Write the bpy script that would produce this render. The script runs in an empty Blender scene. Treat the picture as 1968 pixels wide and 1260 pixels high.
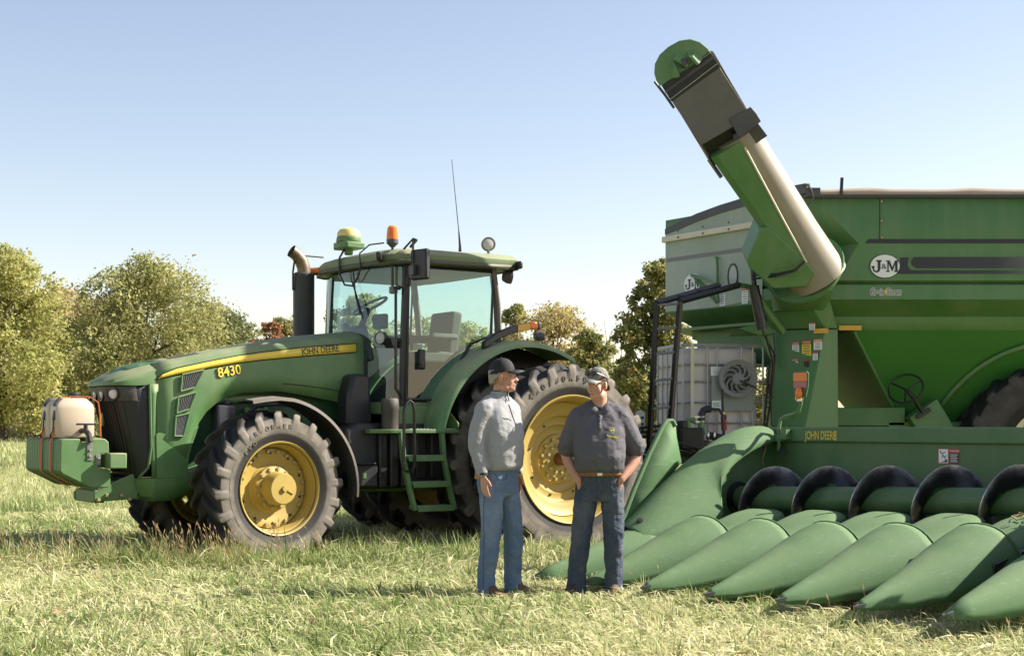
import bpy, bmesh, math, random
import numpy as np
from mathutils import Vector, Matrix, Euler

random.seed(7)
rng = np.random.default_rng(11)
SC = bpy.context.scene
COL = SC.collection
R = math.radians

# ------------------------------------------------------------------ camera, sky, sun, exposure
cam_d = bpy.data.cameras.new('camera')
cam_d.lens = 50.0
cam_d.sensor_width = 36.0
cam_d.shift_y = 0.0955
cam_d.clip_start = 0.1
cam_d.clip_end = 6000.0
cam = bpy.data.objects.new('camera', cam_d)
COL.objects.link(cam)
cam.location = (0, 0, 1.3)
cam.rotation_euler = (R(90), 0, 0)
SC.camera = cam

SUN = Vector((0.7967, 0.1405, 0.5878)).normalized()      # towards the sun
SUN_EL = math.asin(SUN.z)
SUN_ROT = math.atan2(SUN.x, SUN.y)

world = bpy.data.worlds.new('World')
SC.world = world
world.use_nodes = True
wn = world.node_tree.nodes
wl = world.node_tree.links
for n in list(wn):
    wn.remove(n)
w_out = wn.new('ShaderNodeOutputWorld')
w_bg = wn.new('ShaderNodeBackground')
w_sky = wn.new('ShaderNodeTexSky')
w_sky.sky_type = 'NISHITA'
w_sky.sun_disc = False
w_sky.sun_elevation = SUN_EL
w_sky.sun_rotation = SUN_ROT
w_sky.altitude = 200.0
w_sky.air_density = 1.0
w_sky.dust_density = 0.8
w_sky.ozone_density = 1.2
w_bg.inputs['Strength'].default_value = 0.084
w_tint = wn.new('ShaderNodeMix')
w_tint.data_type = 'RGBA'
w_tint.blend_type = 'MULTIPLY'
w_tint.inputs[0].default_value = 1.0
w_tint.inputs[7].default_value = (1.16, 0.97, 0.87, 1)      # warm white balance of the photograph
wl.new(w_sky.outputs[0], w_tint.inputs[6])
wl.new(w_tint.outputs[2], w_bg.inputs['Color'])
wl.new(w_bg.outputs[0], w_out.inputs['Surface'])

sun_d = bpy.data.lights.new('sun', 'SUN')
sun_d.energy = 4.5
sun_d.angle = R(0.53)
sun_d.color = (1.0, 0.94, 0.84)
sun = bpy.data.objects.new('sun', sun_d)
COL.objects.link(sun)
sun.rotation_euler = SUN.to_track_quat('Z', 'Y').to_euler()

SC.view_settings.view_transform = 'Standard'
SC.view_settings.look = 'None'
SC.view_settings.exposure = 1.38
SC.view_settings.gamma = 1.0
SC.view_settings.use_curve_mapping = False
SC.render.engine = 'CYCLES'
SC.cycles.use_denoising = True
SC.cycles.max_bounces = 6
SC.cycles.transparent_max_bounces = 12


# ------------------------------------------------------------------ materials
def nodes_of(name):
    m = bpy.data.materials.new(name)
    m.use_nodes = True
    nt = m.node_tree
    b = nt.nodes['Principled BSDF']
    return m, nt, b


def N(nt, kind, **kw):
    n = nt.nodes.new(kind)
    for k, v in kw.items():
        if hasattr(n, k):
            setattr(n, k, v)
        else:
            n.inputs[k].default_value = v
    return n


def ramp(nt, fac, stops):
    r = nt.nodes.new('ShaderNodeValToRGB')
    e = r.color_ramp.elements
    e[0].position, e[0].color = stops[0][0], (*stops[0][1], 1)
    e[1].position, e[1].color = stops[-1][0], (*stops[-1][1], 1)
    for p, c in stops[1:-1]:
        x = e.new(p)
        x.color = (*c, 1)
    nt.links.new(fac, r.inputs[0])
    return r.outputs[0]


def mixc(nt, fac, a, b):
    m = nt.nodes.new('ShaderNodeMix')
    m.data_type = 'RGBA'
    if isinstance(fac, (int, float)):
        m.inputs[0].default_value = fac
    else:
        nt.links.new(fac, m.inputs[0])
    for i, c in ((6, a), (7, b)):
        if isinstance(c, (tuple, list)):
            m.inputs[i].default_value = (*c[:3], 1)
        else:
            nt.links.new(c, m.inputs[i])
    return m.outputs[2]


def math_n(nt, op, a, b=0.0, clamp=False):
    m = nt.nodes.new('ShaderNodeMath')
    m.operation = op
    m.use_clamp = clamp
    for i, c in ((0, a), (1, b)):
        if isinstance(c, (int, float)):
            m.inputs[i].default_value = c
        else:
            nt.links.new(c, m.inputs[i])
    return m.outputs[0]


def noise(nt, scale, detail=4.0, rough=0.55, coord='Object'):
    tc = nt.nodes.new('ShaderNodeTexCoord')
    n = nt.nodes.new('ShaderNodeTexNoise')
    n.inputs['Scale'].default_value = scale
    n.inputs['Detail'].default_value = detail
    n.inputs['Roughness'].default_value = rough
    nt.links.new(tc.outputs[coord], n.inputs['Vector'])
    return n.outputs[0]


def bump(nt, b, height, strength=0.3, dist=0.01):
    bm = nt.nodes.new('ShaderNodeBump')
    bm.inputs['Strength'].default_value = strength
    bm.inputs['Distance'].default_value = dist
    nt.links.new(height, bm.inputs['Height'])
    nt.links.new(bm.outputs[0], b.inputs['Normal'])


DUST = (0.36, 0.31, 0.2)


def paint(name, col, rough=0.38, dust=0.35, spec=0.5, patch=0.12, dustcol=DUST, metal=0.0, settle=0.5, scale=2.5, film=0.0, streak=0.0, dent=0.0, scuff=0.0):
    """enamel paint with field dust: blotches everywhere and a film that settles on upward faces"""
    m, nt, b = nodes_of(name)
    n1 = noise(nt, scale, 6, 0.62)
    n2 = noise(nt, 38.0, 3, 0.6)
    base = mixc(nt, n1, tuple(c * (1 - patch) for c in col), tuple(min(1, c * (1 + patch)) for c in col))
    geo = nt.nodes.new('ShaderNodeNewGeometry')
    sx = nt.nodes.new('ShaderNodeSeparateXYZ')
    nt.links.new(geo.outputs['Normal'], sx.inputs[0])
    up = math_n(nt, 'MULTIPLY', math_n(nt, 'ADD', sx.outputs['Z'], -0.15, True), settle, True)
    blot = math_n(nt, 'MULTIPLY', math_n(nt, 'SUBTRACT', n1, 0.42, True), 1.6, True)
    sp = math_n(nt, 'MULTIPLY', math_n(nt, 'SUBTRACT', n2, 0.58, True), 1.5, True)
    d = math_n(nt, 'ADD', math_n(nt, 'MULTIPLY', up, math_n(nt, 'ADD', n1, 0.25)), math_n(nt, 'ADD', math_n(nt, 'MULTIPLY', blot, 0.45), sp), True)
    d = math_n(nt, 'MULTIPLY', d, dust, True)
    if film:
        d = math_n(nt, 'ADD', d, math_n(nt, 'MULTIPLY', math_n(nt, 'ADD', n1, 0.5), film), True)
    tc = nt.nodes.new('ShaderNodeTexCoord')

    def stretched(scale, sc, rot=(0, 0, 0)):
        mp = nt.nodes.new('ShaderNodeMapping')
        mp.inputs['Scale'].default_value = sc
        mp.inputs['Rotation'].default_value = rot
        nt.links.new(tc.outputs['Object'], mp.inputs[0])
        nz = nt.nodes.new('ShaderNodeTexNoise')
        nz.inputs['Scale'].default_value = scale
        nz.inputs['Detail'].default_value = 5
        nt.links.new(mp.outputs[0], nz.inputs['Vector'])
        return nz.outputs[0]
    if streak:      # rain-washed dust runs
        d = math_n(nt, 'ADD', d, math_n(nt, 'MULTIPLY', math_n(nt, 'SUBTRACT', stretched(5.0, (1, 1, 0.10)), 0.45, True), streak * 3), True)
    col_out = mixc(nt, d, base, dustcol)
    if scuff:       # pale rub marks left by stalks
        k1 = math_n(nt, 'MULTIPLY', math_n(nt, 'SUBTRACT', stretched(9.0, (5, 0.5, 5), (0.2, 0.1, 0.35)), 0.60, True), 6.0, True)
        k2 = math_n(nt, 'MULTIPLY', math_n(nt, 'SUBTRACT', stretched(7.0, (6, 0.6, 6), (0.1, 0.3, -0.5)), 0.62, True), 6.0, True)
        col_out = mixc(nt, math_n(nt, 'MULTIPLY', math_n(nt, 'ADD', k1, k2, True), scuff), col_out, tuple(min(1, c * 0.5 + 0.22) for c in col))
    nt.links.new(col_out, b.inputs['Base Color'])
    rr = math_n(nt, 'ADD', math_n(nt, 'MULTIPLY', d, 0.7), math_n(nt, 'ADD', math_n(nt, 'MULTIPLY', n1, 0.12), rough - 0.06), True)
    nt.links.new(rr, b.inputs['Roughness'])
    b.inputs['Specular IOR Level'].default_value = spec
    b.inputs['Metallic'].default_value = metal
    if dent:        # slight waviness of sheet metal
        bump(nt, b, noise(nt, 1.6, 2, 0.5), dent, 0.03)
    else:
        bump(nt, b, n2, 0.04, 0.002)
    return m


def plain(name, col, rough=0.6, metal=0.0, var=0.15, scale=8.0, bmp=0.0, spec=0.5, bscale=60.0):
    m, nt, b = nodes_of(name)
    n1 = noise(nt, scale, 5, 0.6)
    nt.links.new(mixc(nt, n1, tuple(c * (1 - var) for c in col), tuple(min(1, c * (1 + var)) for c in col)), b.inputs['Base Color'])
    b.inputs['Roughness'].default_value = rough
    b.inputs['Metallic'].default_value = metal
    b.inputs['Specular IOR Level'].default_value = spec
    if bmp:
        bump(nt, b, noise(nt, bscale, 4, 0.6), bmp, 0.004)
    return m


M = {}
M['green'] = paint('tractor green enamel', (0.032, 0.155, 0.032), 0.38, 0.62, settle=0.95, film=0.15, streak=0.08, dent=0.12)
M['cart_green'] = paint('cart green enamel', (0.034, 0.165, 0.026), 0.34, 0.25, patch=0.1, settle=0.4, scale=1.2, film=0.13, dustcol=(0.34, 0.31, 0.24), streak=0.16, dent=0.25)
M['hopper_green'] = paint('hopper green enamel', (0.03, 0.16, 0.018), 0.62, 0.2, settle=0.3, scale=1.2)
M['front_green'] = paint('green enamel with dust and painted sky sheen', (0.03, 0.15, 0.045), 0.26, 0.3, settle=0.3, scale=1.0, film=0.80, dustcol=(0.43, 0.47, 0.40), patch=0.05, streak=0.1, dent=0.2)  # film lightens this face: dust plus bright sky reflection put into the colour
M['head_green'] = paint('corn head green sheet', (0.036, 0.13, 0.036), 0.42, 0.45, settle=0.35, scale=3.0, film=0.08, streak=0.12, dent=0.15)
M['poly_green'] = paint('green moulded plastic', (0.044, 0.135, 0.045), 0.58, 0.45, spec=0.28, settle=0.55, dustcol=(0.26, 0.28, 0.16), scale=2.2, film=0.14, patch=0.22, scuff=0.30)
M['yellow'] = paint('wheel yellow enamel', (0.40, 0.275, 0.04), 0.42, 0.4, dustcol=(0.30, 0.245, 0.14), settle=0.4, film=0.15)
M['decal_yellow'] = plain('decal yellow', (0.75, 0.56, 0.07), 0.45, var=0.06)
M['black'] = paint('black plastic', (0.014, 0.014, 0.015), 0.45, 0.12, settle=0.3)
M['blackmetal'] = paint('black painted steel', (0.012, 0.012, 0.013), 0.35, 0.12, settle=0.3)
M['decal_black'] = plain('decal black', (0.015, 0.015, 0.018), 0.4)
M['grey'] = paint('grey steel', (0.16, 0.16, 0.165), 0.45, 0.3, settle=0.3)
M['dark_grey'] = paint('dark grey sheet', (0.055, 0.055, 0.06), 0.5, 0.3, settle=0.3)
M['galv'] = plain('galvanised steel', (0.42, 0.42, 0.41), 0.42, 0.6, 0.25, 14)
M['chrome'] = plain('bright steel', (0.6, 0.58, 0.55), 0.25, 0.95, 0.1)
M['rust'] = plain('rusty axle steel', (0.12, 0.055, 0.03), 0.75, 0.2, 0.5, 25, 0.3)
M['bolt'] = plain('zinc bolt', (0.40, 0.33, 0.16), 0.45, 0.5, 0.3, 30)
M['white'] = plain('white enamel', (0.72, 0.71, 0.67), 0.4, 0, 0.06)
M['decal_white'] = plain('decal white', (0.78, 0.78, 0.75), 0.45, 0, 0.04)
M['decal_red'] = plain('decal red', (0.42, 0.06, 0.03), 0.5, 0, 0.1)
M['decal_orange'] = plain('decal orange', (0.75, 0.22, 0.05), 0.45, 0, 0.06)
M['amber_tape'] = plain('amber reflective tape', (0.70, 0.36, 0.03), 0.35, 0, 0.08)
M['cream'] = plain('cream stripe paint', (0.62, 0.57, 0.42), 0.45, 0, 0.1)
M['seat'] = plain('seat fabric', (0.10, 0.09, 0.07), 0.85, 0, 0.2, 12, 0.2)
M['trim'] = plain('cab trim', (0.028, 0.025, 0.02), 0.75, 0, 0.15, 10)
M['rubber_hose'] = plain('hose rubber', (0.02, 0.02, 0.02), 0.5, 0, 0.2, 20)
M['orange_strap'] = plain('orange webbing', (0.62, 0.16, 0.05), 0.8, 0, 0.2, 40, 0.3)
M['red'] = plain('red handle', (0.55, 0.02, 0.015), 0.4, 0, 0.1)


def tyre_mat():
    m, nt, b = nodes_of('tyre rubber')
    at = nt.nodes.new('ShaderNodeAttribute')
    at.attribute_name = 'dust'
    n1 = noise(nt, 6.0, 6, 0.65)
    n2 = noise(nt, 45.0, 4, 0.65)
    d = math_n(nt, 'MULTIPLY', at.outputs['Fac'], math_n(nt, 'ADD', math_n(nt, 'MULTIPLY', n1, 1.3), -0.05), True)
    d = math_n(nt, 'ADD', d, math_n(nt, 'MULTIPLY', math_n(nt, 'SUBTRACT', n2, 0.55, True), 0.35), True)
    nt.links.new(mixc(nt, d, (0.016, 0.0155, 0.015), (0.27, 0.235, 0.19)), b.inputs['Base Color'])
    b.inputs['Roughness'].default_value = 0.72
    b.inputs['Specular IOR Level'].default_value = 0.3
    bump(nt, b, n2, 0.25, 0.004)
    return m


M['tyre'] = tyre_mat()


def glass_mat(name, tint, gloss=0.12, haze=0.06):
    m = bpy.data.materials.new(name)
    m.use_nodes = True
    nt = m.node_tree
    for n in list(nt.nodes):
        nt.nodes.remove(n)
    out = N(nt, 'ShaderNodeOutputMaterial')
    tr = N(nt, 'ShaderNodeBsdfTransparent')
    tr.inputs[0].default_value = (*tint, 1)
    gl = N(nt, 'ShaderNodeBsdfGlossy')
    gl.inputs['Roughness'].default_value = 0.02
    gl.inputs[0].default_value = (0.9, 0.95, 0.95, 1)
    df = N(nt, 'ShaderNodeBsdfDiffuse')
    df.inputs[0].default_value = (0.42, 0.38, 0.3, 1)
    lw = N(nt, 'ShaderNodeLayerWeight')
    lw.inputs[0].default_value = 0.5
    fr = nt.nodes.new('ShaderNodeMath')
    fr.operation = 'POWER'
    fr.inputs[1].default_value = 5.0
    nt.links.new(lw.outputs['Facing'], fr.inputs[0])
    a = N(nt, 'ShaderNodeMixShader')
    nt.links.new(math_n(nt, 'ADD', math_n(nt, 'MULTIPLY', fr.outputs[0], 0.8), gloss, True), a.inputs[0])
    nt.links.new(tr.outputs[0], a.inputs[1])
    nt.links.new(gl.outputs[0], a.inputs[2])
    c = N(nt, 'ShaderNodeMixShader')
    h = math_n(nt, 'MULTIPLY', noise(nt, 5.0, 6, 0.7), haze * 2, True)
    nt.links.new(h, c.inputs[0])
    nt.links.new(a.outputs[0], c.inputs[1])
    nt.links.new(df.outputs[0], c.inputs[2])
    nt.links.new(c.outputs[0], out.inputs[0])
    return m


M['glass'] = glass_mat('tinted cab glass', (0.74, 0.90, 0.88), 0.07, 0.02)
M['lens'] = glass_mat('clear lamp lens', (0.9, 0.9, 0.88), 0.15, 0.25)


def lamp_plastic(name, col):
    m, nt, b = nodes_of(name)
    b.inputs['Base Color'].default_value = (*col, 1)
    b.inputs['Roughness'].default_value = 0.22
    b.inputs['Subsurface Weight'].default_value = 0.4
    b.inputs['Subsurface Radius'].default_value = (0.02, 0.008, 0.003)
    return m


M['amber'] = lamp_plastic('amber lens plastic', (0.80, 0.20, 0.02))
M['red_lens'] = lamp_plastic('red lens plastic', (0.5, 0.02, 0.01))


def poly_white():
    m, nt, b = nodes_of('translucent poly tank')
    n1 = noise(nt, 3.0, 5, 0.6)
    nt.links.new(mixc(nt, n1, (0.46, 0.36, 0.26), (0.56, 0.47, 0.36)), b.inputs['Base Color'])
    b.inputs['Roughness'].default_value = 0.45
    b.inputs['Subsurface Weight'].default_value = 0.25
    b.inputs['Subsurface Radius'].default_value = (0.05, 0.04, 0.03)
    return m


M['poly'] = poly_white()
M['tote'] = plain('milky tote plastic', (0.62, 0.55, 0.51), 0.45, 0, 0.14, 2.0)


# ------------------------------------------------------------------ mesh builder
class MB:
    def __init__(self):
        self.v = []
        self.f = []

    def add(self, vs, fs, mat=None):
        o = len(self.v)
        if mat is not None:
            vs = [mat @ Vector(p) for p in vs]
        self.v += [tuple(p) for p in vs]
        self.f += [tuple(i + o for i in q) for q in fs]
        return self

    def box(self, c, s, rot=(0, 0, 0), mat=None):
        x, y, z = (k / 2 for k in s)
        vs = [(-x, -y, -z), (x, -y, -z), (x, y, -z), (-x, y, -z), (-x, -y, z), (x, -y, z), (x, y, z), (-x, y, z)]
        fs = [(0, 3, 2, 1), (4, 5, 6, 7), (0, 1, 5, 4), (1, 2, 6, 5), (2, 3, 7, 6), (3, 0, 4, 7)]
        m = Matrix.Translation(c) @ Euler(rot).to_matrix().to_4x4()
        return self.add(vs, fs, m if mat is None else mat @ m)

    def prism(self, poly, a, b, plane='xz'):
        """polygon in a plane, extruded from a to b along the third axis"""
        n = len(poly)

        def p3(p, h):
            if plane == 'xz':
                return (p[0], h, p[1])
            if plane == 'xy':
                return (p[0], p[1], h)
            return (h, p[0], p[1])
        vs = [p3(p, a) for p in poly] + [p3(p, b) for p in poly]
        fs = [tuple(range(n)), tuple(range(2 * n - 1, n - 1, -1))]
        fs += [(i, n + i, n + (i + 1) % n, (i + 1) % n) for i in range(n)]
        return self.add(vs, fs)

    def loft(self, rings, closed=True, caps=True):
        n = len(rings[0])
        vs = [p for r in rings for p in r]
        fs = []
        for k in range(len(rings) - 1):
            for i in range(n if closed else n - 1):
                j = (i + 1) % n
                fs.append((k * n + i, k * n + j, (k + 1) * n + j, (k + 1) * n + i))
        if caps and closed:
            fs.append(tuple(range(n - 1, -1, -1)))
            fs.append(tuple((len(rings) - 1) * n + i for i in range(n)))
        return self.add(vs, fs)

    def tube(self, path, r, n=8, caps=True, sq=1.0):
        P = [Vector(p) for p in path]
        rs = r if isinstance(r, (list, tuple)) else [r] * len(P)
        t0 = (P[1] - P[0]).normalized()
        ref = Vector((0, 0, 1)) if abs(t0.z) < 0.9 else Vector((1, 0, 0))
        a = t0.cross(ref).normalized()
        rings = []
        for i, p in enumerate(P):
            t = (P[min(i + 1, len(P) - 1)] - P[max(i - 1, 0)]).normalized()
            a = (a - t * a.dot(t)).normalized()
            b = t.cross(a)
            rings.append([p + (a * math.cos(q) + b * math.sin(q) * sq) * rs[i] for q in (2 * math.pi * k / n for k in range(n))])
        return self.loft(rings, True, caps)

    def lathe(self, prof, n=32, mat=None, closed=False, caps=True):
        """profile [(radius, height)] about local z"""
        vs = []
        for r, h in prof:
            for k in range(n):
                q = 2 * math.pi * k / n
                vs.append((r * math.cos(q), r * math.sin(q), h))
        fs = []
        m = len(prof)
        for i in range(m if closed else m - 1):
            j = (i + 1) % m
            for k in range(n):
                l = (k + 1) % n
                fs.append((i * n + k, i * n + l, j * n + l, j * n + k))
        if not closed and caps:
            if prof[0][0] > 1e-6:
                fs.append(tuple(range(n - 1, -1, -1)))
            if prof[-1][0] > 1e-6:
                fs.append(tuple((m - 1) * n + k for k in range(n)))
        return self.add(vs, fs, mat)

    def ball(self, c, r, n=14, m=9, rot=(0, 0, 0)):
        if isinstance(r, (int, float)):
            r = (r, r, r)
        vs, fs = [], []
        for i in range(m + 1):
            a = math.pi * i / m
            for k in range(n):
                q = 2 * math.pi * k / n
                vs.append((r[0] * math.sin(a) * math.cos(q), r[1] * math.sin(a) * math.sin(q), r[2] * math.cos(a)))
        for i in range(m):
            for k in range(n):
                l = (k + 1) % n
                fs.append((i * n + k, (i + 1) * n + k, (i + 1) * n + l, i * n + l))
        return self.add(vs, fs, Matrix.Translation(c) @ Euler(rot).to_matrix().to_4x4())

    def mesh(self, name, mat=None, smooth=35):
        me = bpy.data.meshes.new(name)
        me.from_pydata(self.v, [], self.f)
        bm = bmesh.new()
        bm.from_mesh(me)
        bmesh.ops.remove_doubles(bm, verts=bm.verts, dist=1e-5)
        bmesh.ops.dissolve_degenerate(bm, dist=1e-6, edges=bm.edges)
        bmesh.ops.recalc_face_normals(bm, faces=bm.faces)
        bm.to_mesh(me)
        bm.free()
        if smooth:
            for p in me.polygons:
                p.use_smooth = True
            me.set_sharp_from_angle(angle=R(smooth))
        if mat is not None:
            me.materials.append(M[mat] if isinstance(mat, str) else mat)
        return me

    def build(self, name, mat, parent=None, bevel=0.0, smooth=35, seg=2, solid=0.0):
        o = link(name, self.mesh(name, mat, smooth), parent)
        if solid:
            s = o.modifiers.new('thickness', 'SOLIDIFY')
            s.thickness = solid
            s.offset = 0
        if bevel:
            b = o.modifiers.new('edge', 'BEVEL')
            b.width = bevel
            b.segments = seg
            b.limit_method = 'ANGLE'
            b.angle_limit = R(40)
        return o


def link(name, data, parent=None):
    o = bpy.data.objects.new(name, data)
    COL.objects.link(o)
    if parent is not None:
        o.parent = parent
    return o


def tag(o, label, cat, group=None, kind=None):
    o['label'] = label
    if cat:
        o['category'] = cat
    if group:
        o['group'] = group
    if kind:
        o['kind'] = kind
    return o


def thing(name, label, cat, loc=(0, 0, 0), rz=0.0, group=None):
    o = link(name, None)
    o.empty_display_size = 0.2
    o.location = loc
    o.rotation_euler = (0, 0, rz)
    return tag(o, label, cat, group)


def kids(o):
    return [c for c in bpy.data.objects if c.parent is o]


def copy_tree(o, parent=None):
    c = o.copy()
    COL.objects.link(c)
    c.parent = parent
    for ch in kids(o):
        copy_tree(ch, c)
    return c


def axis_mat(origin, zdir, up=(0, 0, 1)):
    """matrix whose local z points along zdir and local y close to up"""
    z = Vector(zdir).normalized()
    u = Vector(up)
    x = u.cross(z)
    if x.length < 1e-5:
        x = Vector((1, 0, 0)).cross(z)
    x.normalize()
    y = z.cross(x)
    m = Matrix((x, y, z)).transposed().to_4x4()
    m.translation = origin
    return m


def text(s, size, origin, right, up, mat, parent, name='lettering', depth=0.0015, bold=0.0, width=None, shear=0.0, spacing=1.0, align='CENTER'):
    cu = bpy.data.curves.new('tmp', 'FONT')
    cu.body = s
    cu.size = size
    cu.extrude = depth
    cu.offset = bold
    cu.shear = shear
    cu.space_character = spacing
    cu.align_x = align
    cu.align_y = 'CENTER'
    cu.resolution_u = 3
    to = bpy.data.objects.new('tmp', cu)
    COL.objects.link(to)
    bpy.context.view_layer.update()
    dg = bpy.context.evaluated_depsgraph_get()
    me = bpy.data.meshes.new_from_object(to.evaluated_get(dg))
    bpy.data.objects.remove(to)
    r = Vector(right).normalized()
    u = Vector(up)
    u = (u - r * u.dot(r)).normalized()
    m = Matrix((r, u, r.cross(u))).transposed().to_4x4()
    m.translation = origin
    if width:
        xs = [p.co.x for p in me.vertices]
        k = width / max(1e-6, max(xs) - min(xs))
        m = m @ Matrix.Diagonal((k, 1, 1, 1))
    me.transform(m)
    me.materials.clear()
    me.materials.append(M[mat])
    return link(name, me, parent)


def lerp_tab(tab, x):
    return float(np.interp(x, [t[0] for t in tab], [t[1] for t in tab]))


def arc_pts(cx, cz, r, a0, a1, n):
    return [(cx + r * math.cos(R(a0 + (a1 - a0) * i / (n - 1))), cz + r * math.sin(R(a0 + (a1 - a0) * i / (n - 1)))) for i in range(n)]
# ================================================================== ground, grass, trees
def ground_mat():
    m, nt, b = nodes_of('meadow ground')
    n1 = noise(nt, 0.35, 6, 0.65)
    n2 = noise(nt, 9.0, 6, 0.7)
    c1 = ramp(nt, n1, [(0.3, (0.26, 0.27, 0.09)), (0.5, (0.36, 0.34, 0.14)), (0.7, (0.44, 0.39, 0.19))])
    c = mixc(nt, math_n(nt, 'MULTIPLY', n2, 0.7), c1, (0.20, 0.175, 0.08))
    nt.links.new(c, b.inputs['Base Color'])
    b.inputs['Roughness'].default_value = 0.95
    b.inputs['Specular IOR Level'].default_value = 0.1
    bump(nt, b, noise(nt, 14.0, 8, 0.75), 0.9, 0.08)
    return m


def field_mat():
    m, nt, b = nodes_of('dry stubble field')
    n1 = noise(nt, 0.12, 6, 0.7)
    c = ramp(nt, n1, [(0.3, (0.20, 0.135, 0.09)), (0.55, (0.29, 0.21, 0.14)), (0.75, (0.36, 0.28, 0.17))])
    nt.links.new(c, b.inputs['Base Color'])
    b.inputs['Roughness'].default_value = 0.95
    bump(nt, b, noise(nt, 5.0, 6, 0.7), 0.8, 0.2)
    return m


q = MB()
q.add([(-3000, -300, 0), (3000, -300, 0), (3000, 4000, 0), (-3000, 4000, 0)], [(0, 1, 2, 3)])
g = q.build('ground', ground_mat())
g['kind'] = 'structure'
q = MB()
q.add([(-900, 150, 0.006), (900, 150, 0.006), (1500, 3500, 0.006), (-1500, 3500, 0.006)], [(0, 1, 2, 3)])
g = q.build('far_field', field_mat())
g['kind'] = 'structure'


def leaf_mat(name, dark, mid, light, trans=0.35):
    m = bpy.data.materials.new(name)
    m.use_nodes = True
    nt = m.node_tree
    for n in list(nt.nodes):
        nt.nodes.remove(n)
    out = N(nt, 'ShaderNodeOutputMaterial')
    at = N(nt, 'ShaderNodeAttribute')
    at.attribute_name = 'tint'
    c = ramp(nt, at.outputs['Fac'], [(0.0, dark), (0.5, mid), (1.0, light)])
    d = N(nt, 'ShaderNodeBsdfPrincipled')
    d.inputs['Roughness'].default_value = 0.55
    d.inputs['Specular IOR Level'].default_value = 0.25
    t = N(nt, 'ShaderNodeBsdfTranslucent')
    mx = N(nt, 'ShaderNodeMixShader')
    mx.inputs[0].default_value = trans
    nt.links.new(c, d.inputs['Base Color'])
    nt.links.new(c, t.inputs['Color'])
    nt.links.new(d.outputs[0], mx.inputs[1])
    nt.links.new(t.outputs[0], mx.inputs[2])
    nt.links.new(mx.outputs[0], out.inputs[0])
    return m


def raw_mesh(name, verts, faces_flat, sizes, tint, mat):
    """fast mesh from numpy arrays; one tint value per vertex"""
    me = bpy.data.meshes.new(name)
    nv, nf = len(verts), len(sizes)
    me.vertices.add(nv)
    me.vertices.foreach_set('co', verts.astype(np.float32).ravel())
    me.loops.add(len(faces_flat))
    me.loops.foreach_set('vertex_index', faces_flat.astype(np.int32))
    me.polygons.add(nf)
    starts = np.concatenate(([0], np.cumsum(sizes)[:-1])).astype(np.int32)
    me.polygons.foreach_set('loop_start', starts)
    a = me.attributes.new('tint', 'FLOAT', 'POINT')
    a.data.foreach_set('value', tint.astype(np.float32))
    me.update(calc_edges=True)
    me.materials.append(mat)
    return me


# ---------------------------------------------------------------- grass
GRASS = leaf_mat('meadow grass blades', (0.12, 0.19, 0.045), (0.34, 0.385, 0.135), (0.69, 0.64, 0.38), 0.38)


def vnoise(x, y, s, seed=0):
    """cheap smooth noise for patches"""
    r = np.random.default_rng(seed)
    out = np.zeros_like(x)
    for k in range(7):
        a, b_, p = r.uniform(-1, 1), r.uniform(-1, 1), r.uniform(0, 6.28)
        n = math.hypot(a, b_) + 1e-6
        f = s * r.uniform(0.6, 1.7)
        out += np.sin((a / n * x + b_ / n * y) * f + p)
    return out / 7 * 1.6


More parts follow.
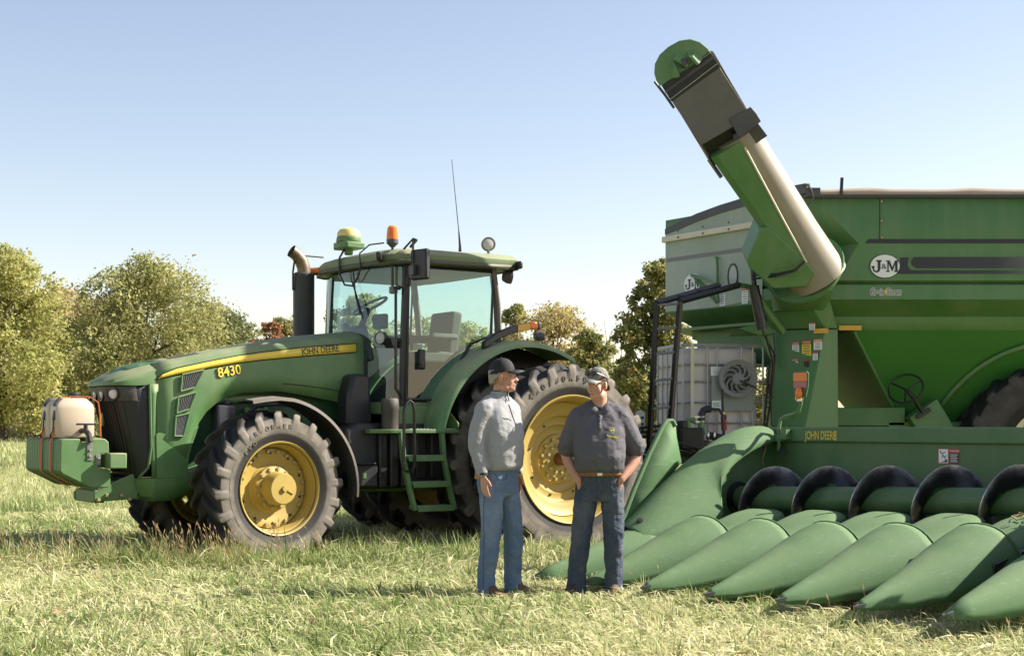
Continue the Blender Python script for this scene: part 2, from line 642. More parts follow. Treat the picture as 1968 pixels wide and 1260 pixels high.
def blades(n, d0, d1, power, h_mean, w, segs, seed, lie=0.5, tall=1.0, region=None, tint_shift=0.0, clump=0):
    """grass blades: upright ones and lodged straw lying in swathes; clump > 0 gathers them in tufts"""
    r = np.random.default_rng(seed)
    if clump:
        m = max(1, n // clump)
        cu = r.random(m)
        cD = d0 + (d1 - d0) * cu ** power
        cX = (r.random(m) * 2 - 1) * (cD * 0.40 + 1.2) if region is None else region[0] + (region[1] - region[0]) * r.random(m)
        idx = r.integers(0, m, n)
        rad = np.abs(r.normal(0, 0.045, n))
        ca = r.random(n) * 6.283
        X, D = cX[idx] + rad * np.cos(ca), cD[idx] + rad * np.sin(ca)
        big = np.exp(r.normal(0, 0.3, m))[idx]
    else:
        D = d0 + (d1 - d0) * r.random(n) ** power
        X = (r.random(n) * 2 - 1) * (D * 0.40 + 1.2) if region is None else region[0] + (region[1] - region[0]) * r.random(n)
        ca, rad, big = r.random(n) * 6.283, np.zeros(n), 1.0
    patch = vnoise(X, D, 1.1, 3) * 0.6 + vnoise(X, D, 3.7, 4) * 0.4
    dry = np.clip(0.56 + 0.5 * patch + r.normal(0, 0.30, n) + tint_shift, 0, 1)
    lying = r.random(n) < lie * (0.45 + 0.75 * dry)
    h = h_mean * np.exp(r.normal(0, 0.42, n)) * (1 + 0.35 * vnoise(X, D, 2.2, 9)) * tall * big
    h = np.minimum(h, h_mean * 2.1)
    # trodden flat round the men's feet
    for fx, fd in ((-0.12, 10.55), (0.62, 10.5)):
        q_ = np.clip(np.hypot((X - fx) / 0.42, (D - fd) / 0.75), 0, 1)
        h = h * (0.35 + 0.65 * q_)
    lean = np.where(lying, r.uniform(1.0, 1.5, n), r.uniform(0.05, 0.8, n) + rad * 4)
    az = np.where(lying, 2.6 + 1.6 * vnoise(X, D, 0.9, 5) + r.normal(0, 1.1, n), np.where(rad > 0, ca, r.random(n) * 6.283))
    ln = np.where(lying, h * 1.9, h)
    dx, dy = np.cos(az), np.sin(az)
    side = az + np.pi / 2 + r.normal(0, 0.5, n)
    sx, sy = np.cos(side), np.sin(side)
    ww = w * np.exp(r.normal(0, 0.35, n))
    base = np.stack([X, D, np.where(lying, r.uniform(0, 0.045, n), 0)], 1)
    S = np.stack([sx, sy, r.normal(0, 0.35, n)], 1) * ww[:, None]
    l1 = lean * 0.55
    l1 = np.where(lying, lean * r.uniform(0.6, 1.0, n), l1)
    mid = base + np.stack([dx * np.sin(l1), dy * np.sin(l1), np.cos(l1)], 1) * (ln * 0.55)[:, None]
    l2 = np.minimum(lean * 1.35, 1.95)
    az2 = az + r.normal(0, 0.25, n)
    tip = mid + np.stack([np.cos(az2) * np.sin(l2), np.sin(az2) * np.sin(l2), np.cos(l2)], 1) * (ln * 0.45)[:, None]
    tip[:, 2] = np.maximum(tip[:, 2], 0.008)
    if segs == 2:
        V = np.stack([base - S, base + S, mid + S * 0.8, mid - S * 0.8, tip], 1).reshape(-1, 3)
        k = np.arange(n)[:, None] * 5
        F = np.concatenate([k + np.array([[0, 1, 2, 3]]), k + np.array([[3, 2, 4]])], 1).ravel()
        sizes = np.tile([4, 3], n)
        t = np.repeat(dry, 5)
        t = t + np.tile([-0.10, -0.10, 0.02, 0.02, 0.1], n)
    else:
        V = np.stack([base - S, base + S, tip], 1).reshape(-1, 3)
        F = np.arange(3 * n)
        sizes = np.full(n, 3)
        t = np.repeat(dry, 3) + np.tile([-0.1, -0.1, 0.08], n)
    return V, F, sizes, np.clip(t, 0, 1)


def grass_object(name, sets, label):
    Vs, Fs, Ss, Ts, off = [], [], [], [], 0
    for V, F, s_, t in sets:
        Vs.append(V)
        Fs.append(F + off)
        Ss.append(s_)
        Ts.append(t)
        off += len(V)
    me = raw_mesh(name, np.concatenate(Vs), np.concatenate(Fs), np.concatenate(Ss), np.concatenate(Ts), GRASS)
    o = link(name, me)
    tag(o, label, 'grass', None, 'stuff')
    return o


grass_object('grass', [
    blades(120000, 6.8, 12.5, 1.15, 0.062, 0.0042, 2, 21, 1.0, tint_shift=0.10),
    blades(70000, 6.8, 12.5, 1.15, 0.058, 0.0032, 2, 25, 0.35),
    blades(30000, 6.8, 12.8, 1.1, 0.095, 0.0036, 2, 26, 0.0, tint_shift=-0.25, clump=45),
    blades(140000, 12.3, 21.0, 1.1, 0.085, 0.0055, 2, 22, 0.75),
    blades(24000, 12.3, 24.0, 1.1, 0.13, 0.005, 2, 27, 0.0, tint_shift=-0.15, clump=40),
    blades(110000, 20.5, 45.0, 1.3, 0.14, 0.008, 1, 23, 0.4),
    blades(110000, 44.0, 152.0, 1.5, 0.22, 0.022, 1, 24, 0.3),
], 'sunlit meadow grass, green mixed with dry straw blades')
# taller uncut grass by the tractor's wheels and along the near edge of its shadow
T = []
for k, (x0, x1, d0, d1, n, h) in enumerate(((-5.2, -1.2, 12.3, 13.4, 5200, 0.15), (-5.4, -3.2, 12.6, 13.6, 2600, 0.22), (-3.6, -2.0, 12.55, 13.1, 1500, 0.22), (-1.8, 1.6, 12.9, 13.9, 5200, 0.15), (-1.6, 0.0, 13.6, 14.4, 2200, 0.20), (0.1, 1.0, 13.2, 13.9, 1200, 0.18), (-3.4, -1.5, 13.1, 13.35, 900, 0.24),
                                            (-3.0, 3.6, 7.3, 10.2, 1500, 0.13), (1.2, 3.2, 8.2, 9.6, 900, 0.11))):
    T.append(blades(n, d0, d1, 1.0, h * 0.78, 0.0048, 2, 40 + k, 0.10, 1.0, (x0, x1), -0.22, 26))
grass_object('tall_grass', T, 'taller green grass tufts standing around the tractor wheels and header snouts')

# seed heads of foxtail in front of the front wheels
FOX = leaf_mat('foxtail seed heads', (0.30, 0.26, 0.10), (0.46, 0.36, 0.19), (0.62, 0.48, 0.30), 0.4)
r_ = np.random.default_rng(77)
Vl, Fl, Sl, Tl, off = [], [], [], [], 0
for k in range(330):
    if k < 230:
        x, d = r_.uniform(-5.6, -1.6), r_.uniform(11.8, 13.3)
    elif k < 290:
        x, d = r_.uniform(-3.8, -2.6), r_.uniform(12.6, 13.0)
    else:
        x, d = r_.uniform(-3.0, 3.0), r_.uniform(7.5, 12.8)
    h = r_.uniform(0.18, 0.42) * (1.0 if k < 290 else 0.7)
    az, le = r_.normal(2.7, 1.0), r_.uniform(0.1, 0.6)
    b0 = np.array([x, d, 0.0])
    m0 = b0 + h * 0.6 * np.array([math.cos(az) * math.sin(le * .5), math.sin(az) * math.sin(le * .5), math.cos(le * .5)])
    t0 = m0 + h * 0.4 * np.array([math.cos(az) * math.sin(le), math.sin(az) * math.sin(le), math.cos(le)])
    e0 = t0 + 0.06 * np.array([math.cos(az) * math.sin(le * 1.7), math.sin(az) * math.sin(le * 1.7), math.cos(le * 1.7)])
    for w, A, B, tt in ((0.0018, b0, m0, 0.25), (0.0016, m0, t0, 0.4)):
        for sdir in (np.array([w, 0, 0]), np.array([0, w, 0])):
            Vl += [A - sdir, A + sdir, B + sdir, B - sdir]
            Fl += [off, off + 1, off + 2, off + 3]
            Sl.append(4)
            Tl += [tt] * 4
            off += 4
    for sdir in (np.array([0.006, 0, 0]), np.array([0, 0.006, 0])):
        c_ = (t0 + e0) / 2
        Vl += [t0, c_ + sdir, e0, c_ - sdir]
        Fl += [off, off + 1, off + 2, off + 3]
        Sl.append(4)
        Tl += [0.75, 0.9, 1.0, 0.6]
        off += 4
o = link('foxtail_grass', raw_mesh('foxtail_grass', np.array(Vl), np.array(Fl), np.array(Sl), np.array(Tl), FOX))
tag(o, 'foxtail stems with tan seed heads in front of the tractor', 'grass', None, 'stuff')
# dry leaves and straw scraps on the near grass
Vl, Fl, Sl, Tl, off = [], [], [], [], 0
for k in range(420):
    d = r_.uniform(7.2, 12.0)
    x = r_.uniform(-1, 1) * (d * 0.4)
    L, w = r_.uniform(0.02, 0.075), r_.uniform(0.006, 0.018)
    a = r_.uniform(0, 6.28)
    z = r_.uniform(0.05, 0.10)
    dv, sv = np.array([math.cos(a), math.sin(a), r_.uniform(-.25, .25)]), np.array([-math.sin(a), math.cos(a), r_.uniform(-.5, .5)])
    c_ = np.array([x, d, z])
    Vl += [c_ - dv * L, c_ + sv * w + np.array([0, 0, .006]), c_ + dv * L, c_ - sv * w]
    Fl += [off, off + 1, off + 2, off + 3]
    Sl.append(4)
    Tl += [r_.uniform(0, 1)] * 4
    off += 4
LIT = leaf_mat('dry leaf scraps', (0.12, 0.065, 0.03), (0.33, 0.22, 0.10), (0.62, 0.53, 0.36), 0.2)
o = link('leaf_litter', raw_mesh('leaf_litter', np.array(Vl), np.array(Fl), np.array(Sl), np.array(Tl), LIT))
tag(o, 'dry leaf and husk scraps scattered on the near grass', 'leaf litter', None, 'stuff')

# dry weeds along the field margin, far left
wv = blades(16000, 146.0, 158.0, 1.0, 1.7, 0.05, 2, 61, 0.0, 1.0, (-75, -20), 0.5)
o = link('dry_weeds', raw_mesh('dry_weeds', wv[0], wv[1], wv[2], wv[3], leaf_mat('dry margin weeds', (0.30, 0.25, 0.12), (0.45, 0.38, 0.20), (0.62, 0.53, 0.32), 0.4)))
tag(o, 'tan dry weeds along the far field margin', 'weeds', None, 'stuff')

# ---------------------------------------------------------------- trees
BARK = plain('grey brown bark', (0.09, 0.07, 0.05), 0.9, 0, 0.4, 6, 0.6)
LEAFM = {
    'spring': leaf_mat('yellow green leaves', (0.24, 0.255, 0.07), (0.41, 0.41, 0.14), (0.60, 0.55, 0.26), 0.5),
    'olive': leaf_mat('olive green leaves', (0.19, 0.205, 0.065), (0.35, 0.35, 0.13), (0.53, 0.49, 0.24), 0.5),
    'dark': leaf_mat('dark green leaves', (0.11, 0.135, 0.055), (0.20, 0.22, 0.09), (0.33, 0.32, 0.15), 0.48),
    'gold': leaf_mat('golden autumn leaves', (0.24, 0.185, 0.065), (0.42, 0.35, 0.14), (0.56, 0.48, 0.24), 0.5),
    'rust': leaf_mat('rust red leaves', (0.20, 0.09, 0.04), (0.38, 0.18, 0.09), (0.46, 0.30, 0.15), 0.45),
    'mixed': leaf_mat('green leaves turning orange', (0.11, 0.14, 0.045), (0.24, 0.26, 0.085), (0.48, 0.38, 0.14), 0.5),
}


def tree(name, label, loc, height, spread, kind, leaves, leaf, seed, low=0.12, shape=1.0, gappy=0.0, trunk=True, group='trees beyond the tractor'):
    """tapered trunk, limbs reaching into clumps, crown of loose leaf faces"""
    r = np.random.default_rng(seed)
    leaves = int(leaves * 2.9)
    leaf *= 0.54
    root = thing(name, label, 'tree', loc, 0.0, group)
    # crown envelope: radius as a function of height fraction, uneven by direction
    lob = [(r.uniform(0, 6.28), r.uniform(0.10, 0.26), int(r.integers(2, 5))) for _ in range(4)]

    fm = 0.42

    def env(f, az):
        if f > fm:
            k = math.sqrt(max(0.0, 1 - ((f - fm) / (1 - fm)) ** 2)) ** shape
        else:
            k = 0.74 + 0.26 * math.sin(math.pi / 2 * max(0.0, (f - low) / (fm - low)))
        m_ = 1 + sum(a * math.sin(n * az + p + 4 * f) for p, a, n in lob) * 0.75
        return spread * max(0.03, k) * m_
    # the crown is a heap of rounded lobes, each a shell of small leaf clumps
    lobes = []
    nl = 20 if leaves > 12000 else 14
    for k in range(nl):
        f = low + 0.10 + (0.80 - low) * (k + 0.5) / nl
        az = k * 2.4 + r.uniform(-0.5, 0.5)
        lr = spread * r.uniform(0.40, 0.60) * (1.08 - 0.42 * f)
        rad = max(0.0, env(f, az) * 1.04 - lr * 0.85) * r.uniform(0.7, 1.0)
        lobes.append((rad * math.cos(az), rad * math.sin(az), min(f * height, height - lr * 0.8), lr))
    for k in range(3):
        lr = spread * r.uniform(0.22, 0.34)
        lobes.append((spread * r.uniform(-.22, .22), spread * r.uniform(-.22, .22), height - lr * r.uniform(0.75, 1.5), lr))
    nc = max(90, int(leaves / 38))
    centres = []
    wts = np.array([l[3] ** 2 for l in lobes])
    wts /= wts.sum()
    for k in range(nc):
        l = lobes[int(r.choice(len(lobes), p=wts))]
        d_ = r.normal(0, 1, 3)
        d_ /= np.linalg.norm(d_)
        q_ = l[3] * r.uniform(0.35, 1.0) ** 0.5
        centres.append((l[0] + d_[0] * q_, l[1] + d_[1] * q_, max(height * low * 0.7, l[2] + d_[2] * q_ * 0.85), r.uniform(0.6, 1.35)))
    C_ = np.array(centres)
    rc = spread * 0.075 * (1 - 0.2 * gappy)
    pick = r.integers(0, nc, leaves)
    off = np.clip(r.normal(0, 1, (leaves, 3)), -1.9, 1.9) * (rc * C_[pick, 3])[:, None] * np.array([1, 1, 0.7])
    P = C_[pick, :3] + off
    P[:, 2] = np.clip(P[:, 2], height * low * 0.45, None)
    nrm = r.normal(0, 1, (leaves, 3)) + np.array([0, 0, 0.7]) + off / rc * 0.5
    nrm /= np.linalg.norm(nrm, axis=1)[:, None]
    a = np.cross(nrm, r.normal(0, 1, (leaves, 3)))
    a /= np.linalg.norm(a, axis=1)[:, None] + 1e-9
    b_ = np.cross(nrm, a)
    s_ = leaf * np.exp(r.normal(0, 0.32, leaves))
    a *= (s_ * 0.95)[:, None]
    b_ *= (s_ * 0.55)[:, None]
    V = np.stack([P - a, P - a * 0.1 + b_, P + a, P + a * 0.1 - b_], 1).reshape(-1, 3)
    F = np.arange(4 * leaves)
    tone = r.normal(0, 0.17, nc)[pick] + r.normal(0.5, 0.20, leaves)
    t = np.repeat(np.clip(tone, 0, 1), 4)
    cr = link('crown', raw_mesh('crown', V, F, np.full(leaves, 4), t, LEAFM[kind]), root)
    if trunk:
        q = MB()
        tr = height * 0.020 + 0.03
        bend = r.normal(0, 0.02, 2) * height
        tp = [(0, 0, -0.1), (bend[0] * .3, bend[1] * .3, height * 0.25), (bend[0], bend[1], height * 0.55), (bend[0] * 1.3, bend[1] * 1.3, height * 0.86)]
        q.tube(tp, [tr * 1.25, tr, tr * 0.6, tr * 0.12], 8)
        q.build('trunk', BARK, root)
        for k in range(len(lobes)):
            c = lobes[k]
            hz_ = min(c[2] * 0.75, height * 0.6) * r.uniform(0.6, 1.0)
            f = hz_ / (height * 0.86)
            st = Vector((bend[0] * f * 1.3, bend[1] * f * 1.3, max(hz_, height * 0.12)))
            en = Vector((c[0], c[1], c[2]))
            mid = st.lerp(en, 0.5) + Vector((0, 0, -0.04 * height))
            q = MB()
            q.tube([st, mid, en], [tr * 0.42, tr * 0.24, tr * 0.05], 5)
            q.build('branch', BARK, root)
    return root


def px(xp, D):
    return (xp - 984.0) / 2733.0 * D


def ht(yp, D):
    return 1.3 + (818.0 - yp) / 2733.0 * D


TR = [
    # picture x, depth, top y, half width in picture units, foliage, leaves, leaf size, options, label
    (5, 112, 462, 112, 'spring', 15000, 0.26, dict(low=0.06), 'bright yellow-green tree at the left edge of the field'),
    (118, 150, 540, 100, 'gold', 9000, 0.30, dict(low=0.15, gappy=.6), 'pale golden tree behind the two big green trees on the left'),
    (128, 138, 632, 80, 'dark', 9500, 0.26, dict(low=0.03), 'dark green tree low behind the cream spray tank'),
    (285, 122, 486, 128, 'olive', 18000, 0.26, dict(low=0.06), 'tall olive-green tree rising above the tractor hood'),
    (205, 150, 560, 60, 'rust', 5000, 0.22, dict(low=0.1, gappy=.4), 'sparse reddish tree beside the tall olive-green tree'),
    (405, 146, 578, 84, 'dark', 10000, 0.27, dict(low=0.05), 'rounded dark green tree sloping down behind the hood'),
    (466, 152, 612, 66, 'olive', 6500, 0.27, dict(low=0.03), 'low olive tree just left of the exhaust stack'),
    (552, 132, 596, 46, 'mixed', 6000, 0.24, dict(low=0.05), 'loose green tree right behind the exhaust stack'),
    (518, 126, 612, 34, 'rust', 4200, 0.20, dict(low=0.05), 'small rust-red tree left of the exhaust stack'),
    (690, 118, 548, 62, 'olive', 7000, 0.26, dict(low=0.05), 'tree seen through the tractor windshield'),
    (830, 140, 600, 80, 'olive', 7000, 0.28, dict(low=0.03), 'tree seen through the tractor door glass'),
    (900, 118, 610, 60, 'spring', 4500, 0.24, dict(low=0.03), 'tree seen behind the rear of the tractor cab'),
    (985, 104, 576, 48, 'olive', 5000, 0.22, dict(low=0.05, gappy=.3), 'green topped tree just right of the cab'),
    (1062, 96, 584, 100, 'gold', 10000, 0.19, dict(low=0.02, gappy=.2), 'wide golden willow-like tree behind the rear fender'),
    (1132, 58, 628, 52, 'mixed', 8500, 0.105, dict(low=0.02), 'dense bush turning orange behind the charcoal polo man'),
    (1262, 46, 492, 66, 'mixed', 11000, 0.115, dict(low=0.03, gappy=.45), 'leafy tree beside the left end of the grain cart'),
    (1215, 50, 690, 46, 'dark', 5000, 0.11, dict(low=0.02), 'low dark bush left of the black ladder'),
    (1390, 52, 690, 90, 'mixed', 6000, 0.12, dict(low=0.02), 'bush showing through behind the caged tote'),
    (1500, 50, 700, 50, 'olive', 3500, 0.12, dict(low=0.02), 'bush showing between the tote and the cart column'),
]
for i, (xp, D, yt, hw, kind, n, lf, kw, lab) in enumerate(TR):
    tree('tree' if yt < 640 else 'bush', lab, (px(xp, D), D, 0), ht(yt, D) * 0.98, hw / 2733.0 * D * 1.22, kind, n, lf, 300 + i, **kw)
# far hedge line closing the gaps along the horizon
Vh, Th = [], []
r_ = np.random.default_rng(5)
n = 17000
X = r_.uniform(-62, 32, n)
Dh = 172 + 6 * np.sin(X * 0.11) + r_.normal(0, 2, n)
Hh = 5.2 + 1.6 * vnoise(X, X * 0, 0.35, 8) + 0.8 * vnoise(X, X * 0, 1.1, 12)
Zh = Hh * r_.random(n) ** 0.8
P = np.stack([X, Dh, Zh], 1)
nr = r_.normal(0, 1, (n, 3)) + np.array([0, 0, .6])
nr /= np.linalg.norm(nr, axis=1)[:, None]
a = np.cross(nr, r_.normal(0, 1, (n, 3)))
a /= np.linalg.norm(a, axis=1)[:, None]
b_ = np.cross(nr, a) * 0.2
a = a * 0.34
V = np.stack([P - a, P + b_, P + a, P - b_], 1).reshape(-1, 3)
o = link('hedgerow', raw_mesh('hedgerow', V, np.arange(4 * n), np.full(n, 4), np.repeat(np.clip(r_.normal(.45, .2, n), 0, 1), 4), LEAFM['olive']))
tag(o, 'far olive hedgerow along the field edge', 'hedge', None, 'stuff')

# bare shrub: upright twigs
sh = thing('bare_shrub', 'leafless shrub of upright grey twigs left of the leafy tree by the cart', 'shrub', (px(1178, 60), 60, 0))
rd = random.Random(9)
for k in range(26):
    q = MB()
    x0, y0 = rd.uniform(-.35, .35), rd.uniform(-.35, .35)
    h = rd.uniform(3.2, 5.9)
    lx, ly = rd.uniform(-.7, .7), rd.uniform(-.5, .5)
    pts = [(x0, y0, 0), (x0 + lx * .3, y0 + ly * .3, h * .4), (x0 + lx * .7 + rd.uniform(-.1, .1), y0 + ly * .7, h * .75), (x0 + lx + rd.uniform(-.15, .15), y0 + ly, h)]
    q.tube(pts, [0.035, 0.026, 0.016, 0.006], 5)
    for j in range(5):
        f = rd.uniform(.45, .95)
        b0 = Vector(pts[1]).lerp(Vector(pts[3]), (f - .4) / .6)
        q.tube([b0, b0 + Vector((rd.uniform(-.3, .3), rd.uniform(-.3, .3), rd.uniform(.2, .6)))], [0.011, 0.004], 4)
    q.build('twig', BARK, sh)
# ================================================================== tractor
TH = R(34)
tractor = thing('tractor', 'green row-crop tractor with yellow wheels and dual rear tyres parked on the grass', 'tractor', (-0.413, 16.2, 0), math.pi + TH)


def tyre_mesh(Rr, width, rim_r, nl=20, lug=0.055, cols=16, dirt=1.0):
    """one continuous skin: the tread bars are raised out of the carcass along a slanted grid"""
    hw = width / 2
    # cross profile (offset along axle, radius, lug weight, dust)
    half = [(0.0, Rr - lug, 1.0, .05), (0.05, Rr - lug, 1.0, .05), (hw * 0.45, Rr - lug - 0.004, 1.0, .05), (hw * 0.72, Rr - lug - 0.010, 1.0, .06),
            (hw * 0.93, Rr - lug - 0.020, 1.0, .15), (hw * 0.985, Rr - lug - 0.030, 1.0, .8), (hw * 1.0, Rr - lug - 0.065, 0.9, 1.0), (hw * 1.005, Rr - lug - 0.10, 0.55, 1.0),
            (hw * 1.01, Rr - lug - 0.125, 0.0, 1.0), (hw * 1.02, Rr - (Rr - rim_r) * 0.58, 0, .95), (hw * 1.0, rim_r + (Rr - rim_r) * 0.30, 0, .7),
            (hw * 0.985, rim_r + (Rr - rim_r) * 0.24, 0, .12), (hw * 0.92, rim_r + 0.045, 0, .08), (hw * 0.88, rim_r + 0.012, 0, .1), (hw * 0.80, rim_r - 0.02, 0, .1)]
    prof = [(-a, r, w, d, -1) for a, r, w, d in reversed(half[1:])] + [(a, r, w, d, 1) for a, r, w, d in half]
    ncol = nl * cols
    vs, dust = [], []
    for a, r, w, d, side in prof:
        s = min(1.0, abs(a) / hw)
        skew = 0.52 * s * 2 * math.pi / nl * 1.7
        for k in range(ncol):
            ph = (k + (0 if side > 0 else cols // 2)) % cols
            t = [0, .85, 1, 1, 1, 1, .85, 0][ph] if ph < 8 else 0.0
            if abs(a) < 0.05:
                t *= 0.6
            rr = r + lug * t * w
            aa = a + (side * 0.010 * t * (1 if w < 1 and w > 0.2 else 0))
            q = 2 * math.pi * k / ncol + skew + (0.012 if (k % 2) else 0) * 0
            vs.append((rr * math.cos(q), rr * math.sin(q), aa))
            dust.append(dirt * min(1.0, d + 0.3 * t * (abs(a) > hw * 0.9) * (w > 0)))
    fs = []
    m = len(prof)
    for i in range(m - 1):
        for k in range(ncol):
            l = (k + 1) % ncol
            fs.append((i * ncol + k, i * ncol + l, (i + 1) * ncol + l, (i + 1) * ncol + k))
    me = bpy.data.meshes.new('tyre')
    me.from_pydata(vs, [], fs)
    at = me.attributes.new('dust', 'FLOAT', 'POINT')
    at.data.foreach_set('value', dust)
    for p in me.polygons:
        p.use_smooth = True
    me.set_sharp_from_angle(angle=R(32))
    me.materials.append(M['tyre'])
    return me


bolt_me = MB().lathe([(0.021, 0), (0.021, 0.018), (0.014, 0.026), (0.0, 0.026)], 6).mesh('bolt', 'bolt', 20)
hole_me = MB().lathe([(0.014, 0), (0.014, 0.004), (0.0, 0.004)], 10).mesh('hole', 'decal_black', 20)

TYRE_F = tyre_mesh(0.755, 0.47, 0.445, 20, 0.058)
TYRE_R = tyre_mesh(0.995, 0.47, 0.655, 22, 0.062)


def ring_of(me, name, parent, n, r, h, a0=0.0, skip=()):
    for k in range(n):
        if k in skip:
            continue
        a = a0 + 2 * math.pi * k / n
        o = link(name, me, parent)
        o.location = (r * math.cos(a), r * math.sin(a), h)
        o.rotation_euler = (0, 0, a)


def front_wheel(name):
    # local z = outwards along the axle, z=0 mid tyre
    rim = MB().lathe([(0.40, -0.16), (0.445, -0.19), (0.452, -0.215), (0.44, -0.22), (0.43, -0.2), (0.385, -0.15), (0.375, -0.02), (0.40, 0.07), (0.412, 0.15), (0.43, 0.185), (0.437, 0.215), (0.45, 0.222), (0.455, 0.212), (0.448, 0.19), (0.415, 0.165)], 56, None, True)
    w = rim.build(name, 'yellow', tractor)
    link('tyre', TYRE_F, w)
    disc = MB().lathe([(0.384, 0.03), (0.384, 0.055), (0.33, 0.06), (0.30, 0.048), (0.24, 0.042), (0.20, 0.075), (0.0, 0.075)], 56, None, False, False)
    d = disc.build('wheel_disc', 'yellow', w)
    hub = MB().lathe([(0.215, 0.07), (0.21, 0.11), (0.165, 0.125), (0.16, 0.155), (0.152, 0.255), (0.142, 0.275), (0.0, 0.278)], 48)
    hub.build('hub', 'yellow', w)
    cap = MB().lathe([(0.03, 0.275), (0.028, 0.30), (0.0, 0.302)], 14)
    cap.box((0.055, -0.055, 0.281), (0.07, 0.012, 0.012), (0, 0, R(-48)))
    cap.build('hub_cap', 'yellow', w)
    ring_of(bolt_me, 'bolt', w, 12, 0.187, 0.112)
    ring_of(bolt_me, 'bolt', w, 20, 0.355, 0.057, 0.1)
    ring_of(hole_me, 'rim_hole', w, 10, 0.338, 0.0585, 0.0)
    for t, a, r_ in (('PREMIER', 0.0, 0.535), ('GOLD', 0.9, 0.53)):
        pass
    return w


def rear_wheel(name, outer=True):
    rim = MB().lathe([(0.60, -0.17), (0.655, -0.2), (0.665, -0.222), (0.65, -0.228), (0.64, -0.21), (0.585, -0.15), (0.575, 0.0), (0.60, 0.08), (0.612, 0.165), (0.635, 0.195), (0.645, 0.222), (0.66, 0.228), (0.667, 0.216), (0.66, 0.195), (0.615, 0.17)], 72, None, True)
    w = rim.build(name, 'yellow', tractor)
    link('tyre', TYRE_R, w)
    if outer:
        # dished disc: rolled rings step in towards the axle
        disc = MB().lathe([(0.60, 0.06), (0.585, 0.07), (0.55, 0.045), (0.50, 0.035), (0.455, 0.02), (0.44, -0.035), (0.41, -0.05), (0.36, -0.045), (0.345, -0.075), (0.31, -0.092), (0.265, -0.085), (0.25, -0.06), (0.0, -0.06)], 72, None, False, False)
        disc.build('wheel_disc', 'yellow', w)
        MB().lathe([(0.20, -0.062), (0.20, -0.045), (0.14, -0.042), (0.0, -0.042)], 40).build('hub_plate', 'yellow', w)
        MB().lathe([(0.066, -0.05), (0.066, 0.10), (0.06, 0.11), (0.0, 0.112)], 24).build('axle_stub', 'rust', w)
        ring_of(bolt_me, 'bolt', w, 12, 0.215, -0.058, 0.2)
        ring_of(bolt_me, 'bolt', w, 12, 0.145, -0.042, 0.05)
        ring_of(hole_me, 'rim_hole', w, 8, 0.385, -0.045, 0.35)
    else:
        MB().lathe([(0.60, 0.0), (0.50, 0.03), (0.30, 0.05), (0.0, 0.05)], 40).build('wheel_disc', 'yellow', w)
    return w


def put_wheel(w, u, v, z, left, steer=0.0, spin=0.0):
    s = 1 if left else -1
    out = Vector((math.sin(-steer) * s, s * math.cos(steer), 0)) if True else None
    w.matrix_local = axis_mat((u, v, z), out) @ Matrix.Rotation(spin, 4, 'Z')


STEER = R(9)
fw = front_wheel('front_wheel')
put_wheel(fw, 2.98, 0.935, 0.70, True, STEER, 0.35)
fw2 = copy_tree(fw, tractor)
put_wheel(fw2, 2.98, -0.935, 0.70, False, STEER, 0.8)
rw = rear_wheel('rear_wheel')
put_wheel(rw, 0, 1.655, 0.955, True, 0, 0.15)
rw_in = rear_wheel('rear_wheel', False)
put_wheel(rw_in, 0, 0.80, 0.955, True, 0, 0.05)
rw2 = copy_tree(rw, tractor)
put_wheel(rw2, 0, -1.655, 0.955, False, 0, 0.4)
rw2_in = copy_tree(rw_in, tractor)
put_wheel(rw2_in, 0, -0.80, 0.955, False, 0, 0.9)
# raised size marks on the near outer tyre and the near front tyre (each letter pressed into the sidewall)


def round_text(s, w, r, face, size, a_mid, step, mat='tyre'):
    for i, ch in enumerate(s):
        if ch == ' ':
            continue
        a = a_mid - (i - (len(s) - 1) / 2) * step
        up = Vector((math.cos(a), math.sin(a), 0))
        rt = Vector((math.sin(a), -math.cos(a), 0))
        text(ch, size, (r * up.x, r * up.y, face), rt, up, mat, w, 'sidewall_letter', 0.004, 0.0015)


axle = MB()
axle.tube([(0, -1.6, 0.955), (0, 1.6, 0.955)], 0.07, 12)
axle.box((0, 0, 0.95), (0.75, 1.05, 0.55))
axle.build('rear_axle', 'green', tractor, 0.03)
fa = MB()
fa.loft([[(2.9, y, z0) , (3.07, y, z0), (3.07, y, z1), (2.9, y, z1)] for y, z0, z1 in ((-0.85, .6, .8), (-0.3, .5, .72), (0.3, .5, .72), (0.85, .6, .8))])
fa.build('front_axle', 'green', tractor, 0.02)

# ---------------------------------------------------------------- hood
CREASE = [(1.70, 2.215), (2.28, 2.15), (2.85, 2.075), (3.4, 1.965), (3.72, 1.895), (3.92, 1.845)]
CROWN = [(1.70, 2.30), (2.28, 2.235), (2.76, 2.155), (3.3, 2.045), (3.72, 1.96), (3.92, 1.925), (4.1, 1.875), (4.25, 1.80), (4.36, 1.72)]
BOT = [(1.70, 1.53), (2.0, 1.545), (2.3, 1.60), (2.64, 1.648), (3.03, 1.63), (3.2, 1.59), (3.31, 1.53), (3.42, 1.44), (3.5, 1.33), (3.56, 1.15), (3.60, 0.96), (3.63, 0.80), (3.9, 0.80)]
HWID = [(1.70, 0.475), (2.4, 0.475), (3.2, 0.468), (3.92, 0.455)]
us = [1.70, 1.85, 2.0, 2.15, 2.3, 2.45, 2.64, 2.85, 3.03, 3.12, 3.2, 3.26, 3.31, 3.37, 3.42, 3.46, 3.5, 3.53, 3.56, 3.58, 3.60, 3.615, 3.63, 3.75, 3.92]
rings = []
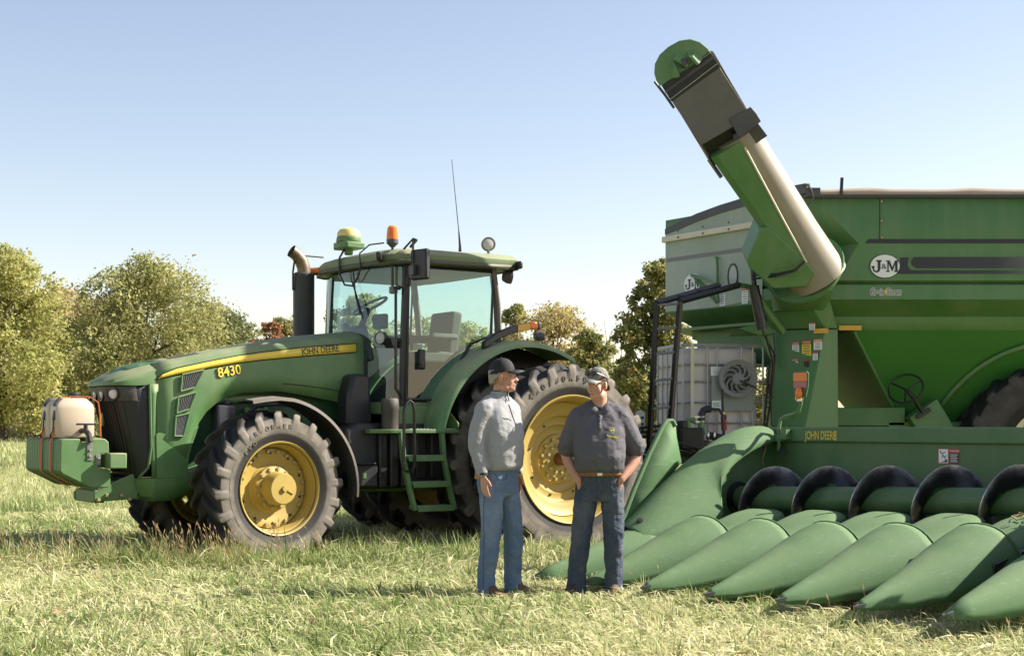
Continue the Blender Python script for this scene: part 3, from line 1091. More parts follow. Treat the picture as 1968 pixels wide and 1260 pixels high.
for x in us:
    b, c, k, w = lerp_tab(BOT, x), lerp_tab(CREASE, x), lerp_tab(CROWN, x), lerp_tab(HWID, x)
    side = [(w + 0.004, b), (w + 0.012, b + (c - b) * 0.35), (w + 0.008, b + (c - b) * 0.7), (w - 0.004, c - 0.03), (w - 0.03, c + 0.012), (w - 0.10, c + 0.045), (w * 0.5, k - 0.014), (w * 0.22, k - 0.002)]
    rings.append([(x, y, z) for y, z in side] + [(x, 0, k)] + [(x, -y, z) for y, z in reversed(side)])
hb_ = MB()
hb_.loft(rings, False)
hood = hb_.build('hood', 'green', tractor, 0, 28, solid=0.012)
# nose cap over the grille: rings shrink forward
nose = MB()
rings = []
for x, w, c, k, lip in ((3.915, 0.457, 1.845, 1.925, 1.70), (4.0, 0.456, 1.82, 1.905, 1.69), (4.1, 0.447, 1.785, 1.873, 1.685), (4.18, 0.432, 1.76, 1.838, 1.685), (4.24, 0.415, 1.742, 1.808, 1.685), (4.29, 0.39, 1.728, 1.778, 1.685), (4.33, 0.35, 1.717, 1.752, 1.685), (4.352, 0.28, 1.708, 1.732, 1.685), (4.36, 0.18, 1.70, 1.72, 1.685)):
    side = [(w, lip), (w, (lip + c) / 2 + 0.01), (w - 0.012, c - 0.005), (w * 0.9, c + 0.02), (w * 0.6, k - 0.014), (w * 0.25, k - 0.003)]
    rings.append([(x, y, z) for y, z in side] + [(x, 0, k)] + [(x, -y, z) for y, z in reversed(side)])
nose.loft(rings, True, True)
nose.build('nose_cap', 'green', tractor, 0, 32)
# cap seams, top vents
tv = MB()
for sx in (0.17,):
    for i in range(6):
        for j in range(4):
            x = 3.42 + 0.055 * i
            z = lerp_tab(CROWN, x) - 0.004 - 0.02 * (abs(0.10 + 0.05 * j) / 0.3) ** 2
            tv.box((x, 0.10 + 0.05 * j, z + 0.006), (0.035, 0.03, 0.012), (0, R(11), 0))
o = tv.build('hood_vent', 'black', tractor)
o['kind'] = 'stuff'
pn = MB()
pn.loft([[(x, 0.02, lerp_tab(CROWN, x) + 0.004), (x, w, lerp_tab(CROWN, x) - 0.006 - 0.012 * (w / .3))] for x, w in ((4.24, 0.24), (4.1, 0.29), (3.92, 0.31), (3.8, 0.30))], False)
pn.build('hood_panel', paint('hood panel green', (0.03, 0.14, 0.045), 0.45, 0.25), tractor, solid=0.006)
pn = MB()
pn.loft([[(x, -w, lerp_tab(CROWN, x) - 0.006 - 0.012 * (w / .3)), (x, -0.02, lerp_tab(CROWN, x) + 0.004)] for x, w in ((4.24, 0.24), (4.1, 0.29), (3.92, 0.31), (3.8, 0.30))], False)
pn.build('hood_panel', M['green'], tractor, solid=0.006)

# lower frame panels ahead of the front wheel
for s in (1, -1):
    lp = MB()
    lp.prism([(3.60, 1.02), (3.62, 0.80), (3.92, 0.80), (3.93, 1.22), (3.90, 1.235), (3.62, 1.20), (3.50, 1.30)], s * 0.462, s * 0.474)
    lp.build('side_panel', 'green', tractor, 0.004)
ch = MB()
chr_ = []
for z, sc, uf in ((0.80, 1.0, 4.10), (0.72, 1.0, 4.10), (0.62, 0.93, 4.05), (0.57, 0.8, 3.95)):
    w = 0.468 * sc
    chr_.append([(3.45, -w, z + 0.12), (3.75, -w, z), (3.95, -w * 0.98, z), (uf - 0.02, -w * 0.72, z), (uf, -w * 0.4, z), (uf, w * 0.4, z), (uf - 0.02, w * 0.72, z), (3.95, w * 0.98, z), (3.75, w, z), (3.45, w, z + 0.12)])
ch.loft(chr_)
ch.build('front_frame', 'green', tractor, 0.012)


def nose_u(v, z):
    top, bot = 4.335, 4.10
    f = (z - 0.80) / (1.70 - 0.80)
    front = bot + (top - bot) * f
    side = 3.915 + 0.02 * (1 - f)
    return side + (front - side) * (1 - min(1.0, abs(v) / 0.468) ** 6.0)


gr = MB()
zs = [0.80, 0.84, 0.95, 1.1, 1.25, 1.4, 1.55, 1.69]
vv = [-0.455 + 0.91 * i / 28 for i in range(29)]
gr.loft([[(nose_u(v * (0.80 if z < 0.82 else 0.93 if z < 0.9 else 1), z), v * (0.80 if z < 0.82 else 0.93 if z < 0.9 else 1), z) for v in vv] for z in zs], False)
grille = gr.build('grille', plain('grille mesh', (0.012, 0.012, 0.013), 0.5, 0, 0.3, 120, 0.6, bscale=160), tractor, solid=0.012)
for i in range(15):
    v = -0.36 + 0.72 * i / 14
    rb = MB()
    rb.tube([(nose_u(v * k, z) + 0.008, v * k, z) for z, k in ((0.85, .88), (1.0, .95), (1.2, 1), (1.40, 1), (1.53, 1))], 0.009, 5)
    rb.build('grille_rib', 'black', grille)
# green surround of the grille
for s in (1, -1):
    sr = MB()
    sr.tube([(nose_u(0.455, 1.69) + 0.006, s * 0.458, 1.70), (nose_u(0.455, 1.4) + 0.006, s * 0.46, 1.4), (nose_u(0.455, 1.1) + 0.006, s * 0.46, 1.1), (nose_u(0.44, .9) + 0.004, s * 0.445, .90), (nose_u(0.37, .8) + 0.004, s * 0.37, .80)], 0.014, 8)
    sr.build('grille_surround', 'green', tractor)
    sr = MB()
    sr.loft([[(3.905, s * 0.461, z), (3.95, s * 0.4615, z), (nose_u(0.455, z) + 0.004, s * 0.458, z)] for z in (0.80, 1.0, 1.2, 1.4, 1.6, 1.70)], False)
    sr.build('nose_side', 'green', tractor, solid=0.008)
# lamp band
lb = MB()
vb = [-0.43 + 0.86 * i / 28 for i in range(29)]
lb.loft([[(nose_u(v, z) + d, v, z) for v in vb] for z, d in ((1.53, 0.004), (1.545, 0.026), (1.67, 0.03), (1.685, 0.006))], False)
lb.build('lamp_band', paint('grey lamp band', (0.05, 0.048, 0.045), 0.5, 0.3), tractor, solid=0.006)
for v, r_ in ((-0.30, .052), (-0.105, .054), (0.10, .056), (0.315, .06)):
    z = 1.607
    e = 0.02
    du = (nose_u(v + e, z) - nose_u(v - e, z)) / (2 * e)
    nrm = Vector((1, -du * 0.8, 0.0)).normalized()
    base = Vector((nose_u(v, z) + 0.022, v, z))
    bz = MB().lathe([(r_ + 0.012, -0.01), (r_ + 0.012, 0.014), (r_, 0.012), (r_ - 0.006, -0.004), (r_ - 0.006, -0.012)], 24, axis_mat(base, nrm))
    h = bz.build('headlight', 'blackmetal', grille)
    g = MB().ball(base, (r_ - 0.008, r_ - 0.008, 0.02), 18, 8)
    g.v = [tuple(axis_mat(base + nrm * 0.0, nrm) @ (Vector(p) - base)) for p in g.v]
    g.build('headlight_lens', plain('frosted lamp lens', (0.62, 0.58, 0.5), 0.12, 0, 0.12, 60, 0.3, bscale=150), grille)
# emblem on the grille
eu = nose_u(-0.10, 1.36) + 0.03
em = MB()
em.prism([(-0.10 + x, 1.36 + z) for x, z in ((-0.035, -.065), (.035, -.065), (.05, -.045), (.052, .045), (.036, .068), (-.036, .068), (-.052, .045), (-.05, -.045))], eu, eu - 0.02, 'yz')
emb = em.build('emblem', paint('emblem green', (0.16, 0.26, 0.05), 0.4, 0.1), grille, 0.004)
de = MB()
de.prism([(-0.10 + x * .9, 1.36 + z * .9) for x, z in ((-.04, .005), (-.02, .02), (.015, .02), (.022, .05), (.032, .05), (.03, .02), (.04, .012), (.028, .0), (.035, -.035), (.02, -.02), (.01, -.002), (-.015, -.004), (-.035, -.04), (-.03, -.005))], eu + 0.003, eu - 0.001, 'yz')
de.build('emblem_mark', 'decal_yellow', grille)

# side stripe, lettering, vents (near and far side)
ST = [(3.91, 1.749, 1.752), (3.86, 1.763, 1.795), (3.717, 1.798, 1.853), (3.4, 1.868, 1.926), (3.1, 1.925, 1.988), (2.85, 1.961, 2.029), (2.5, 2.0, 2.078), (2.277, 2.024, 2.104), (2.0, 2.05, 2.132), (1.787, 2.07, 2.151)]


def side_y(x, z):
    c, b, w = lerp_tab(CREASE, x), lerp_tab(BOT, x), lerp_tab(HWID, x)
    t = (z - b) / (c - b)
    return float(np.interp(t, [0, .35, .7, 1], [w + .004, w + .012, w + .008, w - .004])) + 0.007


for s in (1, -1):
    for nm, mt, gr_, dp in (('stripe_border', 'decal_black', 0.011, 0.002), ('stripe', 'decal_yellow', 0.0, 0.0045)):
        sb = MB()
        sb.loft([[(x + (gr_ if i == 0 else -gr_ if i == len(ST) - 1 else 0), s * (side_y(x, z0) + dp), z0 - gr_), (x + (gr_ if i == 0 else -gr_ if i == len(ST) - 1 else 0), s * (side_y(x, z1) + dp), z1 + gr_)] for i, (x, z0, z1) in enumerate(ST)], False)
        sb.build(nm, mt, hood, solid=0.002)
    rt = (-s, 0, 0)
    text('JOHN DEERE', 0.098, (2.20, s * (side_y(2.2, 2.06) + 0.010), 2.072), (-s, 0, s * 0.0 + 0.125), (0, 0, 1), 'decal_black', hood, 'lettering', 0.001, 0.0, 0.43)
    text('8430', 0.14, (3.19, s * (side_y(3.19, 1.835) + 0.006), 1.836), (-s, 0, 0.18), (0, 0, 1), 'decal_black', hood, 'lettering', 0.001, 0.006, 0.258)
    text('8430', 0.135, (3.19, s * (side_y(3.19, 1.835) + 0.009), 1.836), (-s, 0, 0.18), (0, 0, 1), 'decal_yellow', hood, 'lettering', 0.001, 0.002, 0.245)
    VN = [[(3.675, 1.794), (3.453, 1.845), (3.545, 1.672), (3.691, 1.632)], [(3.715, 1.575), (3.535, 1.625), (3.60, 1.462), (3.731, 1.42)], [(3.742, 1.39), (3.605, 1.42), (3.665, 1.20), (3.754, 1.20)]]
    for k, q in enumerate(VN):
        ins = MB()
        ins.prism(q, s * 0.4835, s * 0.489)
        vt = ins.build('side_vent', 'black', tractor)
        fr_ = MB()
        loop = [(a, s * 0.492, b) for a, b in q]
        for a, b in zip(loop, loop[1:] + loop[:1]):
            fr_.tube([a, b], 0.010, 6)
        fr_.build('vent_frame', 'green', vt)
        sl = MB()
        nsl = 9
        for i in range(1, nsl):
            f = i / nsl
            p0 = Vector((q[0][0], q[0][1])).lerp(Vector((q[1][0], q[1][1])), f)
            p1 = Vector((q[3][0], q[3][1])).lerp(Vector((q[2][0], q[2][1])), f)
            sl.tube([(p0.x, s * 0.491, p0.y), (p1.x, s * 0.491, p1.y)], 0.0035, 4)
        o = sl.build('vent_slats', 'grey', vt)
        o['kind'] = 'stuff'

for s in (1, -1):
    q = MB()
    q.tube([(x, s * (side_y(x, z) + 0.001), z) for x, z in ((2.62, 1.725), (2.45, 1.715), (2.2, 1.69), (1.95, 1.655), (1.74, 1.62))], 0.0045, 5)
    q.build('panel_gap', 'decal_black', hood)
# engine bay seen through the wheel arch
eb = MB()
eb.box((2.6, 0, 1.25), (2.0, 0.62, 0.9))
eb.box((2.0, 0, 0.85), (1.2, 0.7, 0.5))
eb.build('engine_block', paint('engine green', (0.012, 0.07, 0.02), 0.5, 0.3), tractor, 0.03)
eg = MB()
eg.tube([(3.30, 0.36, 1.55), (3.0, 0.38, 1.57), (2.6, 0.38, 1.57)], 0.035, 10)
eg.tube([(2.95, 0.34, 1.48), (2.95, 0.36, 1.35), (2.9, 0.36, 1.2)], 0.03, 8)
eg.tube([(2.75, 0.34, 1.5), (2.72, 0.38, 1.3)], 0.022, 8)
eg.box((2.85, 0.35, 1.43), (0.25, 0.05, 0.09))
eg.build('engine_pipe', 'green', tractor, 0.006)
rs = MB()
rs.box((3.22, 0.42, 1.37), (0.19, 0.16, 0.27))
rs.lathe([(0.035, 0), (0.035, 0.04), (0.0, 0.045)], 14, Matrix.Translation((3.20, 0.43, 1.505)))
rs.build('coolant_reservoir', plain('smoky plastic bottle', (0.05, 0.05, 0.06), 0.35), tractor, 0.025)
hs = MB()
hs.tube([(3.0, 0.46, 1.40), (2.9, 0.5, 1.5), (2.7, 0.55, 1.52), (2.45, 0.5, 1.5)], 0.02, 8)
hs.build('engine_hose', 'rubber_hose', tractor)

# front fenders
for s in (1, -1):
    ff = MB()
    rings = []
    for a in np.linspace(78, -6, 22):
        prof = [(0.70, 0.865), (0.74, 0.893), (0.95, 0.905), (1.12, 0.895), (1.145, 0.86), (1.135, 0.858), (1.11, 0.882), (0.95, 0.892), (0.75, 0.88), (0.712, 0.86)]
        ext = 1.0
        rings.append([(2.98 - r_ * math.cos(R(a)) * 1.0, s * y, 0.69 + r_ * math.sin(R(a))) for y, r_ in prof])
    a = 78
    # flat lead-in ahead of the wheel centre
    lead = [(3.22, 1.553), (3.08, 1.575), (2.94, 1.588)]
    rings = [[(x, s * y, z - (0.905 - r_)) for y, r_ in prof] for x, z in lead] + rings
    ff.loft(rings)
    ff.build('front_fender', paint('dusty black plastic', (0.04, 0.037, 0.033), 0.6, 0.75, settle=1.0, dustcol=(0.30, 0.25, 0.2)), tractor, 0, 40)

# ---------------------------------------------------------------- cab
def front_arc(z):
    k = (z - 1.5) / 1.5
    c = 1.76 - 0.10 * k
    return [(c - (c - 1.45) * (abs(v) / 0.86) ** 2.4, v) for v in np.linspace(-0.86, 0.86, 17)]


skirt = MB()
skirt.prism([(1.44, -0.86), (1.70, -0.55), (1.70, 0.55), (1.44, 0.86), (0.98, 0.86), (0.55, 0.66), (0.2, 0.6), (0.2, -0.6), (0.55, -0.66), (0.98, -0.86)], 1.42, 1.545, 'xy')
skirt.build('cab_floor', 'green', tractor, 0.012)
ins = MB()
ins.prism([(1.40, -0.80), (1.62, -0.5), (1.62, 0.5), (1.40, 0.80), (0.98, 0.80), (0.55, 0.62), (0.25, 0.56), (0.25, -0.56), (0.55, -0.62), (0.98, -0.80)], 1.545, 1.57, 'xy')
ins.build('floor_mat', 'trim', tractor)
# rear firewall and seat platform inside
fwl = MB()
fwl.prism([(0.22, 1.56), (0.75, 1.56), (0.72, 1.72), (0.55, 2.02), (0.42, 2.12), (0.22, 2.2)], -0.78, 0.78)
fwl.build('cab_shelf', 'trim', tractor, 0.02)
ld = MB()
ld.tube([(1.45, 0.855, 1.5), (1.44, 0.86, 2.2), (1.40, 0.85, 3.0)], 0.033, 8)
ld.build('cab_pillar', 'blackmetal', tractor)
ld = MB()
ld.tube([(1.45, -0.855, 1.5), (1.44, -0.86, 2.2), (1.40, -0.85, 3.0)], 0.04, 8)
ld.build('cab_pillar', paint('cab pillar grey-green', (0.10, 0.10, 0.08), 0.5, 0.3), tractor)
for s in (1, -1):
    ld = MB()
    ld.tube([(0.24, s * 0.84, 2.15), (0.27, s * 0.85, 2.6), (0.33, s * 0.85, 3.0)], 0.05, 8, True, 0.7)
    ld.build('cab_pillar', paint('cab pillar taupe', (0.13, 0.115, 0.09), 0.55, 0.4), tractor)
ws = MB()
ws.loft([[(x, y, z) for x, y in front_arc(z)] for z in (1.56, 1.9, 2.3, 2.7, 2.97)], False)
ws.build('windshield', 'glass', tractor)
# door: glass with dark frame
DG = [(1.405, 1.575), (1.06, 1.575), (0.80, 1.90), (0.62, 2.17), (0.36, 2.27), (0.33, 2.95), (1.375, 2.95)]
for s in (1, -1):
    dg_ = MB()
    dg_.add([(a, s * 0.865, b) for a, b in DG], [tuple(range(len(DG)))])
    door = dg_.build('door', 'glass', tractor)
    df = MB()
    loop = [(a, s * 0.868, b) for a, b in DG]
    df.tube(loop + loop[:2], 0.017, 6)
    df.build('door_frame', 'blackmetal', door)
    dh = MB()
    dh.box((1.24, s * 0.895, 1.99), (0.075, 0.05, 0.21))
    dh.box((1.24, s * 0.905, 1.92), (0.05, 0.05, 0.06))
    dh.build('door_handle', 'black', door, 0.012)
    if s > 0:
        gh = MB()
        gh.tube([(0.66, 0.83, 1.90), (0.60, 0.83, 2.02)], [0.012, 0.018], 8)
        gh.build('door_lever', 'black', door)
        bk = MB()
        bk.tube([(1.40, 0.9, 2.75), (1.40, 0.9, 2.83)], 0.03, 8)
        bk.build('door_hinge', 'black', door)
rg = MB()
rg.loft([[(0.24 - 0.0, y, 2.2) for y in (-.8, .8)], [(0.32, y, 2.95) for y in (-.8, .8)]], False)
rg.build('rear_window', 'glass', tractor)
# window sill band behind the door
sb = MB()
sb.box((0.30, 0.83, 2.20), (0.16, 0.07, 0.16))
sb.box((0.30, -0.83, 2.20), (0.16, 0.07, 0.16))
sb.build('cab_corner', 'black', tractor, 0.02)
hd = MB()
hd.prism([(0.28, -0.85), (1.42, -0.85), (1.62, -0.4), (1.62, 0.4), (1.42, 0.85), (0.28, 0.85)], 2.94, 2.985, 'xy')
hd.build('cab_header', 'black', tractor, 0.01)


def roof_ring(z, ins):
    P = [(0.07, -0.95), (0.5, -0.99), (1.0, -1.0), (1.42, -0.975), (1.57, -0.86), (1.66, -0.6), (1.70, -0.3), (1.71, 0), (1.70, 0.3), (1.66, 0.6), (1.57, 0.86), (1.42, 0.975), (1.0, 1.0), (0.5, 0.99), (0.07, 0.95), (0.02, 0.6), (0.0, 0), (0.02, -0.6)]
    c = Vector((0.85, 0))
    out = []
    for x, y in P:
        d = Vector((x, y)) - c
        k = max(0.0, 1 - ins / d.length)
        q = c + d * k
        out.append((q.x, q.y, z + 0.02 * (q.x - 0.85) * -0.6))
    return out


rf = MB()
rf.loft([roof_ring(2.975, 0.14), roof_ring(2.985, 0.02), roof_ring(3.02, 0.0), roof_ring(3.075, 0.0), roof_ring(3.12, 0.05), roof_ring(3.145, 0.16), roof_ring(3.155, 0.34), roof_ring(3.16, 0.6)])
rf.build('roof', paint('faded roof green', (0.14, 0.19, 0.085), 0.5, 0.7, settle=0.9, dustcol=(0.42, 0.40, 0.28)), tractor, 0, 30)
rl = MB()
rr = roof_ring(3.0, -0.006)
rl.loft([[(x, y, z - 0.03) for x, y, z in rr], [(x, y, z + 0.018) for x, y, z in rr]], True, False)
rl.build('roof_visor', paint('roof lower moulding', (0.05, 0.055, 0.035), 0.5, 0.5), tractor, solid=0.01)
# roof corner lamps
for u, v, mt, sz in ((1.60, 0.72, 'amber', (0.06, 0.26, 0.06)), (1.585, -0.80, 'amber', (0.06, 0.20, 0.06)), (0.05, 0.88, 'amber', (0.06, 0.10, 0.06))):
    q = MB()
    q.box((u + 0.045, v, 3.035), sz, (0, 0, R(-34) if v > 0 and u > 1 else R(32) if u > 1 else 0))
    q.build('roof_marker_lamp', mt, tractor, 0.022)
    q = MB()
    q.box((u + 0.03, v - (0.0 if v > 0 else 0), 3.03), (0.05, sz[1] + 0.22, 0.085), (0, 0, R(-34) if v > 0 and u > 1 else R(32) if u > 1 else 0))
    q.build('lamp_recess', 'black', tractor, 0.02)
# GPS receiver
gx, gy = 1.60, -0.04
g = MB()
g.loft([[(gx + x, gy + y, z) for x, y in ((-.12, -.15), (.10, -.16), (.14, -.08), (.14, .08), (.10, .16), (-.12, .15))] for z in (3.20, 3.27)])
g.lathe([(0.13, 3.27), (0.135, 3.285), (0.128, 3.335), (0.0, 3.335)], 24, Matrix.Translation((gx, gy, 0)))
g.tube([(gx, gy, 3.14), (gx, gy, 3.22)], 0.05, 8)
gps = g.build('gps_receiver', 'green', tractor, 0.012)
g = MB()
g.lathe([(0.125, 3.335), (0.122, 3.375), (0.10, 3.41), (0.05, 3.43), (0.0, 3.434)], 24, Matrix.Translation((gx, gy, 0)))
g.build('gps_dome', plain('faded yellow dome', (0.66, 0.53, 0.18), 0.45), gps)
g = MB()
g.tube([(gx + .05, gy, 3.2), (1.72, gy + .02, 3.1), (1.74, 0.02, 2.92), (1.72, 0.10, 2.80), (1.70, 0.24, 2.78), (1.69, 0.34, 2.86), (1.69, 0.42, 2.98)], 0.011, 6)
g.build('receiver_cable', 'rubber_hose', tractor)
g = MB()
g.tube([(1.69, 0.40, 2.93), (1.73, 0.46, 3.10), (1.68, 0.58, 3.18), (1.55, 0.66, 3.2)], 0.008, 6)
g.build('receiver_cable', 'rubber_hose', tractor)
# beacon on its pole
bx, by = 1.53, 0.80
q = MB()
q.tube([(bx, by, 2.66), (bx, by, 3.16)], 0.014, 8)
q.tube([(bx, by, 2.72), (bx - 0.06, by + 0.06, 2.72)], 0.02, 8)
q.box((bx, by + 0.02, 2.70), (0.05, 0.09, 0.07))
q.build('beacon_pole', 'blackmetal', tractor)
q = MB()
q.lathe([(0.02, 3.14), (0.05, 3.17), (0.062, 3.18), (0.062, 3.22), (0.0, 3.22)], 20, Matrix.Translation((bx, by, 0)))
q.build('beacon_base', 'dark_grey', tractor)
q = MB()
q.lathe([(0.063, 3.22), (0.061, 3.27), (0.052, 3.34), (0.03, 3.362), (0.0, 3.366)], 20, Matrix.Translation((bx, by, 0)))
q.build('beacon_lens', 'amber', tractor)
# antenna
q = MB()
q.tube([(0.585, 0.60, 3.14), (0.585, 0.60, 3.24), (0.60, 0.60, 3.4)], [0.022, 0.014, 0.007], 8)
q.tube([(0.60, 0.60, 3.4), (0.69, 0.60, 4.165)], [0.005, 0.003], 6)
q.build('antenna', 'blackmetal', tractor)
# rear roof work lamp and its green bracket
q = MB()
q.tube([(0.32, 0.76, 3.11), (0.32, 0.76, 3.2)], 0.018, 8)
q.box((0.36, 0.80, 3.09), (0.34, 0.16, 0.06))
br = q.build('lamp_bracket', 'green', tractor, 0.01)


def work_lamp(c, d, r_, name='work_lamp', parent=None):
    mt = axis_mat(c, d)
    k = MB().lathe([(0.0, -0.09), (r_ * 0.7, -0.085), (r_ * 0.98, -0.04), (r_, 0.01), (r_ * 0.93, 0.012), (r_ * 0.9, 0.0), (0.0, 0.0)], 22, mt)
    o = k.build(name, 'dark_grey', parent or tractor)
    k = MB().lathe([(r_ * 0.9, 0.002), (r_ * 0.6, 0.012), (0.0, 0.018)], 22, mt)
    k.build('lamp_lens', plain('lamp reflector glass', (0.45, 0.43, 0.38), 0.15, 0, 0.2, 70, 0.4, bscale=120), o)
    return o


work_lamp((0.32, 0.76, 3.265), (0.35, 0.9, 0.05), 0.076)
work_lamp((1.60, 0.665, 2.21), (0.8, 0.35, 0.05), 0.068)
work_lamp((0.06, 0.80, 2.92), (-0.9, 0.3, -0.1), 0.075)
q = MB()
q.box((1.55, 0.76, 2.16), (0.04, 0.20, 0.10), (0, R(20), 0))
q.build('lamp_bracket', 'blackmetal', tractor)
# mirror and arm
q = MB()
q.box((1.42, 1.18, 2.935), (0.065, 0.24, 0.31), (0, 0, R(12)))
mir = q.build('mirror', 'black', tractor, 0.02)
q = MB()
q.tube([(1.45, 0.90, 3.12), (1.47, 1.12, 3.20), (1.47, 1.12, 2.95)], 0.012, 6)
q.tube([(1.40, 0.95, 3.14), (1.42, 1.10, 3.19), (1.46, 1.13, 3.19)], 0.016, 6)
q.box((1.47, 1.13, 2.88), (0.06, 0.09, 0.10))
q.build('mirror_arm', 'blackmetal', mir)
# grab rail by the pillar, coiled hook at its foot
q = MB()
q.tube([(1.47, 0.91, 2.72), (1.545, 0.935, 2.73), (1.575, 0.95, 2.68), (1.575, 0.95, 1.68), (1.53, 0.95, 1.62), (1.50, 0.93, 1.58)], 0.015, 8)
q.build('grab_rail', 'blackmetal', tractor)
# wiper
q = MB()
q.tube([(1.68, 0.22, 2.93), (1.715, 0.34, 2.66), (1.715, 0.44, 2.46)], 0.008, 6)
q.tube([(1.70, 0.24, 2.82), (1.712, 0.50, 2.42)], 0.011, 4)
q.build('wiper', 'blackmetal', tractor)
# inside: seat, wheel, console, monitor
q = MB()
q.box((0.62, 0, 2.05), (0.5, 0.5, 0.14))
q.box((0.42, 0, 2.32), (0.14, 0.48, 0.50), (0, R(-8), 0))
q.box((0.60, 0.30, 2.28), (0.34, 0.08, 0.07))
q.box((0.66, -0.30, 2.28), (0.42, 0.10, 0.09))
q.build('seat', 'seat', tractor, 0.05, seg=3)
q = MB()
q.tube([(1.36 + 0.20 * math.cos(t) * 0.86, 0.20 * math.sin(t), 2.60 - 0.20 * math.cos(t) * 0.5) for t in np.linspace(0, 2 * math.pi, 25)], 0.016, 6)
q.tube([(1.36, 0.19, 2.60), (1.38, 0, 2.56), (1.36, -0.19, 2.60)], 0.013, 6)
q.tube([(1.38, 0, 2.57), (1.48, 0, 2.35)], 0.035, 8)
q.build('steering_wheel', 'black', tractor)
q = MB()
q.box((1.50, 0, 2.18), (0.16, 0.30, 0.40), (0, R(15), 0))
q.box((1.55, 0, 1.85), (0.16, 0.35, 0.5))
q.box((1.50, -0.30, 2.35), (0.06, 0.22, 0.16), (0, R(10), R(-20)))
q.build('dash_console', 'black', tractor, 0.03)
q = MB()
q.box((0.95, -0.52, 2.48), (0.06, 0.22, 0.17), (0, 0, R(15)))
q.box((0.85, -0.48, 2.25), (0.35, 0.16, 0.14))
q.build('monitor', 'black', tractor, 0.02)
q = MB()
q.box((0.9, -0.83, 2.0), (0.9, 0.03, 0.4))
q.build('cab_side_lining', 'trim', tractor)

# ---------------------------------------------------------------- rear fenders
for s in (1, -1):
    q = MB()
    rings = []
    for a in np.linspace(14, 118, 30):
        rr0 = 1.205 + 0.035 * math.sin(R((a - 14) / 104 * 180))
        prof = [(0.60, rr0 + 0.03), (0.85, rr0 + 0.035), (1.06, rr0 + 0.03), (1.15, rr0 + 0.012), (1.19, rr0 - 0.02), (1.20, rr0 - 0.05), (1.185, rr0 - 0.05), (1.165, rr0 - 0.02), (1.12, rr0 - 0.005), (0.85, rr0 + 0.01), (0.60, rr0 + 0.008)]
        rings.append([(0.02 + r_ * math.cos(R(a)), s * y, 0.955 + r_ * math.sin(R(a))) for y, r_ in prof])
    q.loft(rings)
    q.build('rear_fender', paint('fender green', (0.045, 0.16, 0.045), 0.42, 0.85, settle=1.0, dustcol=(0.42, 0.42, 0.26), film=0.1), tractor, 0, 40)
    # inner wheel house
    q = MB()
    q.loft([[(0.02 + r_ * math.cos(R(a)), s * 0.62, 0.955 + r_ * math.sin(R(a))) for r_ in (0.75, 1.22)] for a in np.linspace(10, 130, 16)], False)
    q.build('wheel_house', 'black', tractor, solid=0.01)
    # lamp arm on the fender
    q = MB()
    P = [(0.56, 2.15), (0.40, 2.25), (0.20, 2.33), (-0.02, 2.375)]
    q.loft([[(x, s * 0.98, z - 0.04), (x, s * 1.06, z - 0.04), (x, s * 1.06, z + 0.04), (x, s * 0.98, z + 0.04)] for x, z in P])
    q.tube([(0.50, s * 1.02, 2.20), (0.47, s * 1.02, 2.06)], 0.02, 6)
    arm = q.build('lamp_arm', 'blackmetal', tractor, 0.01)
    q = MB()
    P = [(0.14, 2.345), (-0.02, 2.375)]
    q.loft([[(x, s * 1.062, z - 0.034), (x, s * 1.066, z - 0.034), (x, s * 1.066, z + 0.034), (x, s * 1.062, z + 0.034)] for x, z in P])
    q.build('reflector_strip', 'amber_tape', arm)
    q = MB()
    q.box((-0.07, s * 1.02, 2.382), (0.105, 0.095, 0.085), (0, R(6), 0))
    q.build('turn_lamp', 'amber', arm, 0.02)
    q = MB()
    q.box((-0.145, s * 1.02, 2.387), (0.05, 0.09, 0.08), (0, R(6), 0))
    q.build('lamp_housing', 'dark_grey', arm, 0.015)
    work_lamp((-0.20, s * 1.02, 2.275), (-0.9, 0.15 * s, -0.05), 0.06, 'tail_lamp', arm)

# ---------------------------------------------------------------- tank, steps
q = MB()
q.prism([(2.10, 0.66), (2.12, 1.26), (1.96, 1.33), (1.0, 1.33), (0.95, 0.66)], 0.40, 0.90)
q.build('fuel_tank', 'black', tractor, 0.03)
q = MB()
q.prism([(2.02, 1.30), (2.0, 1.62), (1.95, 1.80), (1.90, 1.84), (1.74, 1.82), (1.72, 1.35), (1.74, 1.28)], 0.46, 0.72)
q.build('tank_neck', 'black', tractor, 0.04)
q = MB()
q.box((1.93, 0.92, 0.80), (0.27, 0.10, 0.22))
q.lathe([(0.14, -0.01), (0.14, 0.01), (0.0, 0.01)], 18, Matrix.Translation((1.93, 0.90, 0.92)))
q.build('tool_box', 'black', tractor, 0.015)
q = MB()
q.box((1.95, 0.972, 0.80), (0.045, 0.006, 0.05))
q.build('tool_box_emblem', 'green', tractor)
q = MB()
for k in range(3):
    q.box((1.72 - 0.13 * k, 0.93, 0.95), (0.10, 0.06, 0.56))
for k in range(2):
    q.box((1.25 - 0.18 * k, 0.90, 1.0), (0.14, 0.05, 0.5))
o = q.build('tank_ribs', 'black', tractor, 0.02)
o['kind'] = 'stuff'
q = MB()
q.lathe([(0.085, 1.24), (0.088, 1.45), (0.095, 1.47), (0.09, 1.56), (0.075, 1.58), (0.0, 1.58)], 22, Matrix.Translation((1.66, 0.98, 0)))
q.build('air_cleaner', paint('dusty black cylinder', (0.05, 0.042, 0.035), 0.6, 0.7), tractor)
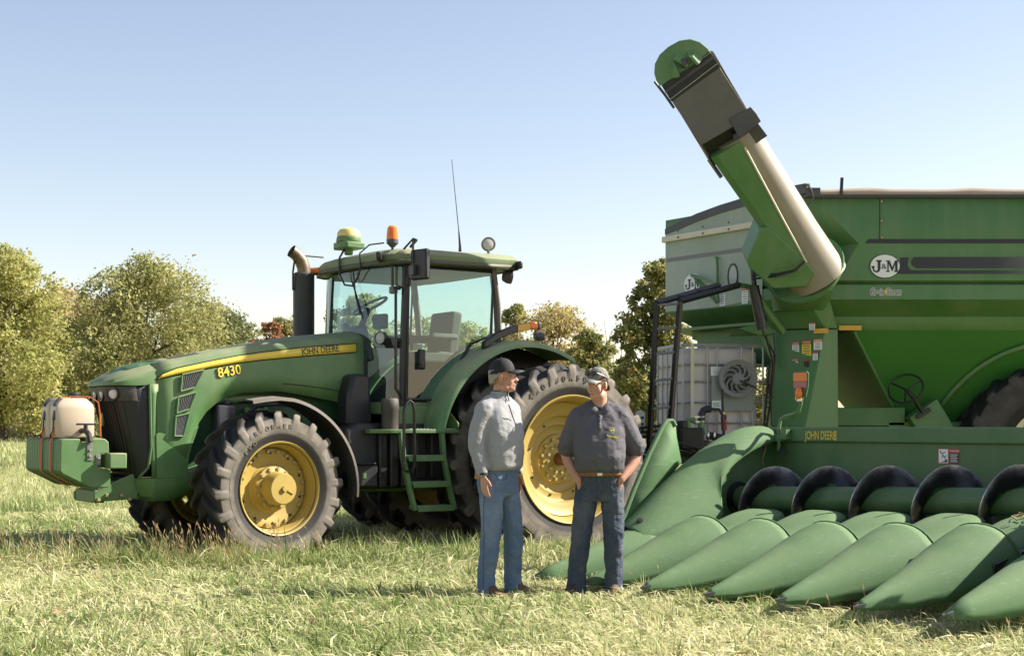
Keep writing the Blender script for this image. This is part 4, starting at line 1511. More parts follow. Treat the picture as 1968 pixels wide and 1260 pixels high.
# platform
q = MB()
q.prism([(1.90, 0.86), (1.90, 1.0), (1.80, 1.12), (1.70, 1.16), (0.94, 1.16), (0.94, 0.86)], 1.225, 1.265, 'xy')
q.build('step_platform', 'green', tractor, 0.006)
q = MB()
q.prism([(1.50, 1.265), (1.50, 1.50), (0.98, 1.50), (0.93, 1.44), (0.93, 1.265)], 0.865, 0.885)
q.prism([(0.88, 1.27), (1.14, 1.27), (1.14, 1.33), (0.885, 1.50)], 0.93, 0.95, 'yz')
q.build('step_guard', 'green', tractor, 0.006)
q = MB()
for i in range(14):
    q.box((1.50 - 0.04 * i, 1.10, 1.268), (0.018, 0.06, 0.012))
o = q.build('tread_teeth', 'galv', tractor)
o['kind'] = 'stuff'
# ladder: two bent side rails, four treads
L0 = [(1.625, 1.15, 1.24), (1.615, 1.17, 0.98), (1.545, 1.18, 0.66), (1.49, 1.19, 0.445)]
L1 = [(1.15, 1.15, 1.24), (1.14, 1.17, 0.98), (1.075, 1.18, 0.66), (1.02, 1.19, 0.445)]
for L in (L0, L1):
    q = MB()
    q.loft([[(x - 0.022, y - 0.03, z), (x + 0.022, y - 0.03, z), (x + 0.022, y + 0.03, z), (x - 0.022, y + 0.03, z)] for x, y, z in L])
    q.build('step_rail', 'green', tractor, 0.004)
for z, x0, x1 in ((0.985, 1.61, 1.14), (0.72, 1.555, 1.085), (0.475, 1.50, 1.03)):
    q = MB()
    q.box(((x0 + x1) / 2, 1.15, z), (x0 - x1 - 0.04, 0.20, 0.035))
    q.box(((x0 + x1) / 2, 1.245, z - 0.012), (x0 - x1 - 0.04, 0.012, 0.06))
    q.build('step_tread', 'green', tractor, 0.005)
q = MB()
q.tube([(1.60, 1.24, 0.84), (1.66, 1.26, 0.86), (1.665, 1.28, 1.45), (1.64, 1.28, 1.53), (1.60, 1.28, 1.555), (1.565, 1.28, 1.53), (1.55, 1.28, 1.45), (1.53, 1.26, 0.9), (1.55, 1.24, 0.84)], 0.016, 8)
q.build('hand_rail', 'blackmetal', tractor)
# exhaust
ex, ey = 1.79, -0.75
q = MB()
q.lathe([(0.118, 1.6), (0.118, 2.98), (0.10, 3.0), (0.075, 3.0)], 28, Matrix.Translation((ex, ey, 0)))
q.build('exhaust_stack', paint('sooty black stack', (0.03, 0.03, 0.031), 0.55, 0.25), tractor)
q = MB()
P = [(ex, ey, 2.98), (ex, ey, 3.05), (ex + 0.03, ey, 3.13), (ex + 0.09, ey, 3.20), (ex + 0.15, ey, 3.235)]
q.tube(P, [0.075, 0.074, 0.074, 0.072, 0.072], 18, False)
q.tube(P, [0.068, 0.067, 0.067, 0.066, 0.066], 18, False)
q.build('exhaust_elbow', plain('heat-stained steel', (0.20, 0.15, 0.10), 0.45, 0.6, 0.4, 9), tractor)
q = MB()
q.tube([(ex + 0.10, ey, 3.2), (ex + 0.14, ey + .02, 3.0), (ex + 0.13, ey, 2.8)], 0.012, 5)
q.tube([(ex - 0.02, ey, 3.19), (1.5, -0.85, 3.2)], 0.009, 5)
q.tube([(ex - 0.08, ey, 3.0), (1.6, -0.86, 3.08)], 0.004, 5)
q.build('exhaust_stay', 'blackmetal', tractor)
# far side tank so the belly reads closed
q = MB()
q.prism([(2.0, 0.70), (2.0, 1.35), (0.9, 1.35), (0.9, 0.70)], -0.90, -0.45)
q.build('battery_box', 'black', tractor, 0.03)
q = MB()
q.prism([(1.9, 0.62), (2.15, 0.70), (0.5, 0.70), (0.5, 0.60)], 0.30, 0.55)
q.build('drawbar_frame', 'green', tractor, 0.01)
q = MB()
q.box((-0.75, 0, 0.75), (0.7, 0.5, 0.3))
q.box((-1.1, 0, 0.5), (0.7, 0.12, 0.06))
for s in (1, -1):
    q.tube([(-0.4, s * 0.35, 0.7), (-1.1, s * 0.42, 0.62)], 0.04, 8)
q.build('hitch', 'blackmetal', tractor, 0.02)

# ---------------------------------------------------------------- front weights
q = MB()
q.box((4.22, 0, 0.68), (0.42, 0.56, 0.16))
q.box((4.42, 0, 0.63), (0.10, 0.60, 0.12))
q.prism([(4.05, 0.60), (4.48, 0.58), (4.48, 0.66), (4.30, 0.76), (4.05, 0.86)], 0.28, 0.32)
q.prism([(4.05, 0.60), (4.48, 0.58), (4.48, 0.66), (4.30, 0.76), (4.05, 0.86)], -0.32, -0.28)
q.box((4.36, 0, 0.97), (0.10, 1.30, 0.13))
q.build('weight_bracket', 'green', tractor, 0.01)
WP = [(4.865, 1.165), (4.84, 1.182), (4.69, 1.182), (4.67, 1.15), (4.59, 1.15), (4.575, 1.182), (4.455, 1.182), (4.42, 1.15), (4.415, 1.05), (4.50, 1.04), (4.515, 0.915), (4.43, 0.90), (4.40, 0.885), (4.405, 0.75), (4.43, 0.727), (4.585, 0.727), (4.85, 0.862), (4.872, 0.89)]
wm = MB()
wm.prism(WP, -0.0245, 0.0245)
slab = wm.mesh('weight_slab', 'green', 25)
for i in range(20):
    o = link('weight_slab', slab, tractor)
    o.location = (0.0, -0.545 + 0.0575 * i, 0.003 * math.sin(i * 2.3))
    b = o.modifiers.new('edge', 'BEVEL')
    b.width = 0.009
    b.segments = 2
    b.limit_method = 'ANGLE'
q = MB()
q.box((4.365, 0.60, 0.975), (0.165, 0.16, 0.145))
q.build('weight_clamp', 'green', tractor, 0.012)
q = MB()
q.box((4.60, 0.577, 1.06), (0.05, 0.008, 0.16))
q.box((4.52, 0.577, 0.985), (0.045, 0.008, 0.10))
q.build('weight_plate', 'grey', tractor, 0.002)
for z, x in ((1.075, 4.60), (1.02, 4.60), (1.0, 4.52), (0.96, 4.52)):
    o = link('bolt', bolt_me, tractor)
    o.matrix_local = axis_mat((x, 0.578, z), (0, 1, 0)) @ Matrix.Scale(0.6, 4)
for x, z in ((4.44, 0.60), (4.36, 0.64), (4.22, 0.64), (4.14, 0.60)):
    o = link('bolt', bolt_me, tractor)
    o.matrix_local = axis_mat((x, 0.321, z), (0, 1, 0))

M['tyre_letter'] = plain('moulded tyre lettering', (0.10, 0.088, 0.072), 0.75)
round_text('480/80R50', rw, 0.835, 0.2405, 0.085, R(97), R(6.2), 'tyre_letter')
round_text('PERFORMER', fw, 0.595, 0.2385, 0.062, R(86), R(6.4), 'tyre_letter')
round_text('EVO', fw, 0.525, 0.2365, 0.055, R(112), R(7.0), 'tyre_letter')


# ---------------------------------------------------------------- spray tank strapped on the weights
def on_tractor(o):
    o.matrix_world = tractor_m @ o.matrix_world
    return o


tractor_m = Matrix.Translation(tractor.location) @ Matrix.Rotation(math.pi + TH, 4, 'Z')
jug = thing('spray_tank', 'cream plastic tank with black cap strapped on top of the green front weights', 'tank')
q = MB()


def jug_ring(z, k):
    P = [(-.20, -.36), (-.14, -.40), (.14, -.40), (.20, -.36), (.20, -.06), (.17, -.02), (.17, .04), (.20, .08), (.20, .36), (.14, .40), (-.14, .40), (-.20, .36), (-.20, .08), (-.17, .04), (-.17, -.02), (-.20, -.06)]
    return [(4.67 + x * k * 0.9, 0.14 + 0.65 * y * (1 - (1 - k) * 0.6), z) for x, y in P]


q.loft([jug_ring(1.188, 0.93), jug_ring(1.215, 1.0), jug_ring(1.46, 1.0), jug_ring(1.50, 0.95), jug_ring(1.545, 0.72), jug_ring(1.56, 0.66)])
q.build('tank_body', 'poly', jug, 0.012)
q = MB()
q.lathe([(0.058, 1.555), (0.06, 1.60), (0.05, 1.612), (0.0, 1.614)], 20, Matrix.Translation((4.64, 0.22, 0)))
q.build('tank_cap', 'black', jug)
q = MB()
q.tube([(4.62, 0.38, 1.255), (4.62, 0.52, 1.255), (4.61, 0.58, 1.22), (4.60, 0.60, 1.15)], 0.026, 10)
q.box((4.62, 0.52, 1.315), (0.17, 0.03, 0.018))
q.tube([(4.62, 0.52, 1.26), (4.62, 0.52, 1.315)], 0.02, 8)
q.build('tank_valve', 'black', jug)
on_tractor(jug)
for k, (v, nm) in enumerate(((0.0, 'orange ratchet strap over the cream tank, the one farther from the tank valve'), (0.32, 'orange ratchet strap over the cream tank, the one nearer the tank valve'))):
    st = thing('ratchet_strap', nm, 'strap')
    q = MB()
    y = v

    def sect(x, z, nx, nz, w=0.016):
        return [(x, y - w, z), (x, y + w, z), (x + nx * 0.006, y + w, z + nz * 0.006), (x + nx * 0.006, y - w, z + nz * 0.006)]
    front = [(4.60, 0.712, 0, -1), (4.84, 0.838, .4, -.9), (4.884, 0.88, 1, -.3), (4.884, 1.15, 1, 0), (4.872, 1.186, .9, .4), (4.845, 1.25, 1, 0), (4.84, 1.45, 1, 0.1)]
    q.loft([sect(*p) for p in front])
    q.build('webbing', 'orange_strap', st)
    q = MB()
    top = [(4.83, 1.47, 1, .3), (4.80, 1.525, .6, .7), (4.70, 1.572, 0, 1), (4.52, 1.572, 0, 1), (4.44, 1.52, -.6, .6), (4.425, 1.40, -1, 0), (4.42, 1.20, -1, 0)]
    q.loft([sect(*p) for p in top])
    q.build('webbing', 'orange_strap', st)
    q = MB()
    q.box((4.815, y, 1.52), (0.05, 0.05, 0.10), (0, R(-40), 0))
    q.box((4.85, y + 0.01, 1.40), (0.03, 0.04, 0.09), (0, R(-10), R(10)))
    q.build('ratchet', 'dark_grey', st, 0.008)
    q = MB()
    q.tube([(4.86, y, 1.36), (4.865, y + 0.015, 1.30), (4.862, y - 0.01, 1.25), (4.878, y - 0.03, 1.215), (4.885, y - 0.01, 1.19), (4.885, y + 0.015, 1.21)], 0.007, 6)
    q.build('hook', 'blackmetal', st)
    on_tractor(st)
# ================================================================== corn head (row-crop header lying on the grass)
ROW = 0.643
head = thing('corn_head', 'green corn header with pointed snouts and spiral cross auger lying on the grass', 'corn header', (0.17, 11.34, 0), math.atan2(-0.793, 0.608))
tilt = lambda x: 0.028 * x


def snout_mesh(seed):
    rd = random.Random(seed)
    q = MB()
    rings = []
    st = [(0.0, 0.016, 0.105, 0.075), (0.05, 0.034, 0.135, 0.07), (0.2, 0.068, 0.185, 0.06), (0.4, 0.118, 0.255, 0.06), (0.65, 0.182, 0.35, 0.08), (0.9, 0.238, 0.448, 0.12), (1.08, 0.272, 0.512, 0.16), (1.18, 0.288, 0.540, 0.19), (1.25, 0.298, 0.552, 0.22)]
    for y, w, zt, zb in st:
        ring = []
        for k in range(17):
            a = math.pi * k / 16
            c, s_ = math.cos(a), math.sin(a)
            x = w * (abs(c) ** 0.85) * (1 if c > 0 else -1)
            z = zb + (zt - zb) * s_ ** 0.80
            yy = y + (0.10 * (1 - s_) if y > 1.0 else 0) * (y - 1.0) / 0.25
            ring.append((x, yy, z))
        rings.append(ring)
    q.loft(rings, False)
    # rolled rear edge
    e = rings[-1]
    return q, e


sn, edge = snout_mesh(1)
SN_ME = sn.mesh('snout', 'poly_green', 60)
SN_EDGE = MB().tube(edge, 0.008, 6).mesh('rear_edge', 'poly_green')
TIP_ME = MB().loft([[(x * w, y, 0.09 + z * h) for x, z in ((-1, -.6), (1, -.6), (1, .6), (0, 1), (-1, .6))] for y, w, h in ((-0.025, .005, .008), (0.01, .019, .022), (0.05, .032, .036))]).mesh('wear_tip', 'dark_grey', 30)
hd_q = MB()
rings = []
for y, w, zt, zb in ((1.08, 0.215, 0.375, 0.22), (1.25, 0.23, 0.41, 0.26), (1.45, 0.24, 0.46, 0.31), (1.65, 0.242, 0.525, 0.38), (1.80, 0.24, 0.565, 0.43), (1.93, 0.235, 0.585, 0.46), (2.02, 0.20, 0.58, 0.48), (2.06, 0.12, 0.55, 0.49)):
    ring = []
    for k in range(15):
        a = math.pi * k / 14
        c, s_ = math.cos(a), math.sin(a)
        ring.append((w * (abs(c) ** 0.7) * (1 if c > 0 else -1), y, zb + (zt - zb) * s_ ** 0.6))
    rings.append(ring)
hd_q.loft(rings, False)
HOOD_ME = hd_q.mesh('row_hood', 'poly_green', 60)
WID = 6 * ROW
for i in range(1, 6):
    x = i * ROW
    z = tilt(x) + random.uniform(-0.006, 0.006)
    s = link('snout', SN_ME, head)
    s.location = (x, 0.01 * random.uniform(-1, 1), z)
    s.rotation_euler = (R(random.uniform(-0.5, 0.5)), 0, R(random.uniform(-0.6, 0.6)))
    m_ = s.modifiers.new('thickness', 'SOLIDIFY')
    m_.thickness = 0.008
    link('rear_edge', SN_EDGE, s)
    link('wear_tip', TIP_ME, s)
    if i < 6:
        h = link('row_hood', HOOD_ME, head)
        h.location = (x, 0, tilt(x))
        m_ = h.modifiers.new('thickness', 'SOLIDIFY')
        m_.thickness = 0.006
# row units (dark steel between the hoods)
for i in range(0, 6):
    x = (i + 0.5) * ROW
    q = MB()
    q.box((x - 0.10, 1.55, 0.36 + tilt(x)), (0.10, 1.0, 0.10), (R(12), 0, 0))
    q.box((x + 0.10, 1.55, 0.36 + tilt(x)), (0.10, 1.0, 0.10), (R(12), 0, 0))
    q.box((x, 1.90, 0.30 + tilt(x)), (0.5, 0.3, 0.2))
    q.build('row_unit', 'blackmetal', head, 0.01)
# low frame
q = MB()
q.box((WID / 2, 2.33, 0.31), (WID, 0.90, 0.08))
q.box((WID / 2, 2.62, 0.22), (WID, 0.25, 0.2))
q.build('trough', paint('trough steel', (0.03, 0.035, 0.03), 0.55, 0.4), head, 0.01)
# back sheet with folded top beam
q = MB()
q.box((WID / 2, 2.80, 0.78), (WID, 0.025, 0.78))
q.build('back_sheet', 'head_green', head)
q = MB()
q.prism([(2.755, 1.155), (2.745, 1.165), (2.745, 1.278), (2.76, 1.290), (2.93, 1.290), (2.93, 1.155)], 0.0, WID, 'yz')
beam = q.build('top_beam', 'head_green', head, 0.006)
text('JOHN DEERE', 0.105, (0.61, 2.741, 1.213), (1, 0, 0), (0, 0, 1), 'decal_yellow', beam, 'lettering', 0.001, 0.001, 0.35)
q = MB()
q.box((0.775, 2.7435, 1.213), (0.035, 0.002, 0.085))
q.build('decal_patch', plain('faded yellow film', (0.35, 0.27, 0.05), 0.5), beam)
# warning sign
q = MB()
q.box((1.905, 2.785, 1.055), (0.205, 0.003, 0.125))
sg = q.build('warning_sign', 'decal_red', head)
q = MB()
q.box((1.855, 2.7825, 1.055), (0.088, 0.002, 0.112))
q.build('sign_panel', 'decal_white', sg)
q = MB()
q.box((1.957, 2.7825, 1.040), (0.088, 0.002, 0.080))
q.build('sign_panel', 'decal_black', sg)
q = MB()
q.prism([(1.82, 1.005), (1.893, 1.005), (1.893, 1.03), (1.855, 1.012)], 2.7805, 2.7815)
for p in ([(1.825, 1.09), (1.85, 1.065), (1.87, 1.04)], [(1.84, 1.075), (1.872, 1.088)], [(1.85, 1.065), (1.842, 1.04)], [(1.865, 1.045), (1.885, 1.06)], [(1.868, 1.042), (1.88, 1.022)]):
    for a, b in zip(p, p[1:]):
        q.tube([(a[0], 2.781, a[1]), (b[0], 2.781, b[1])], 0.003, 4)
q.ball((1.828, 2.781, 1.095), 0.005, 8, 5)
o = q.build('pictogram', 'decal_black', sg)
o['kind'] = 'stuff'
text('! DANGER', 0.022, (1.957, 2.7825, 1.097), (1, 0, 0), (0, 0, 1), 'decal_white', sg, 'lettering', 0.0005)
q = MB()
for k in range(5):
    q.box((1.957 - 0.004 * (k % 2), 2.781, 1.068 - 0.014 * k), (0.07 - 0.01 * (k % 2), 0.001, 0.005))
o = q.build('print_lines', 'decal_white', sg)
o['kind'] = 'stuff'

# cross auger
AY, AZ = 2.33, 0.655
q = MB()
q.tube([(0.05, AY, AZ + tilt(0)), (WID - 0.05, AY, AZ + tilt(WID))], 0.108, 24)
auger = q.build('cross_auger', 'head_green', head)


def flight_mat():
    m, nt, b = nodes_of('worn auger flight')
    at = nt.nodes.new('ShaderNodeAttribute')
    at.attribute_name = 'edge'
    n1 = noise(nt, 7.0, 6, 0.65)
    n2 = noise(nt, 60.0, 3, 0.6)
    f = math_n(nt, 'ADD', at.outputs['Fac'], math_n(nt, 'MULTIPLY', math_n(nt, 'SUBTRACT', n1, 0.5), 0.9), False)
    c = ramp(nt, f, [(0.0, (0.02, 0.10, 0.03)), (0.05, (0.02, 0.075, 0.025)), (0.12, (0.008, 0.0075, 0.008)), (0.45, (0.016, 0.015, 0.018)), (0.68, (0.07, 0.066, 0.078)), (0.9, (0.26, 0.25, 0.27)), (1.0, (0.42, 0.41, 0.41))])
    sp = math_n(nt, 'MULTIPLY', math_n(nt, 'SUBTRACT', n2, 0.56, True), 4.0, True)
    nt.links.new(mixc(nt, sp, c, (0.02, 0.017, 0.015)), b.inputs['Base Color'])
    nt.links.new(math_n(nt, 'MULTIPLY', f, 0.65, True), b.inputs['Metallic'])
    b.inputs['Roughness'].default_value = 0.28
    return m


FL = flight_mat()
PITCH = 0.60
for k in range(6):
    seg = 36
    vs, fs, ed = [], [], []
    rr_ = [0.100, 0.15, 0.21, 0.255, 0.282]
    for j in range(seg + 1):
        ph = 2 * math.pi * j / seg - 1.2
        x = 0.30 + PITCH * k + PITCH * (ph / (2 * math.pi))
        for t, r_ in enumerate(rr_):
            vs.append((x + 0.02 * (t / 4) * 0, AY - r_ * math.cos(ph), AZ + tilt(x) + r_ * math.sin(ph)))
            ed.append(t / 4)
    n = len(rr_)
    for j in range(seg):
        for t in range(n - 1):
            fs.append((j * n + t, j * n + t + 1, (j + 1) * n + t + 1, (j + 1) * n + t))
    me = bpy.data.meshes.new('auger_flight')
    me.from_pydata(vs, [], fs)
    me.attributes.new('edge', 'FLOAT', 'POINT').data.foreach_set('value', ed)
    for p in me.polygons:
        p.use_smooth = True
    me.materials.append(FL)
    o = link('auger_flight', me, auger)
    m_ = o.modifiers.new('thickness', 'SOLIDIFY')
    m_.thickness = 0.008
    m_ = o.modifiers.new('crisp', 'EDGE_SPLIT')
    m_.split_angle = R(40)

# left end: low outer snout, sweeping end shield, fin sheet, inner plate
q = MB()
rings = []
for y, w, zt, zb in ((0.0, 0.016, 0.105, 0.07), (0.2, 0.06, 0.18, 0.05), (0.5, 0.12, 0.27, 0.05), (0.8, 0.18, 0.36, 0.08), (1.1, 0.23, 0.44, 0.12), (1.25, 0.245, 0.475, 0.14)):
    rings.append([(w * (abs(math.cos(a)) ** 0.85) * (1 if math.cos(a) > 0 else -1), y + (0.12 * (1 - math.sin(a)) * (y > 1.2)), zb + (zt - zb) * math.sin(a) ** 0.8) for a in (math.pi * k / 14 for k in range(15))])
q.loft(rings, False)
outer = q.build('outer_snout', 'poly_green', head, 0, 60, solid=0.008)
link('wear_tip', TIP_ME, outer)
MB().tube(rings[-1], 0.008, 6).build('rear_edge', 'poly_green', outer)
q = MB()
rings = []
for y, zr, xi, yi, zi in ((1.02, 0.45, 0.14, 1.06, 0.33), (1.2, 0.575, 0.20, 1.30, 0.36), (1.45, 0.775, 0.24, 1.62, 0.40), (1.68, 0.93, 0.25, 1.80, 0.44), (1.86, 1.035, 0.24, 1.95, 0.50), (2.0, 1.11, 0.21, 1.87, 0.70), (2.14, 1.175, 0.18, 1.97, 0.86), (2.28, 1.235, 0.16, 2.13, 0.97), (2.45, 1.285, 0.14, 2.36, 1.07), (2.6, 1.305, 0.13, 2.55, 1.13), (2.74, 1.30, 0.12, 2.74, 1.16)):
    R0 = Vector((-0.04, y, zr))
    In = Vector((xi, yi, zi))
    ring = [Vector((-0.26, y + 0.03, zr - 0.42)), Vector((-0.25, y + 0.01, zr - 0.2)), Vector((-0.20, y, zr - 0.08)), Vector((-0.12, y, zr - 0.015)), R0, R0 + Vector((0.08, 0, -0.03))]
    A = ring[-1]
    for t in (0.2, 0.45, 0.75, 1.0):
        ring.append(A.lerp(In, t) + Vector((0.05 * math.sin(math.pi * t), 0, 0)))
    rings.append(ring)
q.loft(rings, False)
shield = q.build('end_shield', 'poly_green', head, 0, 60, solid=0.010)
m_ = shield.modifiers.new('smooth', 'SUBSURF')
m_.levels = m_.render_levels = 1
q = MB()
q.lathe([(0.028, 0), (0.028, 0.006), (0.0, 0.006)], 14, axis_mat((0.03, 1.12, 0.50), (0.6, -0.45, 0.62)))
q.lathe([(0.014, 0.004), (0.014, 0.01), (0.0, 0.01)], 10, axis_mat((0.03, 1.12, 0.50), (0.6, -0.45, 0.62)))
q.build('shield_plug', 'black', shield)
q = MB()
q.loft([[(-0.16, 1.08, 0.44), (-0.16, 1.12, 0.42)], [(-0.17, 1.25, 0.74), (-0.15, 1.42, 0.62)], [(-0.19, 1.45, 1.05), (-0.16, 1.62, 0.83)], [(-0.21, 1.62, 1.27), (-0.17, 1.80, 0.98)], [(-0.215, 1.70, 1.335), (-0.20, 1.77, 1.20)], [(-0.215, 1.73, 1.335), (-0.21, 1.765, 1.30)]], False)
fin = q.build('divider_fin', 'poly_green', head, 0, 50, solid=0.012)
MB().tube([(-0.165, 1.07, 0.44), (-0.175, 1.24, 0.75), (-0.195, 1.44, 1.06), (-0.215, 1.61, 1.28), (-0.222, 1.69, 1.345), (-0.218, 1.735, 1.345), (-0.21, 1.765, 1.30)], 0.022, 8).build('fin_edge', 'poly_green', fin)
q = MB()
q.prism([(2.0, 0.32), (2.02, 0.9), (2.25, 1.12), (2.45, 1.2), (2.80, 1.2), (2.80, 0.32)], -0.015, 0.012, 'yz')
q.build('end_plate', 'head_green', head)
q = MB()
q.lathe([(0.15, 0), (0.15, 0.01), (0.10, 0.02), (0.10, 0.06), (0.0, 0.06)], 26, axis_mat((0.013, AY, AZ), (1, 0, 0)))
q.build('auger_bearing', 'blackmetal', head)
q = MB()
q.tube([(0.05, 2.66, 1.18), (0.04, 2.66, 1.10), (0.02, 2.64, 1.0)], 0.008, 5)
for k in range(5):
    q.tube([(0.02, 2.64, 1.0), (0.0 + 0.02 * k - 0.02, 2.62 + 0.01 * (k % 2), 0.92 - 0.02 * (k % 3))], 0.003, 4)
q.build('frayed_strap', plain('frayed tan cord', (0.30, 0.22, 0.12), 0.9), head)

# the right end mirrors the left one, just outside the picture
for src in (outer, shield, fin):
    c_ = copy_tree(src, head)
    c_.location = (WID, 0, tilt(WID))
    c_.scale = (-1, 1, 1)
# warning lamp on a bent pipe
q = MB()
q.tube([(0.165, 2.70, 1.08), (0.165, 2.70, 1.29), (0.18, 2.70, 1.355), (0.24, 2.70, 1.385), (0.34, 2.70, 1.40), (0.395, 2.70, 1.43), (0.42, 2.70, 1.49), (0.425, 2.70, 1.55)], 0.017, 10)
q.box((0.165, 2.715, 1.19), (0.07, 0.07, 0.06))
q.box((0.235, 2.715, 1.225), (0.07, 0.08, 0.09))
pole = q.build('lamp_pole', 'green', head)
q = MB()
q.prism([(0.355, 1.55), (0.33, 1.65), (0.325, 1.765), (0.345, 1.785), (0.485, 1.785), (0.505, 1.765), (0.50, 1.65), (0.475, 1.55)], 2.70, 2.715)
plate = q.build('lamp_plate', 'poly_green', head, 0.004)
q = MB()
q.box((0.415, 2.697, 1.735), (0.155, 0.003, 0.075))
q.build('reflector', 'decal_orange', plate)
q = MB()
q.box((0.415, 2.697, 1.665), (0.15, 0.003, 0.055))
q.build('reflector', plain('faded red reflector', (0.38, 0.12, 0.12), 0.3), plate)
q = MB()
q.ball((0.42, 2.675, 1.585), (0.034, 0.034, 0.062), 14, 10)
q.build('amber_lamp', 'amber', plate)
q = MB()
q.tube([(0.42, 2.68, 1.52), (0.42, 2.68, 1.545)], 0.026, 10)
q.tube([(0.365, 2.69, 1.56), (0.37, 2.69, 1.53), (0.41, 2.69, 1.51), (0.455, 2.69, 1.53), (0.465, 2.69, 1.56)], 0.004, 5)
q.build('lamp_guard', 'chrome', plate)
q = MB()
q.tube([(0.19, 2.69, 1.10), (0.20, 2.67, 1.06), (0.22, 2.67, 1.02), (0.24, 2.68, 1.06), (0.27, 2.69, 1.08)], 0.008, 6)
q.build('lamp_cable', 'rubber_hose', head)

# leftover stalks and husks in the trough
q = MB()
rd = random.Random(5)
for k in range(150):
    x = rd.uniform(1.3, 3.7)
    c = Vector((x, rd.uniform(1.95, 2.25), 0.44 + tilt(x) + rd.uniform(0, .07)))
    d = Vector((rd.uniform(-1, 1), rd.uniform(-1, 1), rd.uniform(-.2, .3))).normalized()
    L = rd.uniform(0.03, 0.14)
    q.tube([c - d * L, c + d * L], rd.uniform(0.003, 0.009), 4)
o = q.build('crop_residue', plain('brown husk litter', (0.13, 0.08, 0.045), 0.9, 0, 0.5, 30), head)
o['kind'] = 'stuff'
q = MB()
for k in range(220):
    x = rd.gauss(3.42, 0.12)
    c = Vector((x, rd.gauss(1.85, 0.09), 0.585 + tilt(x) + rd.uniform(-.02, .03)))
    d = Vector((rd.uniform(-1, 1), rd.uniform(-1, 1), rd.uniform(-.2, .2))).normalized()
    L = rd.uniform(0.008, 0.035)
    q.tube([c - d * L, c + d * L], rd.uniform(0.002, 0.006), 4)
o = q.build('chaff_pile', plain('tan chaff', (0.34, 0.22, 0.11), 0.9, 0, 0.4, 30), head)
o['kind'] = 'stuff'
# ================================================================== grain cart
cart = thing('grain_cart', 'large green grain cart with raised unloading auger and rolled tarp behind the corn header', 'grain cart', (5.5, 18.0, 0))
CO = Vector((5.5, 18.0, 0))


def cl(p):
    return (p[0] - CO.x, p[1] - CO.y, p[2])


class CB(MB):
    """builder fed with world coordinates of the cart's surroundings, stored relative to the cart's base"""

    def build(self, name, mat, parent=None, **kw):
        self.v = [cl(p) for p in self.v]
        return MB.build(self, name, mat, parent or cart, **kw)


LV = [(3.91, 0.0), (3.375, 0.0), (2.955, 0.0), (2.925, 0.055), (2.90, 0.0), (2.74, -0.004), (2.565, 0.30), (2.405, 0.30)]
path = []
for name_, base, inw, xs in (
        ('F', (2.75, 20.3), (0.3, -0.95), None),
        ('A', (1.96, 18.1), (1.15, 0.25), None),
        ('B', (2.92, 16.745), (0.85, 0.9), None),
        ('I', None, (0.5, 1.0), [(3.18, 16.42), (3.38, 16.95), (3.2, 16.55), (3.2, 16.5), (3.2, 16.45), (3.22, 16.42), (3.40, 16.62), (3.40, 16.60)]),
        ('C', None, (0.0, 1.0), [(3.41, 16.2), (3.95, 16.2), (3.70, 16.2), (3.68, 16.255), (3.66, 16.2), (3.60, 16.196), (3.66, 16.5), (3.64, 16.5)]),
        ('E', (9.2, 16.2), (0, 1.0), None),
        ('G', (9.2, 20.3), (-0.5, -0.9), None)):
    ring = []
    for k, (z, off) in enumerate(LV):
        if xs is None:
            ring.append((base[0] + inw[0] * off, base[1] + inw[1] * off, z))
        else:
            ring.append((xs[k][0], xs[k][1], z))
    path.append(ring)
q = CB()
q.loft(path, False)
body = q.build('cart_body', 'cart_green', solid=0.008, smooth=15)
# hopper underneath
q = CB()
top = [(3.95, 16.50, 2.41), (8.9, 16.50, 2.41), (8.9, 20.0, 2.41), (3.95, 20.0, 2.41)]
mid = [(4.62, 17.15, 1.45), (8.2, 17.15, 1.45), (8.2, 19.4, 1.45), (4.62, 19.4, 1.45)]
bot = [(5.2, 17.55, 0.75), (7.5, 17.55, 0.75), (7.5, 18.9, 0.75), (5.2, 18.9, 0.75)]
q.loft([top, mid, bot])
q.build('hopper', 'hopper_green', smooth=15)
q = CB()
q.tube([(3.97, 16.495, 2.39), (4.62, 17.145, 1.45)], 0.02, 6)
q.build('hopper_seam', 'cart_green')
q = CB()
q.prism([(4.5, 17.0), (5.6, 17.0), (5.4, 17.5), (4.7, 17.5)], 0.6, 1.35, 'xy')
q.prism([(3.6, 17.0), (4.7, 17.0), (4.7, 17.25), (3.6, 17.25)], 1.30, 1.52, 'xy')
q.prism([(3.9, 17.05), (4.5, 17.05), (4.5, 17.2), (3.9, 17.2)], 0.5, 1.3, 'xy')
q.build('sump_box', 'cart_green', bevel=0.01)
# floor/top of the load box so light does not leak
q = CB()
q.prism([(2.05, 18.1), (2.95, 16.8), (3.45, 16.7), (9.15, 16.25), (9.15, 20.25), (2.8, 20.25)], 2.50, 2.53, 'xy')
q.build('cart_floor', 'cart_green')
# corner column that carries the auger
q = CB()
q.loft([[(3.03, 16.60, 2.41), (3.585, 16.28, 2.41), (3.77, 16.45, 2.41), (3.55, 17.0, 2.41), (3.1, 17.1, 2.41)],
        [(3.03, 16.56, 1.30), (3.345, 16.20, 1.30), (3.765, 16.40, 1.30), (3.55, 17.0, 1.30), (3.1, 17.1, 1.30)],
        [(3.05, 16.54, 0.35), (3.2, 16.2, 0.35), (3.76, 16.38, 0.35), (3.55, 17.0, 0.35), (3.1, 17.1, 0.35)]])
column = q.build('auger_column', 'cart_green', smooth=15, bevel=0.008)
